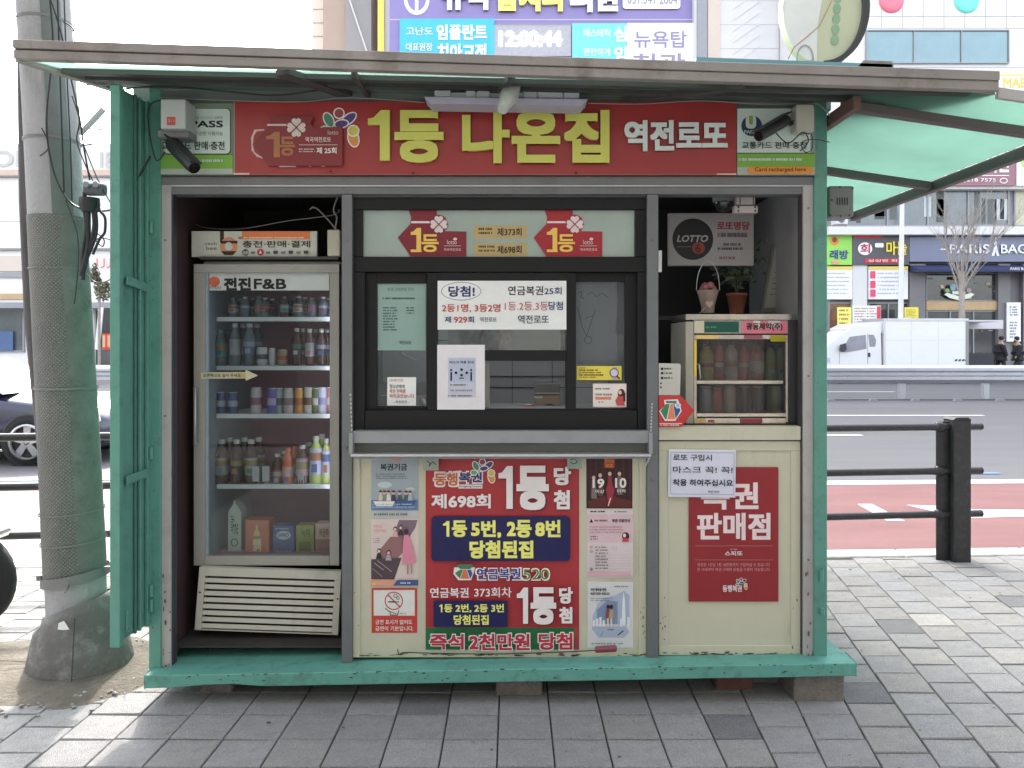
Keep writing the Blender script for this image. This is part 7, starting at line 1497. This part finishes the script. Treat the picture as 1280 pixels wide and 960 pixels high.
m = MB(); cc = a + Vector((-.005, -.045, .035)); m.prism([(cc.x + x_, cc.z + z_) for x_, z_ in ((0, -.016), (.017, .003), (.013, .014), (.004, .013), (0, .008), (-.004, .013), (-.013, .014), (-.017, .003))], 'y', cc.y, cc.y + .004, pm('heart_card', (.60, .42, .40), rough=.6)); m.build('heart_tag', BQ)
m = MB()
for k in range(6): m.bar(a + Vector((-.02, -.03, .02)), a + Vector((-.05 + k * .006, -.05, -.004 + k * .006)), .002, .001, WHITE)
m.build('ribbon', BQ)
PFm = thing('picture_frame', 'tall framed certificate leaning against the right wall of the bay', 'picture frame', g(975, 392, 3.6))
fx_ = [(969, 309), (997, 306), (984, 384), (955, 385)]
def qf(pts, Y, d, mt, nm, par):
    m = MB(); f = [g(x, y, Y) for x, y in pts]; m.add(f + [v + Vector((0, d, 0)) for v in f], [(0, 1, 2, 3), (7, 6, 5, 4), (0, 4, 5, 1), (1, 5, 6, 2), (2, 6, 7, 3), (3, 7, 4, 0)], mt); return m.build(nm, par)
qf([(966, 306), (1000, 303), (984, 389), (951, 390)], 3.6, .02, pm('frame_silver', (.20, .20, .19), rough=.4, metal=.3), 'frame', PFm)
qf(fx_, 3.598, .001, pm('certificate', (.34, .35, .30), rough=.5, var=.08), 'certificate', PFm)
s_ = Print(3.5975)
for k in range(8): t_ = k / 8; s_.line(972 - 11 * t_, 320 + 55 * t_, 988 - 11 * t_, 319 + 55 * t_, .7, ink(60, 62, 55))
s_.done(PFm, 'small_print')
m = MB(); m.pbox(966, 268, 990, 300, 3.75, .1, INTG); tag(m.build('speaker_box'), 'dim grey box in the dark upper corner of the right bay', 'box')
# mini fridge
MY = 3.24
MF = thing('mini_fridge', 'counter top chrome framed drinks warmer with red and green header in the right bay', 'mini fridge', g(927, 530, MY + .1))
def mp_(n_, x0, y0, x1, y1, Y, d, mt, bv=.001): m = MB(); m.pbox(x0, y0, x1, y1, Y, d, mt); return m.build(n_, MF, bv)
CHM = pm('polished_trim', (.62, .58, .50), rough=.18, metal=.85, var=.25, vs=14)
SID = pm('ivory_enamel', (.42, .41, .33), rough=.4, var=.04)
mp_('side_panel', 857, 402, 867, 529.5, MY, .3, SID); mp_('side_panel', 985.5, 400, 997.5, 529.5, MY + .003, .3, pm('charcoal_side', (.05, .052, .056), rough=.4))
mp_('top_panel', 857, 392.5, 991, 399.8, MY - .004, .3, CHM); mp_('header', 867.3, 400.2, 985.2, 417, MY + .002, .03, pm('header_silver', (.45, .44, .44), rough=.25, metal=.4, var=.2, vs=20))
mp_('top_rail', 867.3, 418.5, 985, 424, MY, .02, CHM); mp_('left_rail', 867.3, 424.2, 871, 528, MY, .02, CHM); mp_('right_rail', 982.5, 424.2, 985.2, 528, MY, .02, CHM); mp_('middle_rail', 871.2, 475.5, 979, 480, MY + .004, .02, CHM); mp_('bottom_rail', 871.2, 516.5, 982.3, 521, MY, .02, CHM); mp_('foot_rail', 867.3, 522.5, 982.3, 529.5, MY - .002, .02, CHM)
mp_('back_panel', 867, 400, 986, 529, MY + .26, .01, DARKG, 0); mp_('inner_floor', 867, 519, 986, 522, MY + .03, .22, DARKG, 0)
m = MB(); m.pbox(871.2, 424.2, 982.3, 516.3, MY + .010, .002, glass_mat('warmer_glass', (.82, .82, .8), refl=.6, dirty=.02)); m.build('glass_door', MF)
m = MB(); m.tube([g(872.5, 455, MY), g(874, 456, MY - .012), g(875.5, 472, MY - .012), g(874.5, 474, MY)], .003, ALUB); m.build('door_handle', MF)
s_ = Print(MY + .0015)
s_.rect(880.5, 402, 923.5, 415.5, ink(25, 78, 62)).lines(882, 408, 896, 410.5, 1, ink(80, 130, 110), .8, 3).rect(927, 401, 984, 416.8, ink(190, 110, 125)).rect(942, 401, 950, 410, ink(205, 190, 190)).rect(960, 401, 975, 409, ink(180, 165, 160)).text('광동제약(주)', 932.5, 403.5, 978, 413.5, ink(38, 42, 34), .04).rect(867.5, 401, 880, 416, ink(185, 180, 160))
s_.done(MF, 'header_print')
s_ = Print(MY - .0003)
for a in ((871, 418.8, 897, 423.5, (205, 175, 100)), (930, 418.8, 953, 423.5, (140, 80, 90)), (867.5, 424.5, 870.8, 470, (210, 180, 70)), (963, 419, 982, 427, (150, 140, 30))): s_.rect(*a[:4], ink(*a[4]))
s_.done(MF, 'trim_tape')
s_ = Print(MY - .0023)
for a in ((925, 523, 953, 529, (135, 62, 72)), (885, 525, 893, 528, (150, 70, 80)), (868, 523, 882, 529, (185, 165, 110))): s_.rect(*a[:4], ink(*a[4]))
s_.done(MF, 'foot_tape')
for k, (x, yt, wd, c, cap_, l, d) in enumerate(((883, 428, 19, 'can_amber', LGR, (.32, .27, .05), 'amber drink bottle'), (899, 427, 12, 'wine', REDL, (.38, .06, .07), 'dark wine red bottle'), (914, 426, 17, 'silver', GRL, (.42, .36, .36), 'dark red bottle with a silver front'), (930, 427, 12, 'wine2', REDL, (.40, .06, .08), 'narrow wine red bottle'), (946, 427, 17, 'maroon', GRL, (.24, .07, .08), 'maroon bottle with a grey emblem'), (963, 430, 14, 'green', LGR, (.18, .26, .11), 'green tinted bottle'), (976, 430, 12, 'green2', GRL, (.2, .23, .13), 'dull olive bottle'))):
    bottle(x, 475, yt, wd, MY + .09, pl('mini_' + c, l), pl('mini_cap_dark', (.06, .03, .03)), cap_ if k in (1, 2, 4) else pl('mini_' + c, l), d + ', %s from left, upper half of the counter fridge' % ORD[k], 'bottles in the upper half of the counter fridge', (.15, .5))
for k, (x, yt, wd, l, d) in enumerate(((882, 483, 17, (.20, .23, .30), 'blue grey can'), (897, 485, 12, (.42, .09, .08), 'red topped can'), (912, 482, 15, (.44, .36, .3), 'beige can'), (930, 483, 14, (.05, .04, .045), 'near black can'), (947, 483, 14, (.06, .05, .05), 'dark brown can'), (968, 483, 18, (.18, .22, .13), 'dark green can'))):
    can(x, 516, yt, wd, MY + .07, pl('mini_can_%d' % k, l), d + ', %s from left, lower half of the counter fridge' % ORD[k], 'cans in the lower half of the counter fridge')
s = Sheet('number_card', 'pale grey card with tick boxes beside the counter fridge', 'card', 823.5, 454.5, 851, 496, YK + .005, ink(170, 170, 160), thick=.001, part='card', outline=[(823.5, 454), (849, 454.5), (851, 456), (850, 494), (823.5, 494)])
for y in (461, 466.5, 472.5): s.rect(826, y - 1.5, 829, y + 1.5, BLACK).lines(830, y - 1, 843, y + 1, 1, ink(50, 55, 60), .9, int(y))
s.rect(825, 478, 827, 480, BLACK).rect(825, 483, 827, 485, BLACK).end()
s = Sheet('pension_lottery_badge', 'red pentagon badge with a green orange and blue fan emblem beside the counter fridge', 'badge', 823.5, 494.5, 868, 534, YK - .001, ink(172, 52, 50), thick=.002, part='plate', outline=[(823.5, 494.5), (851, 494.5), (868, 513), (852, 533.5), (823.5, 534)])
s.poly([(830, 500), (847, 499), (850, 505), (852, 514), (844, 526), (831, 526), (824, 514), (831, 507)], WHITE)
s.poly([(825.5, 514), (832, 505), (837, 505), (833, 524), (831.5, 524)], ink(55, 115, 80)).poly([(834, 524), (838, 505), (841, 505), (844, 524)], ink(200, 120, 80)).poly([(841.5, 505), (846, 503), (850.5, 513), (844.5, 523)], ink(50, 75, 135)).poly([(832, 501), (846, 501), (845, 504), (833, 504)], ink(70, 110, 90)); clover(s, 847, 506.5, 4, ink(190, 200, 205), ink(50, 75, 135))
s.rect(824, 529, 852, 529.7, WHITE).lines(825, 530.5, 850, 532.5, 1, WHITE, .6, 4).end()
